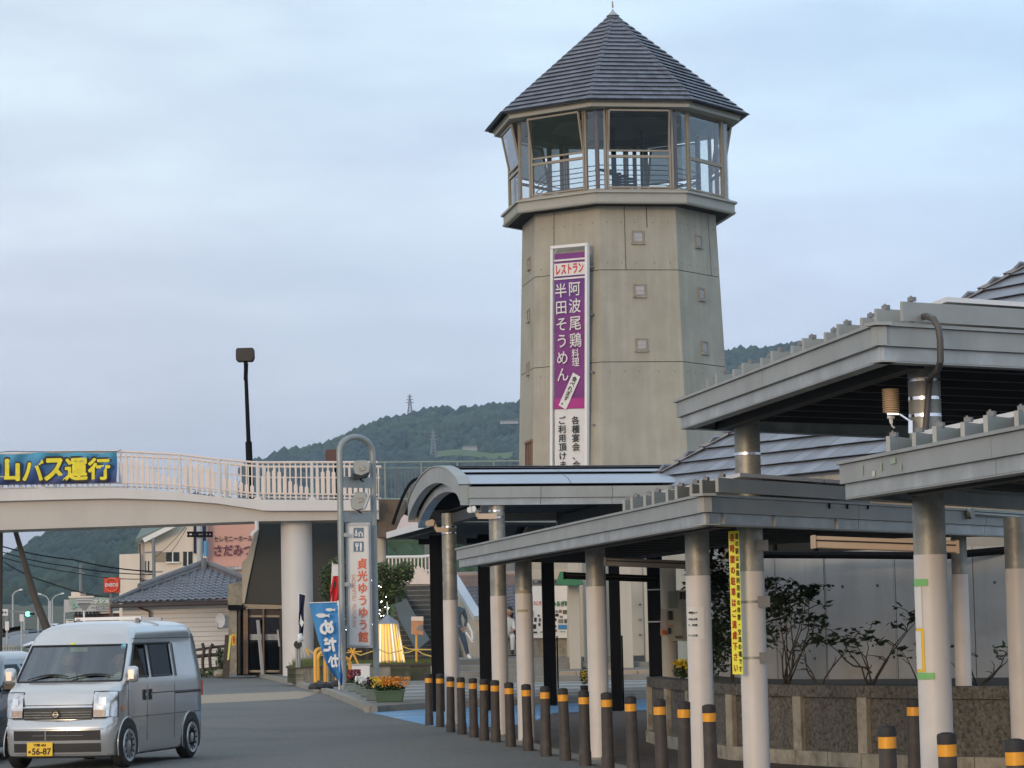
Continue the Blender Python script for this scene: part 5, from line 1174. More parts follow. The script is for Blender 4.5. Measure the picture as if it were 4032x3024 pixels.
a = FL; part(B().slab([a, a + axd * 10.5, a + axd * 10.5 + Z * .25, a + Z * .25], -nb_ * -.05), 'far_fascia', m_fasc, bc, smooth=False)
for w0 in (.5, 2.6): part(B().beam(FN + axd * w0 + Z * .0 + sv * .04, FL + axd * w0 - sv * .04, .14, .16), 'tie_beam', m_pur, bc)
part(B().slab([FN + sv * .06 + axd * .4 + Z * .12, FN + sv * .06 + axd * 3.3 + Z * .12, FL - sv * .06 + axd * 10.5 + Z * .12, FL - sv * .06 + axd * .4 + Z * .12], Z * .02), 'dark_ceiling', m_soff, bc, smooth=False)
# glass arch shelter behind
ga = thing('glass_arch', 'curved glass vault over the stair foot with thin dark ribs', 'glass vault', V((T4[0], T4[1] + 1, zs4)))
def ga_pt(t, w): return W(interp(t, [(0, 1545), (1, 1760)]), 2108, 55) * 0 + V((lerp(W(1547, 2108, 55).x, W(1745, 2108, 55).x, t), 55 + w, zs4 + .2 + 1.05 * math.sin(math.pi * t * .9 + .12)))
T_ = [k / 14 for k in range(15)]
part(B().grid([[ga_pt(t, 0) for t in T_], [ga_pt(t, 7) for t in T_]]), 'vault_glass', m_glass, ga)
part(B().tube([ga_pt(t, -.02) for t in T_], .035, 6), 'rib', m_black, ga); part(B().tube([ga_pt(t, 3.5) for t in T_], .035, 6), 'rib', m_black, ga)
part(B().beam(W(1617, 1965, 54.9), W(1617, 2085, 54.9), .06, .06, V((0, 1, 0))), 'mullion', m_black, ga)
part(B().slab([W(x, y, 54.7) for x, y in ((1552, 2104), (1690, 2070), (1676, 2052), (1650, 2040), (1630, 2046), (1610, 2034), (1592, 2026), (1580, 2040))], (0, .02, 0)), 'pink_reflection', M('painted_pink_reflection', (.6, .5, .5), .3, var=.03), ga, smooth=False)  # pink sky reflected in the glass end, painted as a flat slab
# round dark ring under the barrel canopy
rg_ = thing('arched_truss', 'dark curved truss seen under the barrel canopy', 'truss', W(2110, 2110, 50))
for r_, m in ((128, m_pur), (112, m_black), (98, m_galv)):
    part(B().tube([W(2112 + r_ * math.cos(R(a)) * .62, 2150 - r_ * math.sin(R(a)), 50) for a in range(0, 181, 12)], .05 if r_ != 98 else .03, 7), 'arch_member', m, rg_)
part(face_poly([(2050, 2140), (2175, 2140), (2155, 2088), (2112, 2062), (2070, 2088)], 50.3, .05), 'infill', M('infill_brown', (.2, .16, .13), .7), rg_, smooth=False)

# ================================================================== BOLLARDS
bl0 = [(1687, 2651), (1729, 2653.5), (1771, 2662.5), (1815.5, 2666), (1862, 2671), (1901.5, 2676), (1947, 2678.4), (2006, 2686), (2074, 2692.3), (2144, 2701.3), (2220, 2708.2), (2298, 2717), (2387, 2727), (2487, 2738), (2601, 2751.5), (2689, 2760), (2794, 2772), (3591, 2752), (3492, 2859), (3732, 2878), (4008, 2912)]
BH = .863
def bollard(p, lab):
    t = thing('bollard', lab, 'bollard', p, 'brown bollards with orange bands')
    part(B().lathe(p, [(.072, 0), (.071, .16), (.067, .17), (.0645, .165 + .02), (.061, BH - .16)], 22), 'shaft', m_brown, t)
    part(B().lathe(p + Z * (BH - .158), [(.0625, 0), (.0622, .078)], 22), 'reflective_band', m_orange, t)
    part(B().lathe(p + Z * (BH - .079), [(.0635, 0), (.0635, .055), (.058, .068), (.03, .077), (.001, .079)], 22), 'cap', m_bcap, t)
    return t
first = None
for i, (px, py) in enumerate(bl0):
    p = G(px, py, BH); p.z = 0
    if i < 17: lab = f'brown orange banded bollard, {ORD[i]} from the far end of the row'
    else: lab = ['brown bollard in front of the stained planter wall, just beside the thick column', 'short looking brown bollard before the stained planter wall, nearest to it on the road side', 'brown bollard standing right in front of the thick white column', 'brown bollard cut by the edge of the picture'][i - 17]
    if first is None: first = bollard(p, lab)
    else:
        o = copy_tree(first, p, lab); o.rotation_euler = (random.uniform(-.018, .018), random.uniform(-.018, .018), random.uniform(0, 6)); o.scale = (1, 1, random.uniform(.99, 1.01))

# ================================================================== TILED MAIN BUILDING
zE = 3.6
E0 = G(2475, 1949, zE); E1 = G(3307, 1868, zE); ed = unit(E1.x - E0.x, E1.y - E0.y); ni = V((-ed.y, ed.x, 0)); ni = ni if ni.x > 0 else -ni
print('E0', E0, 'E1', E1)
mb = thing('main_building', 'large building with stepped slate coloured tile roof behind the canopies', 'building', V((E0.x + 4, E0.y, 0)))
tp = math.tan(R(36)); sp1 = (ni + Z * tp).normalized(); sp2 = (ed + Z * tp).normalized()
rows_n = 23; expo = .344; LX = 11
run = expo * sp1.dot(ni)
def keep_out(p): return False
cs1 = tile_roof(E0, ed, sp1, [(run * k, LX) for k in range(rows_n)], expo, .3, .085, mb, 230, mats=(m_tileL, m_tileL2))
tile_roof(E0, ni * 1.0, sp2, [(run * k, run * k + 2.2) for k in range(rows_n)], expo, .3, .085, mb, 60, mats=(m_tileL2, m_tileL))
hipd = (ed + ni + Z * tp).normalized(); hipw = (ed - ni).normalized(); hn = hipd.cross(hipw); hn = hn if hn.z > 0 else -hn
hcm2 = mesh(ub, 'hip_tile', m_tileL2, smooth=False); hs_ = expo / sp1.length * (run / hipd.dot(ni)) / run * 1.0
step = run / hipd.dot(ni)
for k in range(rows_n): inst(hcm2, 'hip_tile', mb, basis(E0 + hipd * (step * k) + hn * .075, hipw * .26, hipd * step * 1.15, hn * .075))
rd2 = B().sheet([E0, E0 + ed * LX, E0 + ed * LX + sp1 * expo * rows_n, E0 + hipd * step * rows_n]); rd2.sheet([E0, E0 + hipd * step * rows_n, E0 + ni * 12 + sp2 * expo * rows_n, E0 + ni * 12])
part(rd2, 'roof_deck', m_tileL2, mb)
part(B().beam(E0 - Z * .1 + ni * .06, E0 + ed * LX - Z * .1 + ni * .06, .12, .2), 'eave_fascia', m_stainl, mb, smooth=False)
part(B().beam(E0 + ni * 12 - Z * .1 + ed * .06, E0 - Z * .1 + ed * .06, .12, .2), 'eave_fascia', m_stainl, mb, smooth=False)
w0 = E0 + ni * .9 + ed * 1.2; part(B().slab([V((w0.x, w0.y, 0)), V((w0.x, w0.y, 0)) + ed * 5.4, V((w0.x, w0.y, zE)) + ed * 5.4, V((w0.x, w0.y, zE))], ni * .3), 'wall', m_beige, mb, smooth=False)
part(B().slab([V((w0.x, w0.y, 0)), V((w0.x, w0.y, 0)) + ni * 10, V((w0.x, w0.y, zE)) + ni * 10, V((w0.x, w0.y, zE))], ed * .3), 'wall', m_beige, mb, smooth=False)
w1 = w0 + ed * 5.4; part(B().slab([V((w1.x, w1.y, 0)), V((w1.x, w1.y, 0)) + ni * 10, V((w1.x, w1.y, zE + .6)) + ni * 10, V((w1.x, w1.y, zE + .6))], ed * .3), 'wall', m_beige, mb, smooth=False)
a = w0 - ni * .02; part(B().slab([V((a.x, a.y, .1)) + ed * .3, V((a.x, a.y, .1)) + ed * 4.2, V((a.x, a.y, 2.9)) + ed * 4.2, V((a.x, a.y, 2.9)) + ed * .3], ni * .01), 'dark_recess_sheet', m_dark, mb, smooth=False)  # dark sheet put in for the dim recess here, drawn as glazing
for k in range(4): part(B().beam(V((a.x, a.y, .1)) + ed * (.4 + k), V((a.x, a.y, 2.9)) + ed * (.4 + k), .06, .05, ni), 'mullion', m_black, mb)  # bars over the added dark sheet

# small panels on canopy 1 right arm top
# ================================================================== CURVED WALL, PLANTER
wp = [(2.75, 38), (3.0, 36.0), (3.35, 34.9), (3.9, 34.1), (4.7, 33.5), (5.6, 33.1), (6.6, 32.8), (8, 32.6)]
cw = thing('curved_wall', 'curved bare concrete wall behind the planter, its fading light put in as brown streaks', 'wall', V((4.5, 33.6, 0)))
def resample(pts, step):
    out = [V((*pts[0], 0))]; 
    for a, c in zip(pts, pts[1:]):
        a, c = V((*a, 0)), V((*c, 0)); n_ = max(1, round((c - a).length / step))
        out += [lerp(a, c, (k + 1) / n_) for k in range(n_)]
    return out
wp = [(x * 1.08, y * 1.08) for x, y in wp]
WPt = resample(wp, .95)
m_cwall = M('curved_wall_concrete', (.43, .42, .4), .75, var=.15, sc=.8, bump=.2, bs=12, streak=.5, scol=(.27, .245, .2), patch=.5, pcol=(.3, .27, .21), psc=1.3)  # brown streaks and patches stand in for the light fading down the wall
for a, c in zip(WPt, WPt[1:]):
    d = (c - a).normalized(); n = V((-d.y, d.x, 0)); n = n if n.y > 0 else -n; zt_ = 2.53
    part(B().slab([a + d * .006, c - d * .006, c - d * .006 + Z * zt_, a + d * .006 + Z * zt_], n * .25), 'wall_panel', m_cwall, cw, smooth=False)
    hb = B()
    for f in (.25, .75):
        for z in (1.08, 2.05): hb.tube([lerp(a, c, f) + Z * z - n * .004, lerp(a, c, f) + Z * z + n * .02], .022, 10)
    part(hb, 'tie_holes', m_stain, cw, kind='stuff')
    part(B().beam(a + n * .03, a + n * .03 + Z * (zt_ - .01), .05, .05, n), 'joint', m_stain, cw)
dw = solo(B().tube([W(2990, 2184, 36.4), W(3300, 2185, 36), W(3600, 2188, 35.6), W(3720, 2188, 35.4), W(3960, 2166, 35.6), W(4100, 2150, 35.6)], .05, 8), 'wall_pipe', m_black, 'black pipe running just above the curved concrete wall', 'pipe')
pp = [(1.75, 37), (1.9, 35.2), (2.1, 34.0), (2.28, 32.8), (2.45, 31.7), (3.1, 30.3), (3.7, 29.3), (4.3, 28.4), (5.1, 27.6), (6.4, 26.6)]
PL = thing('planter_wall', 'weathered concrete planter wall with recessed panels streaked black with mould', 'planter', V((3.7, 29.5, 0)))
PT = resample(pp, 1.45)
for i, (a, c) in enumerate(zip(PT, PT[1:])):
    d = (c - a).normalized(); L = (c - a).length; n = V((d.y, -d.x, 0)); n = n if n.y < 0 else -n
    part(B().slab([a + Z * .16 + d * .06 - n * .06, c + Z * .16 - d * .06 - n * .06, c - d * .06 - n * .06 + Z * .76, a + d * .06 - n * .06 + Z * .76], -n * .15), 'recessed_panel', m_stain, PL, smooth=False)
    part(B().beam(a + n * -.07 + Z * .16, a + n * -.07 + Z * .76, .15, .14, n), 'pilaster', m_stainl, PL, smooth=False)
    part(B().slab([a + Z * .757, c + Z * .757, c + Z * .885, a + Z * .885], -n * .24), 'coping', m_stain, PL, smooth=False)
    for f in (0, .5): part(B().slab([lerp(a, c, f) + n * .03 + d * .006, lerp(a, c, f + .5) + n * .03 - d * .006, lerp(a, c, f + .5) + n * .03 - d * .006 + Z * .162, lerp(a, c, f) + n * .03 + d * .006 + Z * .162], -n * .22), 'base_block', m_stainl, PL, smooth=False)
sp_pts = [(p.x + .1, p.y + .15) for p in PT] + [(p.x, p.y - .02) for p in reversed(WPt)]
solo(B().prism(sp_pts, .5, .8), 'planter_soil', m_soil, kind='structure')
# plants in the planter
def shrub(p, h, seed, lab, spread=.5, nb=7, nl=26, ls=.05, mat=m_leafd, lean=0, cat='shrub', top=0.55):
    rd = random.Random(seed); t = thing('shrub', lab, cat, p); st = B(); lf = B()
    for k in range(nb):
        a = rd.uniform(0, 6.28); pts = [p + V((rd.uniform(-.06, .06), rd.uniform(-.05, .05), 0))]; q_ = V(pts[0]); dr = V((math.cos(a) * spread * .5 + lean, math.sin(a) * .3 * spread, h / 5 * rd.uniform(.7, 1.15)))
        for j in range(5):
            q_ = q_ + V((dr.x * .4 + rd.uniform(-.05, .05), dr.y * .4 + rd.uniform(-.04, .04), dr.z)); pts.append(V(q_))
            if j >= 1 and rd.random() < .7:
                tip = q_ + V((rd.uniform(-.22, .22), rd.uniform(-.15, .15), rd.uniform(.03, .2))); st.tube([q_, lerp(q_, tip, .5) + V((.02, 0, .02)), tip], [.007, .005, .003], 5)
                if j > 5 * top - 1: leaves(lf, tip, (.1, .09, .06), nl // 3, ls, rd.randint(0, 9999), hollow=0)
        st.tube(pts, [.013, .011, .009, .007, .005, .003], 6); leaves(lf, pts[-1], (.13, .12, .09), nl, ls, rd.randint(0, 9999), hollow=0)
    part(st, 'stems', m_bark, t, fix=False); part(lf, 'foliage', mat, t, kind='stuff', fix=False, smooth=False)
    return t
def onp(px, py, d): p = W(px, py, d); return V((p.x, d, .8))
shrub(onp(3440, 2700, 30.6), .78, 4, 'sparse open branched shrub with clustered leaves before the pale wall', .5, 5, 20, .055)
shrub(onp(3628, 2700, 30.2), .5, 8, 'thin upright shrub hard against the thick column', .3, 3, 16, .05)
shrub(onp(3090, 2700, 31.6), 1.05, 15, 'tangled leafy shrub right beside the column with the yellow sign', .28, 8, 34, .05)
shrub(onp(3230, 2700, 31.2), .55, 16, 'tiny seedling shrub at the foot of the tangled shrub', .35, 3, 6, .045)
shrub(onp(3850, 2708, 29.6), .45, 17, 'small low plant behind the thick column against the curved wall', .5, 4, 7, .045)
# arching branch
t = thing('arching_branch', 'long bare arching branch with a leaf cluster at its tip', 'branch', onp(3420, 2700, 30.5))
br = [(3432, 2650), (3405, 2628), (3360, 2622), (3330, 2600), (3300, 2565), (3262, 2535)]
part(B().tube([W(x, y, 30.5) for x, y in br], [.014, .012, .011, .009, .007, .004], 6), 'stem', m_bark, t)
lf = B()
for i, (x, y) in enumerate(((3262, 2530), (3240, 2528), (3215, 2505), (3275, 2525), (3200, 2525))): leaves(lf, W(x, y, 30.5), (.09, .08, .05), 14, .05, 70 + i, hollow=0)
part(lf, 'foliage', m_leafd, t, kind='stuff', fix=False, smooth=False)
t = thing('dark_tree', 'dark dense tree behind the notice column and the yellow sign', 'tree', onp(2830, 2700, 34.5))
p0 = onp(2790, 2700, 34.5); part(B().tube([p0, p0 + V((.02, 0, .6)), p0 + V((-.03, 0, 1.2)), p0 + V((.1, 0, 1.75))], [.07, .06, .045, .02], 8).tube([p0 + V((.3, 0, 0)), p0 + V((.34, 0, .7)), p0 + V((.2, 0, 1.4))], [.03, .025, .015], 6), 'trunk', m_bark, t)
lf = B()
for i, (x, y, rx, rz) in enumerate(((2775, 2290, .3, .3), (2850, 2250, .4, .3), (2830, 2400, .42, .5), (2860, 2540, .25, .35), (3060, 2330, .35, .2), (3020, 2450, .25, .35), (2800, 2560, .2, .4))):
    leaves(lf, W(x, y, 34.4), (rx, .4, rz), int(900 * rx * rz * 4), .05, 30 + i, hollow=0)
part(lf, 'crown', m_leafd, t, kind='stuff', fix=False, smooth=False)
t = thing('yellow_flowers', 'clump of yellow flowers seen between the beige column and the notice column', 'flowers', V((W(2690, 2660, 40).x, 40, .8)))
part(leaves(B(), W(2688, 2640, 40), (.16, .12, .13), 260, .04, 91, hollow=0), 'foliage', m_leaf, t, kind='stuff', fix=False); part(leaves(B(), W(2690, 2612, 39.9), (.15, .12, .07), 150, .035, 92, hollow=0), 'blooms', m_flow['yellow'], t, kind='stuff', fix=False)

# ================================================================== CONCRETE BUILDING BEHIND, POSTER, STAIRS
cb = thing('restroom_building', 'pale concrete building with heavy wall piers on a raised tiled step', 'building', V((W(2420, 2640, 75).x, 75, 0)))
part(B().slab([W(2236, 2600, 77.5), W(2620, 2600, 77.5), W(2620, 2150, 77.5), W(2236, 2150, 77.5)], (0, 5, 0)), 'wall', m_beige, cb, smooth=False)
part(B().slab([V((p.x, 77.5, 0)) for p in (W(2236, 2600, 77.5), W(2620, 2600, 77.5))] + [V((W(2620, 2600, 77.5).x, 77.5, W(2620, 2600, 77.5).z)), W(2236, 2600, 77.5)], (0, 5, 0)), 'wall_base', m_beige, cb, smooth=False)
for x0, x1, d in ((2243, 2287, 75.6), (2428, 2492, 75.4), (2300, 2312, 76.8), (2540, 2560, 76)):
    a, c = W(x0, 2600, d), W(x1, 2600, d); part(B().box(((a.x + c.x) / 2, d, 1.9), (c.x - a.x, .7, 3.8)), 'pier', m_beige, cb, smooth=False, bevel=.02)
fl = W(2230, 2640, 74.4)
part(B().box(((fl.x + 3.4), 76.5, .23), (7.2, 5, .27)), 'raised_floor', m_plaza2, cb, smooth=False)
for i in range(17): part(B().box((fl.x + i * .42 + .05, 73.97, .23), (.4, .05, .25)), 'step_tile', m_band, cb, smooth=False)
part(B().slab([W(2190, 2300, 74), W(2205, 2250, 74), W(2280, 2258, 74), W(2300, 2300, 74), W(2260, 2306, 74)], (0, 1.2, 0)), 'green_eave', m_greenr, cb, smooth=False)
for i, y in enumerate((2380, 2440, 2500)): part(B().cyl(W(2520, y, 77.4), W(2520, y, 77.46), .03, n=8), 'tie_hole', m_stain, cb)
ps = thing('welcome_poster', 'large white welcome poster with many small photographs and a grey header', 'poster', V((W(2160, 2520, 79).x, 79, 0)))
part(face_poly([(2060, 2520), (2240, 2520), (2240, 2640), (2060, 2640)], 79.2, .3), 'lower_wall', m_stainl, ps, smooth=False)
part(face_poly([(2060, 2240), (2245, 2240), (2245, 2520), (2060, 2520)], 79.3, .3), 'back_wall', m_beige, ps, smooth=False)
part(face_poly([(2068, 2308), (2236, 2306), (2236, 2512), (2070, 2512)], 79, .05), 'sheet', m_white, ps, smooth=False)
part(face_poly([(2068, 2281), (2238, 2279), (2238, 2303), (2068, 2304)], 79, .05), 'header_board', m_grey, ps, smooth=False)
k = 79 / FPX
text('にし阿波　美馬　', W(2150, 2292, 78.96), X, Z, 150 * k, 14 * k, m_ink, ps, bold=.03); text('ようこそ', W(2110, 2375, 78.97), X, Z, 42 * k, 14 * k, m_dred, ps, bold=.04); text('つるぎ町', W(2207, 2377, 78.97), X, Z, 68 * k, 20 * k, m_greenr, ps, bold=.05)
rd = random.Random(5)
for x, y, w_, h_ in ((2095, 2417, 14, 26), (2121, 2424, 8, 8), (2108, 2440, 10, 16), (2126, 2441, 8, 14), (2100, 2467, 22, 18), (2124, 2459, 8, 12), (2103, 2490, 24, 7), (2132, 2489, 12, 7), (2192, 2408, 10, 10), (2206, 2407, 12, 12), (2224, 2410, 16, 16), (2193, 2422, 13, 11), (2210, 2429, 12, 9), (2186, 2440, 10, 12), (2208, 2446, 20, 16), (2228, 2446, 12, 16), (2216, 2469, 36, 18), (2186, 2466, 9, 10), (2187, 2483, 12, 9), (2215, 2487, 22, 4), (2150, 2420, 14, 14), (2150, 2455, 16, 14)):
    c = rd.choice([m_grey, m_stain, m_jack, m_woodl, m_teal, m_ink]); 
    if w_ == 36: c = m_flagb
    part(face_poly([(x - w_ / 2, y + h_ / 2), (x + w_ / 2, y + h_ / 2), (x + w_ / 2, y - h_ / 2), (x - w_ / 2, y - h_ / 2)], 78.98, .01), 'photo_print', c, ps, smooth=False)
for i, z in enumerate((.14, .28)): part(B().box((W(2150, 2500, 77).x, 77 + i * .5, z + .0), (3.6, .5, .14)), 'step', m_plaza, ps, smooth=False)
# tiled house between the columns
th_ = thing('tile_roofed_house', 'house with grey wavy tile roof glimpsed between the columns', 'house', V((W(1930, 2400, 98).x, 98, 0)))
a, c = W(1760, 2455, 97), W(2090, 2455, 97); tt = W(1900, 2305, 100.5); upk = V((0, 3.5, tt.z - a.z)); Lk = upk.length; upk.normalize(); ek = X; nk = ek.cross(upk); nk = nk if nk.z > 0 else -nk
part(B().sheet([a, V((c.x, c.y, a.z)), V((c.x, c.y, a.z)) + upk * Lk, a + upk * Lk]), 'roof_deck', m_kaw, th_)
n_ = int((c.x - a.x) / .27)
for r_i in range(11):
    for j in range(n_): inst(km, 'roof_tile', th_, basis(a + X * ((j + .5) * .27) + upk * (r_i * Lk / 11) + nk * .03, X * .27, upk * (Lk / 11), nk * .11))
rz_ = a + upk * Lk
part(B().beam(rz_ + Z * .16, V((c.x, rz_.y, rz_.z + .16)), .35, .36), 'ridge_course', M('weathered_pink_tile', (.3, .24, .23), .8, var=.25, sc=6), th_, smooth=False); part(B().tube([rz_ + Z * .4, V((c.x, rz_.y, rz_.z + .4))], .12, 8), 'ridge_cap', M('pink_ridge', (.5, .38, .33), .7), th_)
part(B().slab([V((a.x, 97.3, 0)), V((c.x, 97.3, 0)), V((c.x, 97.3, a.z - .05)), V((a.x, 97.3, a.z - .05))], (0, 5, 0)), 'wall', m_dark, th_, smooth=False)
# stairs
st = thing('outdoor_stairs', 'dark stone stairs climbing to the raised walkway with white railings', 'stairs', V((W(1640, 2540, 86).x, 86, 0)))
xl, xr = W(1535, 2500, 86).x, W(1790, 2500, 86).x
for i in range(18):
    y = 85.5 + i * .33; z = .1 + (i + 1) * .165
    part(B().box(((xl + xr) / 2, y + .165, z - .09), (xr - xl, .33, .18)), 'step', m_stair, st, smooth=False)
    part(B().box(((xl + xr) / 2, y + .02, z - .012), (xr - xl + .01, .07, .03)), 'nosing', m_nosing, st, smooth=False)
part(B().slab([V((xl, 91.4, 0)), V((xr - .3, 91.4, 0)), V((xr - .3, 91.4, 3.15)), V((xl, 91.4, 3.15))], (0, 4, 0)), 'landing_block', m_beige, st, smooth=False)
part(B().slab([W(1560, 2352, 91.2), W(1700, 2352, 91.2), W(1700, 2306, 91.2), W(1560, 2306, 91.2)], (0, .1, 0)), 'landing_edge', m_stainl, st, smooth=False)
sh = B().slab([W(1548, 2362, 90.6), W(1588, 2336, 91.0), W(1622, 2405, 88.4), W(1570, 2440, 88)], V((0, -.05, .06))).slab([W(1570, 2440, 88), W(1622, 2405, 88.4), W(1692, 2525, 86), W(1640, 2570, 85.4)], V((0, -.05, .06)))
part(sh, 'ramp_sheet', m_sheet, st, label='grey green sheets laid diagonally on the stairs', smooth=False)
# white stair-top railing and raking stringer
wr2 = thing('stair_railing', 'white railing with paddle shaped bars at the head of the stairs', 'railing', W(1610, 2300, 91.3))
b = B().tube([W(1520, 2194, 91.3), W(1590, 2193, 91.3), W(1660, 2192, 91.3), W(1697, 2188, 91.3), W(1745, 2195, 90)], .05, 8).tube([W(1600, 2246, 91.3), W(1697, 2246, 91.3)], .03, 6)
part(b, 'rail', m_white, wr2)
for i in range(12):
    x = 1532 + i * 14.5; p = W(x, 2300, 91.3); inst(thin, 'baluster', wr2, basis(p, X, V((0, 1, 0)), Z * .9))
    if i > 4: inst(pale([.3, .45, .6, .7, .65, .5, .4][i - 5]), 'pale', wr2, basis(p + V((0, -.01, 0)), X, V((0, 1, 0)), Z * .88))
sr = thing('stair_parapet', 'sloping beige parapet with a pale blue capping beside the stairs', 'parapet', V((W(1860, 2500, 86).x, 86, 0)))
part(B().slab([W(1778, 2310, 88.4), W(1884, 2440, 86), V((W(1884, 2600, 86).x, 86, 0)), V((W(1850, 2600, 86).x, 86.6, 0)), V((W(1778, 2600, 88.4).x, 88.4, 0))], (0, .2, 0)), 'parapet_wall', m_beige, sr, smooth=False)
part(B().beam(W(1760, 2232, 89.2), W(1884, 2434, 85.95), .3, .16), 'capping', M('pale_blue_capping', (.5, .55, .6), .5, var=.04), sr, smooth=False)
part(B().tube([W(1842, 2455, 85.8), W(1858, 2490, 85.7), W(1860, 2520, 85.6)], .03, 6).tube([W(1835, 2490, 85.8), W(1862, 2530, 85.6)], .03, 6), 'handrail', m_white, sr)
part(B().slab([W(1884, 2436, 85.9), W(1890, 2436, 85.9), V((W(1890, 2600, 85.9).x, 85.9, 0)), V((W(1884, 2600, 85.9).x, 85.9, 0))], (0, .3, 0)), 'end_post', m_beige, sr, smooth=False)

# ================================================================== SIGN FRAME
SD = 70.6; k = SD / FPX
sg = thing('station_sign', 'grey arched pole frame holding a tall white sign with red characters', 'sign', V((W(1415, 2725, SD).x, SD, 0)))
lp, rp_ = W(1345, 2300, SD).x, W(1476, 2300, SD + .8).x
Pz = lambda y: W(1410, y, SD).z
xc_, rr_ = (lp + rp_) / 2, (rp_ - lp) / 2; yl, yr = SD, SD + .8
zt2 = Pz(1716) - rr_
arc = [V((xc_ + rr_ * -math.cos(R(a)), lerp(yl, yr, (1 - math.cos(R(a))) / 2), zt2 + rr_ * math.sin(R(a)))) for a in range(0, 181, 15)]
part(B().tube([V((lp, yl, .05))] + arc + [V((rp_, yr, .05))], .082, 14), 'arched_pole', m_steelp, sg)
for y, h in ((1896, .28), (2034, .26)): part(B().beam(V((lp, yl, Pz(y))), V((rp_, yr, Pz(y))), .1, h), 'crossbar', m_steelp, sg, smooth=False)
for y in (2105, 2300, 2470):
    for x0, x1, yy in ((lp, lp + .2, yl), (rp_ - .2, rp_, yr)): part(B().beam(V((x0, yy, Pz(y))), V((x1, yy, Pz(y))), .06, .1), 'bracket', m_steelp, sg)
Q = lambda x, y, o=0.: W(x, y, SD + .2 + o)
part(B().slab([Q(1366, 2551), Q(1466, 2551), Q(1457, 2057), Q(1360, 2057)], (0, .22, 0)), 'sign_box', m_lgrey, sg, smooth=False)
sf = part(B().slab([Q(1375, 2541, -.03), Q(1458, 2541, -.03), Q(1450, 2066, -.03), Q(1370, 2066, -.03)], (0, .025, 0)), 'sign_face', M('sign_face_white', (.68, .64, .6), .4, var=.03), sg, smooth=False)
fb_ = B()
for p, q_ in (((1370, 2066), (1450, 2066)), ((1450, 2066), (1458, 2541)), ((1458, 2541), (1375, 2541)), ((1375, 2541), (1370, 2066))): fb_.beam(Q(*p, -.04), Q(*q_, -.04), .03, .05, V((0, 1, 0)) if abs(p[1] - q_[1]) > 50 else Z)
part(fb_, 'face_rim', m_lgrey, sg, smooth=False)
su = (Q(1425, 2200) - Q(1431, 2520)).normalized(); sx2 = su.cross(V((0, 1, 0))).normalized() * 1; sx2 = sx2 if sx2.x > 0 else -sx2
text('貞光ゆうゆう館', Q(1428, 2363, -.05), sx2, su, 38 * k, 328 * k, m_vermil, sg, vert=True, bold=.02, sp=1.2)
text('SADAMITSU  YUYUKAN', Q(1394, 2365, -.05), -su, sx2, 205 * k, 15 * k, m_salmon, sg, bold=.0)
for cy in (2098, 2152):
    part(B().slab([Q(1412 + a * 20, cy + b_ * 20, -.045) for a, b_ in ((-1, 1), (1, 1), (1, -1), (-1, -1))], (0, .01, 0)), 'icon_plate', m_iconb, sg, smooth=False)
ic = B()
def icq(pts): ic.slab([Q(1412 + x, 2098 + y, -.055) for x, y in pts], (0, .008, 0))
icq([(-15, 13), (-4, 13), (-6, -2), (-9, -16), (-13, -2)]); icq([(-2, 2), (7, -6), (17, 2), (17, 6), (7, -1), (-2, 6)]); icq([(0, 6), (5, 2), (5, 15), (0, 15)]); icq([(12, 2), (17, 6), (17, 15), (12, 15)]); icq([(-17, 4), (-2, 2), (-2, 5), (-17, 8)])
part(ic, 'tree_and_house_mark', m_white, sg, smooth=False)
ic = B()
def icq(pts): ic.slab([Q(1412 + x, 2152 + y, -.055) for x, y in pts], (0, .008, 0))
icq([(-9, 17), (-4, 17), (-4, 2), (0, -4), (0, -14), (-3, -14), (-3, -6), (-5, -6), (-5, -14), (-8, -14), (-8, -6), (-10, -6), (-10, -14), (-13, -14), (-13, -4), (-9, 2)]); icq([(6, 17), (11, 17), (13, -2), (12, -12), (8, -16), (5, -12), (5, 0)])
part(ic, 'fork_and_knife_mark', m_white, sg, smooth=False)
def flood(px, py, lab, fl):
    c = W(px, py, SD + .3); t = thing('floodlight', lab, 'floodlight', c, 'floodlights on the sign frame'); m = m_steelp
    s_ = k
    if fl: body = [(-35, 0), (-30, 30), (-8, 37), (18, 30), (34, -4), (26, -34), (-14, -37)]
    else: body = [(-34, -10), (-26, -36), (18, -38), (36, -20), (32, 12), (0, 26), (-26, 18)]
    part(B().slab([c + V((x * s_, -.18, -y * s_)) for x, y in body], (0, .36, 0)), 'housing', m, t, bevel=.02)
    lens = [(36, -30), (44, -26), (22, 30), (14, 32)] if fl else [(-36, 14), (-30, 40), (20, 30), (30, 12), (0, 24)]
    part(B().slab([c + V((x * s_, -.2, -y * s_)) for x, y in lens], (0, .4, 0)), 'lens', m_dark if not fl else m_lgrey, t, smooth=False)
    part(B().slab([c + V((x * s_, -.19, -y * s_)) for x, y in ((-10, -12), (12, -16), (16, 2), (-6, 6))], (0, -.03, 0)), 'cover_plate', m_galv, t, smooth=False)
    part(B().tube([c + V((-12 * s_, 0, -30 * s_)), c + V((0, -.1, -44 * s_)), c + V((6 * s_, 0, -46 * s_))], .02, 6), 'stirrup', m_black, t)
flood(1424, 1850, 'upper floodlight on the arched sign frame, facing down', False); flood(1416, 1974, 'lower floodlight on the arched sign frame, aimed at the sign', True)

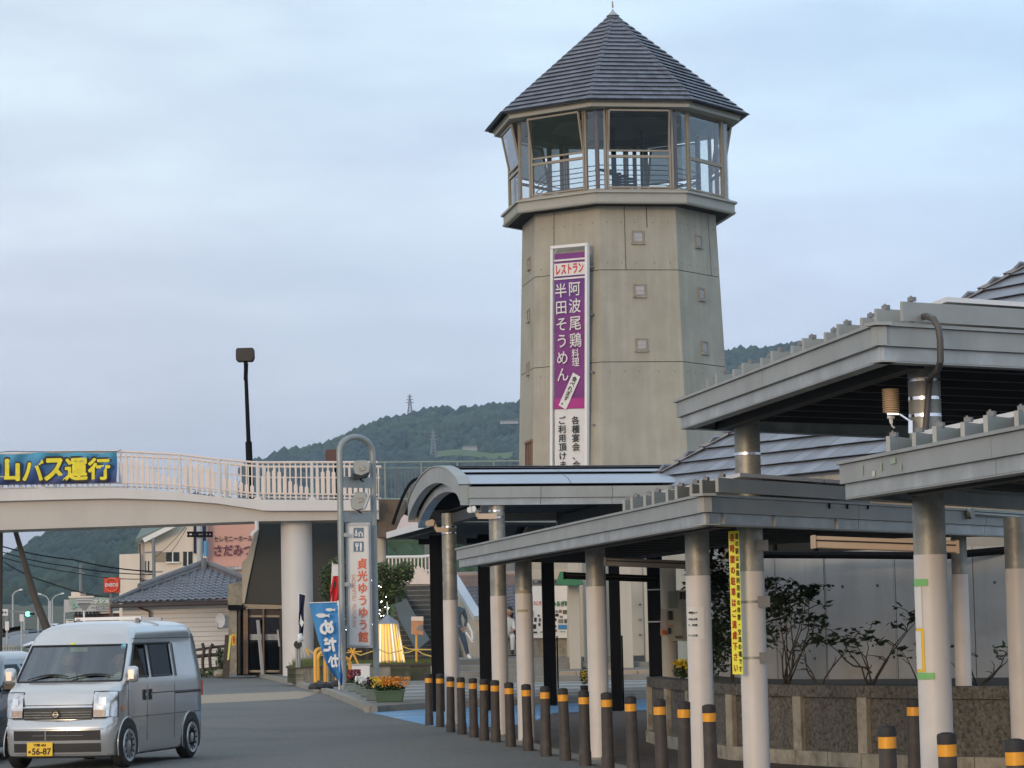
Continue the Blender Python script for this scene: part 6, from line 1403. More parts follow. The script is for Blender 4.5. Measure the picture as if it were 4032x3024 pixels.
# ================================================================== STONE PLANTER, LIT CONE, FLAGS, FLOWERS
fp = [V((-6.95, 83, 0)), V((-6.85, 80.3, 0)), V((-6.3, 79.5, 0)), V((-4.9, 79.2, 0)), V((-2.0, 79.6, 0)), V((-1.9, 83.8, 0))]
spn = thing('stone_planter', 'low curved stone planter with dark coping around the lit cone', 'planter', V((-4.5, 81, .1)))
for a, c in zip(fp, fp[1:]):
    L = (c - a).length; n_ = max(1, round(L / .55)); d = (c - a) / L; n = V((-d.y, d.x, 0)); n = n if (V((-4.5, 82, 0)) - a).dot(n) > 0 else -n
    for i in range(n_):
        u0, u1 = a + d * (L * i / n_ + .008), a + d * (L * (i + 1) / n_ - .008)
        part(B().slab([u0 + Z * .1, u1 + Z * .1, u1 + Z * .53, u0 + Z * .53], n * .22), 'stone_block', m_beige if (i * 7) % 3 else m_kerb, spn, smooth=False)
    part(B().slab([a + Z * .532 - n * .04, c + Z * .532 - n * .04, c + Z * .59 - n * .04, a + Z * .59 - n * .04], n * .3), 'coping', m_wood, spn, smooth=False)
solo(B().prism([(p.x, p.y) for p in fp], .1, .54), 'planter_soil', m_earth, kind='structure')
b = B(); rd = random.Random(2)
for _ in range(5200):
    x, y = rd.uniform(-6.7, -2.1), rd.uniform(79.7, 83.5); h = rd.uniform(.06, .2) * (1.6 if x < -6 else 1) ; p = V((x, y, .53)); a = rd.uniform(-.08, .08)
    b.add([p, p + V((.035, 0, 0)), p + V((a, rd.uniform(-.05, .05), h))], [(0, 1, 2)])
solo(b, 'planter_grass', m_grass, kind='stuff', label='grass and weeds growing in the stone planter', cat='grass', fix=False)
for i in range(14):
    pass
t = thing('pampas_grass', 'wispy tall dry grass stems beside the round bridge column', 'grass clump', W(1195, 2640, 81)); b = B()
for i in range(16):
    p = W(1172 + i * 3.2, 2640, 81); q_ = p + V((rd.uniform(-.2, .2), 0, rd.uniform(.4, .95))); b.tube([p, lerp(p, q_, .5) + V((.02, 0, 0)), q_], [.008, .006, .003], 4)
part(b, 'stems', M('dry_stem', (.2, .2, .14), .8), t, kind='stuff', fix=False)
# lit cone
LD = 81.0; k = LD / FPX
lc = thing('illuminated_cone', 'cone shaped tent of glowing yellow rope lights under a metal cap', 'light decoration', W(1540, 2626, LD))
ctop, cbot = W(1527, 2456, LD), W(1538, 2624, LD)
b = B().lathe((ctop.x, LD, ctop.z), [(46 * k, 0), (44 * k, .03), (24 * k, .14), (2 * k, .28)], 10); part(b, 'metal_cap', M('cap_zinc', (.28, .29, .33), .4, .6), lc, ang=20)
part(B().cyl((ctop.x, LD, ctop.z + .2), (ctop.x - .01, LD, ctop.z + .66), .02, n=6), 'mast', m_white, lc)
part(B().lathe((cbot.x, LD, cbot.z), [(52 * k, 0), (35 * k, ctop.z - cbot.z)], 20), 'inner_tent', M('tent_lining', (.6, .5, .42), .6, var=.05, emit=(1, .62, .4), es=.06), lc)
for i in range(22):
    a = i / 22 * 2 * math.pi + .1; r0, r1 = 58 * k, 38 * k
    part(B().tube([V((cbot.x + r0 * math.sin(a), LD - r0 * math.cos(a), cbot.z)), V((ctop.x + r1 * math.sin(a), LD - r1 * math.cos(a), ctop.z))], .024, 6), 'rope_light', m_led if i % 3 != 1 else m_ledw, lc)
b = B()
for i in range(60):
    a = rd.uniform(0, 6.28); r0 = rd.uniform(46, 74) * k; b.ball((cbot.x + r0 * math.sin(a), LD - r0 * math.cos(a), cbot.z + .02), rd.uniform(.02, .05), 5, 3)
part(b, 'white_pebbles', m_banw, lc, kind='stuff', fix=False)
# tree by the sign with string lights
tr = thing('broadleaf_tree', 'round leafed garden tree partly hidden by the white sign, hung with small lights', 'tree', V((W(1450, 2620, 83).x, 83, .5)))
p0 = V((W(1450, 2620, 83).x, 83, .5)); part(B().tube([p0, p0 + V((.05, 0, 1)), p0 + V((-.05, 0, 1.8)), p0 + V((-.2, 0, 2.6))], [.1, .08, .06, .03], 8).tube([p0 + V((0, 0, 1.4)), p0 + V((.5, 0, 2.1)), p0 + V((.8, 0, 2.6))], [.05, .04, .02], 6), 'trunk', m_bark, tr)
lf = B(); lf2 = B()
for i, (x, y, rx, rz, n_) in enumerate(((1310, 2270, .42, .45, 900), (1300, 2330, .35, .3, 500), (1330, 2225, .35, .25, 400), (1480, 2300, .5, .4, 900), (1560, 2270, .55, .35, 1000), (1595, 2250, .3, .3, 500), (1540, 2340, .5, .3, 900), (1500, 2400, .3, .45, 600), (1420, 2420, .5, .7, 900), (1345, 2400, .25, .5, 400), (1505, 2240, .25, .2, 300))):
    leaves(lf, W(x, y, 83), (rx, .5, rz), n_, .06, 300 + i, hollow=.1); leaves(lf2, W(x + 6, y - 16, 82.8), (rx * .9, .5, rz * .8), n_ // 4, .06, 500 + i, hollow=.3)
part(lf, 'crown', m_leaf, tr, kind='stuff', fix=False, smooth=False); part(lf2, 'young_leaves', m_leafl, tr, kind='stuff', fix=False, smooth=False)
sl_ = thing('string_lights', 'tiny white string lights scattered in the garden tree', 'lights', W(1500, 2500, 82))
bm2 = mesh(B().ball((0, 0, 0), .014, 8, 5), 'bulb', m_bulb)
for i, (x, y) in enumerate(((1463, 2285), (1491, 2307), (1499, 2312), (1503, 2367), (1500, 2371), (1517, 2391), (1530, 2393), (1527, 2398), (1495, 2402), (1494, 2416), (1510, 2424), (1500, 2425), (1467, 2459), (1358, 2437), (1363, 2479), (1409, 2567), (1480, 2360), (1520, 2350))):
    inst(bm2, 'bulb', sl_, Matrix.Translation(W(x, y, 82)) )
t = thing('rope_barrier', 'sagging yellow rope barrier strung around the lit cone', 'rope barrier', W(1640, 2600, 79.5))
b = B()
for pts in ([(1212, 2557), (1240, 2577), (1280, 2582)], [(1370, 2560), (1420, 2580), (1480, 2560)], [(1584, 2545), (1610, 2556), (1638, 2557), (1700, 2558)], [(1584, 2572), (1612, 2568), (1638, 2557), (1665, 2575), (1700, 2585)], [(1490, 2556), (1530, 2573), (1584, 2560)]):
    b.tube([W(x, y, 79.5) for x, y in pts], .018, 5)
part(b, 'rope', M('yellow_rope', (.7, .5, .12), .7), t)
part(B().tube([W(1400, 2545, 79.5), W(1370, 2615, 79.5)], .03, 5).tube([W(1378, 2545, 79.5), W(1410, 2615, 79.5)], .03, 5).tube([W(1365, 2570, 79.5), W(1425, 2565, 79.5)], .02, 5).tube([W(1205, 2552, 79.5), W(1214, 2580, 79.5)], .03, 5), 'stand', m_yelp, t)
t = thing('orange_notice', 'small orange notice board on an orange stake before the stairs', 'sign', W(1640, 2606, 80))
part(B().cyl(W(1640, 2606, 80), W(1640, 2495, 80), .035, n=8), 'stake', m_yelp, t)
part(B().slab([W(x, y, 79.9) for x, y in ((1619, 2497), (1666, 2500), (1667, 2427), (1619, 2428))], (0, .04, 0)), 'board', M('orange_board', (.55, .25, .12), .6, var=.15, sc=6), t, smooth=False)
part(B().slab([W(x, y, 79.88) for x, y in ((1619, 2444), (1667, 2445), (1667, 2427), (1619, 2428))], (0, .01, 0)), 'pale_header', m_cream, t, smooth=False); part(B().slab([W(x, y, 79.88) for x, y in ((1640, 2480), (1664, 2484), (1664, 2458), (1648, 2462))], (0, .01, 0)), 'picture', m_grey, t, smooth=False)
t = thing('white_cabinet', 'plain white electrical box between the sign posts', 'box', W(1416, 2690, 77)); a, c = W(1374, 2620, 77), W(1458, 2700, 77)
part(B().box(((a.x + c.x) / 2, 77, (a.z + .1) / 2), (c.x - a.x, .4, a.z - .1)), 'cabinet', m_white, t, bevel=.01); part(B().box(((a.x + c.x) / 2, 77, a.z + .02), (c.x - a.x + .05, .45, .03)), 'lid', m_lgrey, t)
# flags
def flag(lab, pole, cloth, mat, d, txt=None, extra=None):
    (px0, py0), (px1, py1) = pole; t = thing('banner_flag', lab, 'flag', W(px1, py1, d))
    part(B().cyl(W(px1, py1, d), W(px0, py0, d), .02, n=7), 'pole', m_white, t)
    TL_, TR_, rowsn = cloth[0][0], cloth[0][1], len(cloth)
    rows = []
    for j in range(17):
        f = j / 16 * (rowsn - 1); i = min(int(f), rowsn - 2); g_ = f - i
        l = (lerp(cloth[i][0][0], cloth[i + 1][0][0], g_), lerp(cloth[i][0][1], cloth[i + 1][0][1], g_)); r_ = (lerp(cloth[i][1][0], cloth[i + 1][1][0], g_), lerp(cloth[i][1][1], cloth[i + 1][1][1], g_))
        rows.append([W(lerp(l[0], r_[0], u / 10), lerp(l[1], r_[1], u / 10), d + .12 * math.sin(u * .9 + j * .5) * (j / 16 + .2)) for u in range(11)])
    part(B().grid(rows), 'cloth', mat, t, ang=180)
    part(B().tube([W(cloth[0][0][0] - 2, cloth[0][0][1] - 2, d), W(cloth[0][1][0] + 3, cloth[0][1][1] - 2, d)], .012, 5), 'top_rod', m_white, t)
    return t
fd = 69.5
f1 = flag('blue trout banner flag drooping beside the sign post', ((1333, 2372), (1336, 2727)), [((1218, 2376), (1330, 2372)), ((1232, 2440), (1331, 2440)), ((1252, 2520), (1334, 2520)), ((1282, 2610), (1340, 2600)), ((1318, 2665), (1350, 2655)), ((1342, 2698), (1348, 2700))], m_flagb, fd)
k = fd / FPX
for ch, x, y, w_, h_ in (('め', 1287, 2470, 50, 52), ('だ', 1298, 2538, 46, 50), ('か', 1312, 2602, 36, 46)):
    text(ch, W(x, y, fd - .22), -X, Z + X * .12, w_ * k, h_ * k, m_white, f1, bold=.05)
def fish(cx, cy, s_):
    pts = [(-1, -.1), (-.6, -.42), (.1, -.45), (.6, -.15), (1, -.4), (.92, .05), (1.05, .42), (.6, .15), (0, .42), (-.6, .35)]
    return part(B().slab([W(cx + x * s_, cy + y * s_ * .7, fd - .2) for x, y in pts], (0, .01, 0)), 'fish_print', m_banw, f1, smooth=False)
fish(1270, 2424, 28); fish(1300, 2401, 20)
for y in (2374, 2456): part(B().box(W(1331, y, fd), (.05, .03, .12)), 'cloth_loop', m_white, f1)
f2 = flag('red and white banner flag behind the blue one', ((1310, 2216), (1297, 2560)), [((1311, 2224), (1333, 2225)), ((1306, 2270), (1336, 2270)), ((1301, 2330), (1338, 2330)), ((1298, 2375), (1340, 2375)), ((1297, 2420), (1341, 2420))], m_flagr, 71)
part(B().slab([W(x, y, 70.8) for x, y in ((1310, 2268), (1334, 2268), (1333, 2226), (1311, 2225))], (0, .01, 0)), 'white_top', m_cloth, f2, smooth=False)
part(B().slab([W(x, y, 70.78) for x, y in ((1311, 2300), (1315, 2288), (1324, 2290), (1324, 2310), (1316, 2315))], (0, .01, 0)), 'dark_emblem', m_ink, f2, smooth=False)
f3 = flag('folded navy banner flag beside the round bridge column', ((1176, 2336), (1176, 2560)), [((1178, 2338), (1202, 2344)), ((1177, 2400), (1196, 2400)), ((1175, 2450), (1197, 2450)), ((1176, 2500), (1192, 2510))], m_navy, 78)
part(B().slab([W(x, y, 77.7) for x, y in ((1184, 2418), (1188, 2440), (1197, 2450), (1188, 2470), (1180, 2455))], (0, .01, 0)), 'white_print', m_cloth, f3, smooth=False)
t = thing('post_mirror', 'twin grey posts with a dark round disc and white bag under the navy flag', 'post', W(1172, 2628, 78))
part(B().cyl(W(1169, 2628, 78), W(1169, 2540, 78), .04, n=8).cyl(W(1178, 2628, 78), W(1178, 2540, 78), .04, n=8), 'post', m_steelp, t)
part(B().cyl(W(1173, 2538, 78), W(1173, 2538, 77.9), .12, n=18), 'disc', m_plas, t)
b = B().ball(W(1181, 2512, 77.8), .1, 9, 6, 1.2); b.v = [tuple(V(v) + V((noise.noise(V(v) * 12), 0, noise.noise(V(v) * 11))) * .05) for v in b.v]; part(b, 'white_bag', m_cloth, t)
# yellow arched barriers
def arch_barrier(px, d, w_, lab, py0=2598):
    c = W(px, 2745, d); t = thing('arched_barrier', lab, 'barrier', V((c.x, d, .1)), 'yellow arched barriers'); s_ = FPX / d
    zt_ = W(px, py0, d).z; r_ = w_ / 2
    pts = [V((c.x - r_, d, .12)), V((c.x - r_ * 1.02, d, zt_ - r_))] + [V((c.x - r_ * math.cos(R(a)), d + .3 * (1 - math.cos(R(a))) * .5, zt_ - r_ + r_ * math.sin(R(a)))) for a in range(15, 180, 20)] + [V((c.x + r_, d + .3, zt_ - r_ * 1.2)), V((c.x + r_ * .9, d + .3, .12))]
    part(B().tube(pts, .05, 10), 'tube', m_yelp, t)
    for sx in (-1, 1):
        part(B().lathe((c.x + sx * r_ * .95, d + (.15 + .15 * sx), .1), [(.2, 0), (.21, .06), (.16, .14), (.05, .18)], 16), 'rubber_foot', m_plas, t)
    return t
arch_barrier(1262, 70.5, .24, 'near yellow arched barrier on black rubber feet by the blue flag', 2555)
arch_barrier(1290, 73, .5, 'farther yellow arched barrier crossing behind the near one', 2560)
arch_barrier(1352, 73.5, .35, 'yellow arched barrier behind the sign post and crimson flowers', 2590)
solo(B().cyl((W(1290, 2650, 72).x, 72, .1), W(1290, 2620, 72), .05, n=10), 'steel_stub', m_galv, 'short steel pipe between the yellow barriers', 'pipe')
# flower planters
def flower_box(px, pyb, d, w_, h_, col, lab, pot, n_=260, fh=.16, cols=None):
    c = G(px, pyb, .1); c = V((c.x, c.y, .1)); t = thing('flower_box', lab, 'flower planter', c, 'planter boxes of flowers along the kerb')
    a = w_ / 2; b = B(); b.add([c + V((x * a * s_, y * .13 * s_, z)) for z, s_ in ((0, .86), (h_, 1)) for x, y in ((-1, -1), (1, -1), (1, 1), (-1, 1))], [(3, 2, 1, 0), (4, 5, 6, 7), (0, 1, 5, 4), (1, 2, 6, 5), (2, 3, 7, 6), (3, 0, 4, 7)])
    part(b, 'trough', pot, t, bevel=.015); part(B().box(c + Z * (h_ + .003), (w_ + .04, .3, .03)), 'rim', pot, t, bevel=.008)
    part(leaves(B(), c + Z * (h_ + .07), (a * 1.05, .15, .1), n_, .04, int(px), hollow=0), 'foliage', m_leaf, t, kind='stuff', fix=False, smooth=False)
    for i, (cc_, dx, n2) in enumerate(cols or ((col, 0, n_),)):
        fl = B(); rr = random.Random(int(px) + i)
        for _ in range(n2):
            p = c + V((dx + rr.uniform(-1, 1) * a * (.95 if not cols else .55), rr.uniform(-.16, .1), h_ + .08 + fh * rr.random() ** .7))
            u_ = V((rr.uniform(-1, 1), rr.uniform(-1, .3), rr.uniform(-.2, 1))).normalized(); v_ = u_.cross(V((rr.random(), 1, rr.random()))).normalized(); q_ = u_.cross(v_); s_ = rr.uniform(.016, .03)
            fl.add([p + (v_ * math.cos(a2) + q_ * math.sin(a2)) * s_ for a2 in (0, 1.26, 2.51, 3.77, 5.03)] + [p + u_ * .01], [(0, 1, 5), (1, 2, 5), (2, 3, 5), (3, 4, 5), (4, 0, 5)])
        part(fl, 'blossoms', m_flow[cc_], t, kind='stuff', fix=False, smooth=False)
    return t
flower_box(1395, 2724, 60, .34, .2, 'crimson', 'mound of deep crimson flowers in a grey planter, farthest of the planter row', m_gpot2, 300, .26)
flower_box(1424, 2733, 60, .3, .2, 'white', 'grey planter with small white flowers behind the larger ones', m_gpot2, 160, .14)
flower_box(1447, 2744, 60, .34, .21, 'white', 'grey planter with white and dark purple pansies', m_gpot2, 160, .15, cols=(('white', -.08, 70), ('purple', .1, 70)))
flower_box(1474, 2758, 60, .36, .22, 'purple', 'grey planter with purple pansies and yellow buds next to the green trough', m_gpot2, 160, .14, cols=(('purple', -.05, 70), ('yellow', .12, 40)))
flower_box(1535, 2764, 60, .62, .22, 'orange', 'dark green trough overflowing with orange flowers, nearest of the planter row', m_gpot, 700, .22, cols=(('orange', .02, 170), ('orange', .26, 90), ('orange', -.1, 60), ('yellow', -.22, 60)))
t = thing('flower_pot', 'small pot of yellow flowers beside the plain white column on the plaza', 'flower pot', V((W(2302, 2700, 58).x, 58, .1)))
part(B().lathe((W(2302, 2700, 58).x, 58, .1), [(.07, 0), (.1, .22)], 12), 'pot', m_plas, t); part(leaves(B(), W(2302, 2662, 58), (.1, .1, .2), 200, .04, 5, hollow=0), 'foliage', m_leaf, t, kind='stuff', fix=False)
part(leaves(B(), W(2302, 2655, 57.9), (.1, .08, .14), 70, .035, 6, hollow=0), 'blooms', m_flow['yellow'], t, kind='stuff', fix=False)

# ================================================================== PEOPLE
def figure(label, loc, J, E_, mats, grp, hairs=None, name='person'):
    me = bpy.data.meshes.new('f'); keys = list(J); me.from_pydata([J[k_][0] for k_ in keys], [(keys.index(a), keys.index(b_)) for a, b_ in E_], [])
    o = bpy.data.objects.new('f', me); COL.objects.link(o); s_ = o.modifiers.new('s', 'SKIN'); sub = o.modifiers.new('u', 'SUBSURF'); sub.levels = 2
    sv_ = me.skin_vertices[0].data
    for i, k_ in enumerate(keys): r_ = J[k_][1]; sv_[i].radius = (r_, r_) if not isinstance(r_, tuple) else r_; sv_[i].use_root = (i == 0)
    dg = bpy.context.evaluated_depsgraph_get(); dg.update(); m2 = bpy.data.meshes.new_from_object(o.evaluated_get(dg)); bpy.data.objects.remove(o)
    m2.materials.clear()
    for m in mats: m2.materials.append(m)
    pts = []
    for a, b_ in E_:
        for t_ in (0, .25, .5, .75, 1): pts.append((lerp(V(J[a][0]), V(J[b_][0]), t_), grp(a, b_, t_)))
    for p in m2.polygons: p.material_index = min(pts, key=lambda q_: (q_[0] - p.center).length_squared)[1]; p.use_smooth = True
    t = thing(name, label, 'person', loc); bo = bpy.data.objects.new('body', m2); COL.objects.link(bo); bo.parent = t
    return t
def add_head(t, c, mskin, mhair, s_=1., face_dir=V((0, -1, 0)), gap=False):
    hd = B().ball(c, .095 * s_, 14, 10, 1.22); f = face_dir.normalized(); sd = f.cross(Z).normalized()
    h = part(hd, 'head', mskin, t, local=True)
    hr = B().ball(c + Z * .035 * s_ - f * .022 * s_, .103 * s_, 14, 10, 1.08); part(hr, 'hair', mhair, t, local=True)
    part(B().ball(c + f * .095 * s_ - Z * .01, .018 * s_, 8, 5, 1.4).ball(c + sd * .095 * s_, .022 * s_, 8, 5, 1.4).ball(c - sd * .095 * s_, .022 * s_, 8, 5, 1.4), 'nose_and_ears', mskin, t, local=True)
    part(B().ball(c + f * .087 * s_ + sd * .032 * s_ + Z * .012, .008 * s_, 6, 4).ball(c + f * .087 * s_ - sd * .032 * s_ + Z * .012, .008 * s_, 6, 4), 'eyes', m_ink, t, local=True)
    part(B().box(c + f * .087 * s_ - Z * .052 * s_, (.045 * s_, .014, .01)), 'mouth', m_redst, t, local=True)
# walking person (leaning into the step)
pd = 75.5; foot = W(1848, 2598, pd)
J = dict(pelvis=((-.28, 0, .98), (.15, .12)), spine=((-.27, 0, 1.15), (.14, .11)), chest=((-.26, 0, 1.36), (.17, .12)), neck=((-.3, .0, 1.5), .06), head0=((-.32, -.02, 1.58), .065),
         lsh=((-.08, 0, 1.38), .075), lel=((.0, .06, 1.12), .05), lwr=((-.04, -.06, .92), .035), lh=((-.05, -.09, .85), .035),
         rsh=((-.44, 0, 1.38), .075), rel=((-.55, -.05, 1.13), .05), rwr=((-.5, -.14, .95), .035), rh=((-.5, -.17, .88), .035),
         lhip=((-.19, 0, .9), .11), lkn=((-.06, -.04, .5), .08), lan=((.02, .08, .12), .05), lto=((.1, -.06, .04), .04),
         rhip=((-.36, 0, .9), .11), rkn=((-.42, .1, .5), .08), ran=((-.55, .28, .16), .05), rto=((-.55, .18, .04), .04))
E_ = [('pelvis', 'spine'), ('spine', 'chest'), ('chest', 'neck'), ('neck', 'head0'), ('chest', 'lsh'), ('lsh', 'lel'), ('lel', 'lwr'), ('lwr', 'lh'), ('chest', 'rsh'), ('rsh', 'rel'), ('rel', 'rwr'), ('rwr', 'rh'), ('pelvis', 'lhip'), ('lhip', 'lkn'), ('lkn', 'lan'), ('lan', 'lto'), ('pelvis', 'rhip'), ('rhip', 'rkn'), ('rkn', 'ran'), ('ran', 'rto')]
def g1(a, b_, t_):
    if b_ in ('lh', 'rh', 'head0'): return 0
    if b_ in ('lto', 'rto'): return 3
    if b_ in ('lhip', 'rhip', 'lkn', 'rkn', 'lan', 'ran'): return 2
    return 1
pw = figure('person in teal shirt, jeans and white shoes striding past the stairs', V((foot.x - .06, pd, foot.z)), J, E_, [m_skin, m_jack, m_jean, m_white], g1)
add_head(pw, V((-.34, -.03, 1.68)), m_skin, m_hair, 1.05, V((-.6, -.8, 0)))
part(B().lathe((-.28, 0, .93), [(.172, 0), (.172, .03)], 18, 1, .8), 'belt', m_lgrey, pw, local=True)
for i in range(4): solo(B().box((.95, 77.5 + i * .6, .1 + (foot.z - .1) * (i + .5) / 4 * 1), (5.5, 9 - i * 1.2, (foot.z - .1) / 4)), 'plaza_step', m_plaza, kind='structure')
# small seated child in white
J = dict(pelvis=((0, 0, .36), (.1, .09)), spine=((0, -.03, .48), (.09, .08)), chest=((.0, -.07, .62), (.11, .08)), neck=((.01, -.1, .71), .04), head0=((.02, -.12, .76), .05),
         lsh=((.11, -.07, .63), .045), lel=((.13, -.2, .48), .035), lh=((.03, -.3, .42), .028), rsh=((-.1, -.07, .63), .045), rel=((-.14, -.2, .48), .035), rh=((-.05, -.3, .42), .028),
         lhip=((.07, -.02, .34), .075), lkn=((.09, -.3, .36), .06), lan=((.08, -.3, .06), .04), lto=((.08, -.4, .03), .035), rhip=((-.07, -.02, .34), .075), rkn=((-.08, -.3, .36), .06), ran=((-.08, -.28, .06), .04), rto=((-.08, -.38, .03), .035))
E2_ = [('pelvis', 'spine'), ('spine', 'chest'), ('chest', 'neck'), ('neck', 'head0'), ('chest', 'lsh'), ('lsh', 'lel'), ('lel', 'lh'), ('chest', 'rsh'), ('rsh', 'rel'), ('rel', 'rh'), ('pelvis', 'lhip'), ('lhip', 'lkn'), ('lkn', 'lan'), ('lan', 'lto'), ('pelvis', 'rhip'), ('rhip', 'rkn'), ('rkn', 'ran'), ('ran', 'rto')]
J = {a: ((p[0][0] * 1.3, p[0][1] * 1.3, p[0][2] * 1.55), tuple(x * 1.35 for x in p[1]) if isinstance(p[1], tuple) else p[1] * 1.35) for a, p in J.items()}
cf = W(2004, 2580, 78.6)
pc = figure('small person in white with long dark hair sitting between two columns', V((cf.x, 78.6, cf.z)), J, E2_, [m_skin, m_wshirt, m_wshirt, m_plas], lambda a, b_, t_: 0 if b_ in ('lh', 'rh', 'head0') else 3 if b_ in ('lto', 'rto') else 1)
add_head(pc, V((.03, -.17, 1.27)), m_skin, m_hair, 1.05, V((-.4, -.8, -.3))); part(B().ball((.06, -.08, 1.18), .1, 10, 7, 1.5), 'long_hair', m_hair, pc, local=True)
solo(B().box((cf.x, 78.75, cf.z + .22), (.9, .45, .44)), 'bench', m_stainl, 'dark low bench under the seated small person', 'bench', smooth=False)
solo(B().slab([W(x, y, 79.1) for x, y in ((1993, 2520), (2020, 2520), (2020, 2467), (1993, 2467))], (0, .02, 0)), 'beige_card', m_lampb, 'plain beige card behind the seated small person', 'card', smooth=False)

# ================================================================== VEHICLES
TH = R(13)
def lofted(levels, fr_=(0, .35, .7, 1), sides=(), nr=(1, .5, 0)):
    """levels: (z, y_front, y_rear, half width, corner radius, bow); returns ring points per level, named columns"""
    rings = []
    for (z, yf, yr, w_, rc, bow) in levels:
        half = []
        wi = w_ - rc
        for f in fr_: half.append((wi * f, yf + bow * f * f))
        y1 = yf + bow
        for a in (25, 50, 75): half.append((wi + rc * math.sin(R(a)), y1 + rc * (1 - math.cos(R(a))) * 1.2))
        ys = y1 + rc * 1.2
        for i, s_ in enumerate(sides): half.append((w_, min(max(s_, ys + .015 * (i + 1)), yr - .08)))
        for a in (15, 50, 90): half.append((w_ - .07 + .07 * math.cos(R(a)), yr - .07 + .07 * math.sin(R(a))))
        for f in (.5, 0): half.append(((w_ - .07) * f, yr))
        rings.append([V((x, y, z)) for x, y in half])
    return rings
def build_body(t, levels, sides, openings, mat, fr_=(0, .35, .7, 1)):
    rings = lofted(levels, fr_, sides); m = len(rings[0]); b = B()
    for sx in (1, -1):
        base = len(b.v)
        for r_ in rings: b.v += [(p.x * sx, p.y, p.z) for p in r_]
        for i in range(len(rings) - 1):
            for j in range(m - 1):
                if any(i0 <= i < i1 and j0 <= j < j1 for (i0, i1, j0, j1) in openings): continue
                b.f.append((base + i * m + j, base + i * m + j + 1, base + (i + 1) * m + j + 1, base + (i + 1) * m + j))
        b.f.append(tuple(base + (len(rings) - 1) * m + j for j in range(m)))
        b.f.append(tuple(base + j for j in range(m))[::-1])
    body = part(b, 'body', mat, t, local=True, ang=40)
    bm = bmesh.new(); bm.from_mesh(body.data); bmesh.ops.remove_doubles(bm, verts=bm.verts, dist=.0005); bmesh.ops.recalc_face_normals(bm, faces=bm.faces); bm.to_mesh(body.data); bm.free()
    return body, rings
def wheel(t, x, y, r_, side, nm='wheel', w_=.155):
    c = V((x, y, r_)); tb = B(); prof = [(r_ * .66, -w_ / 2), (r_ * .9, -w_ / 2), (r_ * .98, -w_ / 2 + .02), (r_, -w_ / 4), (r_, w_ / 4), (r_ * .98, w_ / 2 - .02), (r_ * .9, w_ / 2), (r_ * .66, w_ / 2)]
    tb.lathe((0, 0, 0), prof, 30); tb.v = [tuple(c + V((v[2], v[0], v[1]))) for v in tb.v]; wh = part(tb, nm, m_tyre, t, local=True)
    rb2 = B(); o = side * (w_ / 2); prof = [(r_ * .74, .0), (r_ * .72, .014), (r_ * .62, .008), (r_ * .3, -.008), (r_ * .18, .006), (.001, .01)]
    rb2.lathe((0, 0, 0), [(a, b_) for a, b_ in prof], 24); rb2.v = [tuple(c + V((o + side * v[2], v[0], v[1]))) for v in rb2.v]; rm = part(rb2, 'wheel_cover', m_rim, wh, local=True)
    hb = B()
    for i in range(12):
        a = i / 12 * 6.283; hb.box((0, 0, 0), (.01, .03, .022)); 
        for q_ in range(8):
            v = V(hb.v[-8 + q_]); v = V((v.x, v.y * math.cos(a) - v.z * math.sin(a), v.y * math.sin(a) + v.z * math.cos(a))); hb.v[-8 + q_] = tuple(c + V((o + side * .007, math.cos(a) * r_ * .53, math.sin(a) * r_ * .53)) + v)
    part(hb, 'vent_slots', m_plas, wh, local=True, kind='stuff')
    arc_ = B().tube([V((x + side * .0, y, r_)), V((x + side * .0 + side * .002, y, r_))], r_ * 1.2, 30)
    return wh
vO = V((-5.60, 32.72, 0)); van = thing('minivan', 'silver boxy mini van with yellow number plate driving towards the viewer', 'van', vO, rz=-TH)
lv = [(.14, .12, 3.18, .66, .2, .05), (.17, .03, 3.2, .71, .2, .05), (.22, .0, 3.21, .725, .2, .06), (.50, -.02, 3.21, .73, .2, .06), (.56, .0, 3.2, .733, .2, .06), (.60, .045, 3.2, .735, .17, .06), (.90, .07, 3.2, .737, .16, .07), (.95, .11, 3.2, .737, .16, .08), (1.02, .27, 3.2, .737, .12, .09), (1.055, .345, 3.195, .735, .06, .09),
      (1.09, .375, 3.19, .73, .05, .09), (1.49, .70, 3.15, .67, .05, .09), (1.53, .74, 3.145, .66, .055, .09), (1.60, .79, 3.13, .645, .07, .1), (1.68, .86, 3.1, .61, .12, .1), (1.735, .97, 3.05, .545, .18, .08), (1.77, 1.15, 2.95, .43, .2, .05), (1.79, 1.4, 2.75, .25, .18, .02)]
sds = (.60, .74, 1.22, 1.36, 2.06, 2.16, 2.55, 2.9)
jn = 4 + 3      # first side column
body, vr = build_body(van, lv, sds, [(10, 11, 0, 3), (9, 11, 0, 3), (10, 11, jn, jn + 1), (10, 11, jn + 1, jn + 2), (10, 11, jn + 3, jn + 4)], m_silver)
def vp(i, j, s_=1, o=0., fwd=0.):
    p = vr[i][j]; return V(((p.x + o) * s_, p.y - fwd, p.z))
def vsurf(z, y, o=.004):      # side surface point
    for (a, c) in zip(lv, lv[1:]):
        if a[0] <= z <= c[0]: w_ = lerp(a[3], c[3], (z - a[0]) / (c[0] - a[0])); return V((w_ + o, y, z))
def fsurf(x, z, o=.006):      # front surface point
    for (a, c) in zip(lv, lv[1:]):
        if a[0] <= z <= c[0]:
            t_ = (z - a[0]) / (c[0] - a[0]); yf, w_, rc, bow = (lerp(a[i], c[i], t_) for i in (1, 3, 4, 5)); wi = w_ - rc; ax = abs(x)
            if ax <= wi: y = yf + bow * (ax / wi) ** 2
            else: s_ = min(1, (ax - wi) / rc); y = yf + bow + rc * (1 - math.sqrt(max(0, 1 - s_ * s_))) * 1.2
            return V((x, y - o, z))
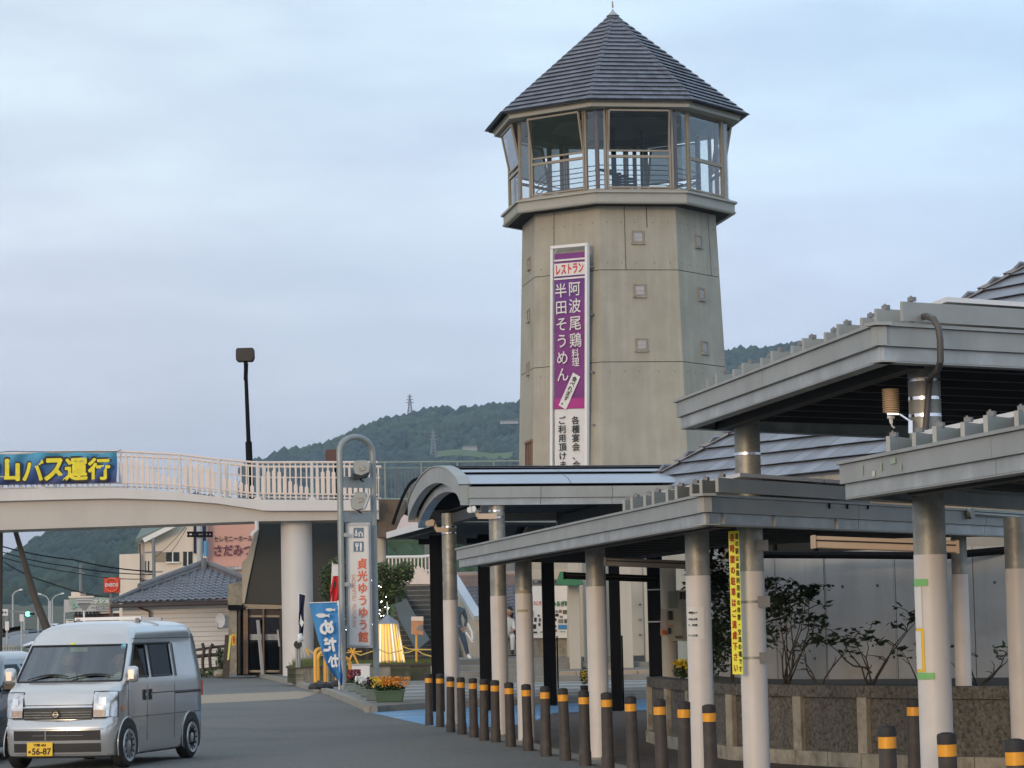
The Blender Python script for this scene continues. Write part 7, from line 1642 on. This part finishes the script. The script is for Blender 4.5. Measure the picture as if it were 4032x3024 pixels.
def fpatch(x0, x1, z0, z1, nx, nz_, nm, mat, o=.006, lab=None, par=None): return part(B().grid([[fsurf(lerp(x0, x1, i / nx), lerp(z0, z1, j / nz_), o) for i in range(nx + 1)] for j in range(nz_ + 1)]), nm, mat, par or van, lab, local=True, ang=60)
def spatch(y0, y1, z0, z1, nm, mat, o=.005, side=1, nz_=4, par=None): return part(B().grid([[(lambda p: V((p.x * side, p.y, p.z)))(vsurf(lerp(z0, z1, j / nz_), lerp(y0, y1, i / 4), o)) for i in range(5)] for j in range(nz_ + 1)]), nm, mat, par or van, local=True, ang=60)
wsr = [[V((vr[i][j].x * s_, vr[i][j].y - .003, vr[i][j].z)) for s_, j in ((-1, 3), (-1, 2), (-1, 1), (1, 0), (1, 1), (1, 2), (1, 3))] for i in (9, 10, 11)]
ws = part(B().grid(wsr), 'windscreen', m_glassw, van, local=True)
# black ceramic border and wipers
bd_ = B()
for i0, i1 in ((9, 9), (11, 11)): bd_.tube([V((vr[i0][j].x * s_, vr[i0][j].y - .006, vr[i0][j].z)) for s_, j in ((-1, 3), (-1, 2), (-1, 1), (1, 0), (1, 1), (1, 2), (1, 3))], .014, 6)
for s_ in (1, -1): bd_.tube([V((vr[i][3].x * s_, vr[i][3].y - .004, vr[i][3].z)) for i in (9, 10, 11)], .014, 6)
part(bd_, 'windscreen_rim', m_plas, van, local=True)
for x0, x1 in ((-.52, .02), (.02, .58)):
    pts = [fsurf(lerp(x0, x1, q_ / 5), 1.085 + .055 * math.sin(math.pi * q_ / 5 * .8), .03) for q_ in range(6)]; part(B().tube(pts, [.006, .01, .014, .014, .01, .006], 6), 'wiper', m_plas, van, local=True)
for s_ in (1, -1):
    for (j0, j1, nm) in ((jn, jn + 2, 'door_window'), (jn + 3, jn + 4, 'sliding_door_window')):
        g = [[vp(i, j, s_, .002) for j in range(j0, j1 + 1)] for i in (10, 11)]; wn_ = part(B().grid(g), nm, m_glasst, van, local=True)
        fr2 = B().tube([g[0][0], g[0][-1], g[1][-1], g[1][0], g[0][0]], .014, 5); part(fr2, 'window_seal', m_plas, wn_, local=True)
    # rain visor over the windows
    part(B().tube([vsurf(1.5, y, .012) * 1 if s_ > 0 else V((-vsurf(1.5, y, .012).x, y, 1.5)) for y in (.86, 1.2, 1.6, 2.1)], .018, 6), 'door_visor', m_plas, van, local=True)
    spatch(2.2, 2.36, 1.08, 1.5, 'rear_pillar_trim', m_silver, .02, s_); spatch(.55, 3.15, .905, .912, 'waist_line', m_plas, .003, s_, 1) if False else None
    for y0, y1 in ((1.16, 1.17), (2.14, 2.15), (.52, .53)): spatch(y0, y1, .3, 1.08, 'door_gap', m_plas, .003, s_)
    spatch(.56, 3.1, .60, .606, 'body_crease', m_plas, .002, s_, 1); spatch(1.3, 3.12, .875, .885, 'slide_track', m_plas, .004, s_, 1); spatch(2.16, 3.12, .85, .87, 'slide_track', m_plas, .006, s_, 1)
    spatch(.85, 3.1, 1.56, 1.566, 'roof_gutter', m_plas, .006, s_, 1)
    for y0 in (1.02, 1.22): 
        hb_ = spatch(y0, y0 + .09, .80, .93, 'door_handle', m_plas, .012, s_, 3); spatch(y0 + .02, y0 + .07, .855, .885, 'grip', m_galv, .02, s_, 1, par=hb_)
    spatch(.30, .37, .70, .76, 'side_marker', m_amber, .006, s_, 1) if s_ > 0 else None
    spatch(3.13, 3.19, .8, 1.0, 'tail_lamp', m_red, .006, s_, 2)
    # mirrors
    mc = V((s_ * .80, .50, 1.13)); mb_ = B().box(mc, (.16, .1, .2)); mo = part(mb_, 'door_mirror', m_silver, van, local=True, bevel=.045); part(B().beam(mc + V((-s_ * .06, .03, -.08)), V((s_ * .72, .56, 1.06)), .05, .04), 'mirror_arm', m_plas, mo, local=True)
    # dark wheel wells, arch lips and wheels
    for y in (.50, 2.74):
        ar = B(); N_ = 26; pr = [(y + .335 * math.cos(R(a)),   .27 + .325 * math.sin(R(a))) for a in range(-25, 206, 10)]
        ar.slab([V((s_ * .733, a, max(b_, .145))) for a, b_ in pr], V((s_ * .006, 0, 0))); part(ar, 'wheel_well_shade', m_plas, van, local=True, smooth=False)  # flat black plate paints in the dark hollow of the wheel well
        lip = B().tube([V((s_ * .738, y + .342 * math.cos(R(a)), .27 + .342 * math.sin(R(a)))) for a in range(-18, 199, 12)], .007, 5); part(lip, 'arch_lip', m_silver, van, local=True)
        wheel(van, s_ * .672, y, .27, s_)
    # head lamp
    hl = fpatch(s_ * .455, s_ * .715, .63, .93, 8, 4, 'headlamp', m_lampg, .012)
    fpatch(s_ * .46, s_ * .6, .64, .715, 3, 1, 'turn_signal', m_ambp, .02, par=hl); fpatch(s_ * .61, s_ * .71, .64, .72, 4, 1, 'side_lamp', m_chrome, .018, par=hl)
    fpatch(s_ * .52, s_ * .6, .78, .86, 3, 2, 'reflector', m_chrome, .018, par=hl)
    part(B().tube([fsurf(s_ * x, z, .014) for x, z in ((.45, .625), (.45, .78), (.455, .935), (.6, .935), (.715, .93), (.722, .78), (.72, .63), (.6, .625), (.45, .625))], .007, 5), 'lamp_seal', m_plas, hl, local=True)
fpatch(-.44, .44, .775, .781, 10, 1, 'bonnet_gap', m_plas, .005)
gr2 = fpatch(-.44, .44, .605, .735, 10, 2, 'grille', m_plas, .01)
for z in (.63, .66, .69): part(B().tube([fsurf(lerp(-.43, .43, q_ / 8), z, .022) for q_ in range(9)], .0055, 5), 'grille_bar', m_galv, gr2, local=True)
part(B().tube([fsurf(lerp(-.45, .45, q_ / 8), .748, .014) for q_ in range(9)], .012, 6), 'chrome_strip', m_chrome, van, local=True)
em = fsurf(0, .667, .03)
part(B().tube([em + V((.047 * math.cos(a * .3927), 0, .047 * math.sin(a * .3927))) for a in range(17)], .008, 5, cap=False).cyl(em, em + V((0, .02, 0)), .055, n=18), 'badge_disc', m_plas, van, local=True)
part(B().tube([em + V((.03 * math.cos(a * .3927), -.01, .03 * math.sin(a * .3927))) for a in range(17)], .006, 5, cap=False).box(em + V((0, -.012, 0)), (.076, .008, .012)), 'badge_emblem', m_chrome, van, local=True)
fpatch(-.56, .56, .355, .475, 12, 2, 'upper_intake', m_plas, .004); fpatch(-.56, .56, .215, .32, 12, 2, 'lower_intake', m_plas, .004)
part(B().tube([fsurf(lerp(-.3, .35, q_ / 6), .415, .008) for q_ in range(7)], .004, 4).beam(fsurf(-.12, .36, .01), fsurf(-.12, .47, .01), .02, .01, V((0, 1, 0))), 'intake_bar', m_grey, van, local=True)
part(B().tube([fsurf(lerp(-.6, .6, q_ / 10), .49, .004) for q_ in range(11)], .006, 4).tube([fsurf(lerp(-.66, .66, q_ / 10), .195, .004) for q_ in range(11)], .005, 4), 'bumper_crease', m_silver, van, local=True)
pc_ = fsurf(-.19, .255, .035); npl = part(B().box(pc_, (.33, .012, .165)), 'number_plate', m_yel, van, local=True, bevel=.004)
text('56-87', pc_ + V((.025, -.009, -.025)), X, Z, .24, .075, m_ink, npl, local=True, bold=.02); text('下関 483', pc_ + V((.0, -.009, .05)), X, Z, .16, .032, m_ink, npl, local=True, bold=.02); text('あ', pc_ + V((-.13, -.009, -.03)), X, Z, .03, .03, m_ink, npl, local=True, bold=.03)
part(B().grid([[V((x * 1.0, .4, .16)), V((x * 1.0, 3.1, .16))] for x in (-.6, .6)]), 'underbody', m_plas, van, local=True)
part(B().box((0, 2.4, 1.0), (1.3, 1.4, .04)).box((0, 1.9, .75), (1.36, 2.4, .5)), 'interior', m_dark, van, local=True, smooth=False)
part(B().slab([V((-.62, .42, 1.03)), V((.62, .42, 1.03)), V((.62, .8, 1.04)), V((-.62, .8, 1.04))], (0, 0, -.06)), 'dashboard', M('dash_beige', (.2, .2, .16), .8), van, local=True, smooth=False)
for sx in (-.36, .36):
    st_ = part(B().box((sx, 1.42, 1.0), (.46, .12, .6)), 'seat', M('seat_cloth', (.12, .12, .12), .9), van, local=True, bevel=.04); part(B().box((sx, 1.44, 1.38), (.22, .08, .14)), 'headrest', M('headrest_cloth', (.13, .13, .13), .9), st_, local=True, bevel=.03)
part(B().box((.0, .76, 1.44), (.23, .02, .06)), 'rear_view_mirror', M('mirror_pale', (.35, .42, .34), .3), van, local=True, bevel=.01)
part(B().box((-.06, .71, 1.505), (.05, .006, .04)), 'yellow_sticker', m_signy, van, local=True); part(B().cyl((.585, .765, 1.475), (.585, .76, 1.475), .035, n=16), 'blue_sticker', M('sky_blue', (.15, .5, .75), .5), van, local=True)
rk = part(B().beam((-.45, 1.75, 1.82), (.45, 1.75, 1.82), .05, .04), 'roof_bar', m_white, van, local=True); part(B().box((-.4, 1.75, 1.79), (.05, .06, .06)).box((.4, 1.75, 1.79), (.05, .06, .06)), 'bar_foot', m_grey, rk, local=True)
part(B().beam((.1, 2.2, 1.82), (.55, 2.2, 1.80), .05, .04), 'roof_bar', m_lgrey, van, local=True)
part(B().tube([V((-.27 + .18 * math.cos(a * .393), .93 + .03 * math.sin(a * .393), 1.08 + .16 * math.sin(a * .393))) for a in range(17)], .012, 6, cap=False), 'steering_wheel', m_plas, van, local=True)
# occupants (parts of their own, standing in the van's frame)
def occupant(sx, lab, shirt, hair, s_=1.):
    Jv = dict(pelvis=((sx, 1.28, .66), (.16, .13)), spine=((sx, 1.26, .86), (.15, .11)), chest=((sx, 1.2, 1.03), (.17, .11)), neck=((sx, 1.17, 1.15), .055), head0=((sx, 1.16, 1.2), .06),
              lsh=((sx + .19, 1.19, 1.05), .065), lel=((sx + .24, 1.05, .9), .05), lh=((sx + .12, .92, 1.08), .035), rsh=((sx - .19, 1.19, 1.05), .065), rel=((sx - .24, 1.05, .9), .05), rh=((sx - .1, .93, 1.12), .035), lhip=((sx + .1, 1.2, .62), .09), lkn=((sx + .12, .85, .66), .07), rhip=((sx - .1, 1.2, .62), .09), rkn=((sx - .12, .85, .66), .07))
    Ev = [('pelvis', 'spine'), ('spine', 'chest'), ('chest', 'neck'), ('neck', 'head0'), ('chest', 'lsh'), ('lsh', 'lel'), ('lel', 'lh'), ('chest', 'rsh'), ('rsh', 'rel'), ('rel', 'rh'), ('pelvis', 'lhip'), ('lhip', 'lkn'), ('pelvis', 'rhip'), ('rhip', 'rkn')]
    t = figure(lab, vO, Jv, Ev, [m_skin, shirt, m_jean], lambda a, b_, t_: 0 if b_ in ('lh', 'rh', 'head0') else 2 if b_ in ('lkn', 'rkn') else 1)
    t.rotation_euler = (0, 0, -TH); add_head(t, V((sx, 1.14, 1.30)), m_skin, hair, 1.08); return t
occupant(-.27, 'grey haired driver in a pale shirt behind the van windscreen', m_wshirt, m_ghair)
occupant(.42, 'passenger in a white top at the edge of the van windscreen', m_cloth, m_hair)

def car(label, loc, rz, paint, L=4.2, H=1.45, wd_=.86, tail=False, cat='car'):
    t = thing('parked_car', label, cat, loc, rz=rz)
    lc_ = [(.18, .12, L - .1, wd_ - .08, .25, .1), (.24, .03, L - .03, wd_ - .02, .28, .12), (.5, .0, L, wd_, .28, .14), (.68, .05, L - .02, wd_, .26, .14), (.82, .3, L - .05, wd_ - .01, .2, .14), (.92, .95, L - .1, wd_ - .03, .12, .1), (1.0, 1.1, L - .14, wd_ - .05, .1, .1), (H - .17, 1.62, L - .4, wd_ - .2, .1, .1), (H - .08, 1.8, L - .55, wd_ - .26, .15, .1), (H, 2.2, L - .95, wd_ - .45, .2, .05)]
    b_, r_ = build_body(t, lc_, (1.35, 1.55, 2.35, 2.45, 3.3, 3.5), [(6, 7, 0, 3), (6, 7, 8, 9), (6, 7, 10, 11)], paint)
    for s_ in (1, -1):
        for j0 in (8, 10): part(B().grid([[V((r_[i][j].x * s_, r_[i][j].y, r_[i][j].z)) for j in (j0, j0 + 1)] for i in (6, 7)]), 'side_window', m_glasst, t, local=True)
        for y in (.8, L - .8): wheel(t, s_ * (wd_ - .1), y, .31, s_, w_=.19); part(B().tube([V((s_ * (wd_ - .012), y, .33)), V((s_ * (wd_ + .003), y, .33))], .36, 24), 'wheel_well_shade', m_plas, t, local=True)  # black disc by each wheel paints in the shade of its well
        part(B().box((s_ * (wd_ + .08), 1.35, .98), (.18, .12, .13)), 'door_mirror', paint, t, local=True, bevel=.02)
        part(B().box((s_ * (wd_ - .28), .06 + .1, .66), (.34, .18, .12)), 'headlamp', m_lampg, t, local=True, bevel=.02)
        part(B().box((s_ * (wd_ - .2), L - .06, .85), (.26, .1, .2)), 'tail_lamp', m_tailr if tail else m_red, t, local=True, bevel=.02)
    part(B().grid([[V((r_[i][j].x * s_, r_[i][j].y, r_[i][j].z)) for s_, j in ((-1, 3), (-1, 2), (1, 0), (1, 2), (1, 3))] for i in (6, 7)]), 'windscreen', m_glassd, t, local=True)
    part(B().grid([[V((x, L - .13 - .26 * f + .003, 1.02 + (H - 1.22) * f)) for x in (-.6, .6)] for f in (0, 1)]), 'rear_window', m_glasst, t, local=True)
    part(B().box((0, 2.2, .6), (1.4, 3.2, .5)), 'interior', m_dark, t, local=True, smooth=False)
    return t
car('black car mostly outside the picture beside the silver van', V((-7.8, 34.2, 0)), -R(10), m_dcar, H=1.42)
car('pale silver car with its bonnet showing behind the black car', V((-8.75, 45.2, 0)), R(64), m_silver, H=1.3)
p = W(208, 2487, 500); cf_ = car('distant white car with glowing red tail lights on the far road', V((p.x + .3, 505, p.z)), R(172), m_wcar, H=1.5, tail=True)

# ================================================================== AIR
hz = B().box((0, 4980, 299), (17000, 10400, 602)); hz.v = [(x, y, z) for x, y, z in hz.v]
hm_ = bpy.data.materials.new('air'); hm_.use_nodes = True; hn_ = hm_.node_tree.nodes; hn_.remove(hn_['Principled BSDF'])
pv = hn_.new('ShaderNodeVolumePrincipled'); pv.inputs['Color'].default_value = (.6, .8, 1, 1); pv.inputs['Density'].default_value = .00012; pv.inputs['Anisotropy'].default_value = .0
hm_.node_tree.links.new(pv.outputs[0], hn_['Material Output'].inputs['Volume'])
hzo = solo(hz, 'haze', hm_, kind='stuff', label='thin bluish evening haze over the valley', cat='haze', smooth=False)
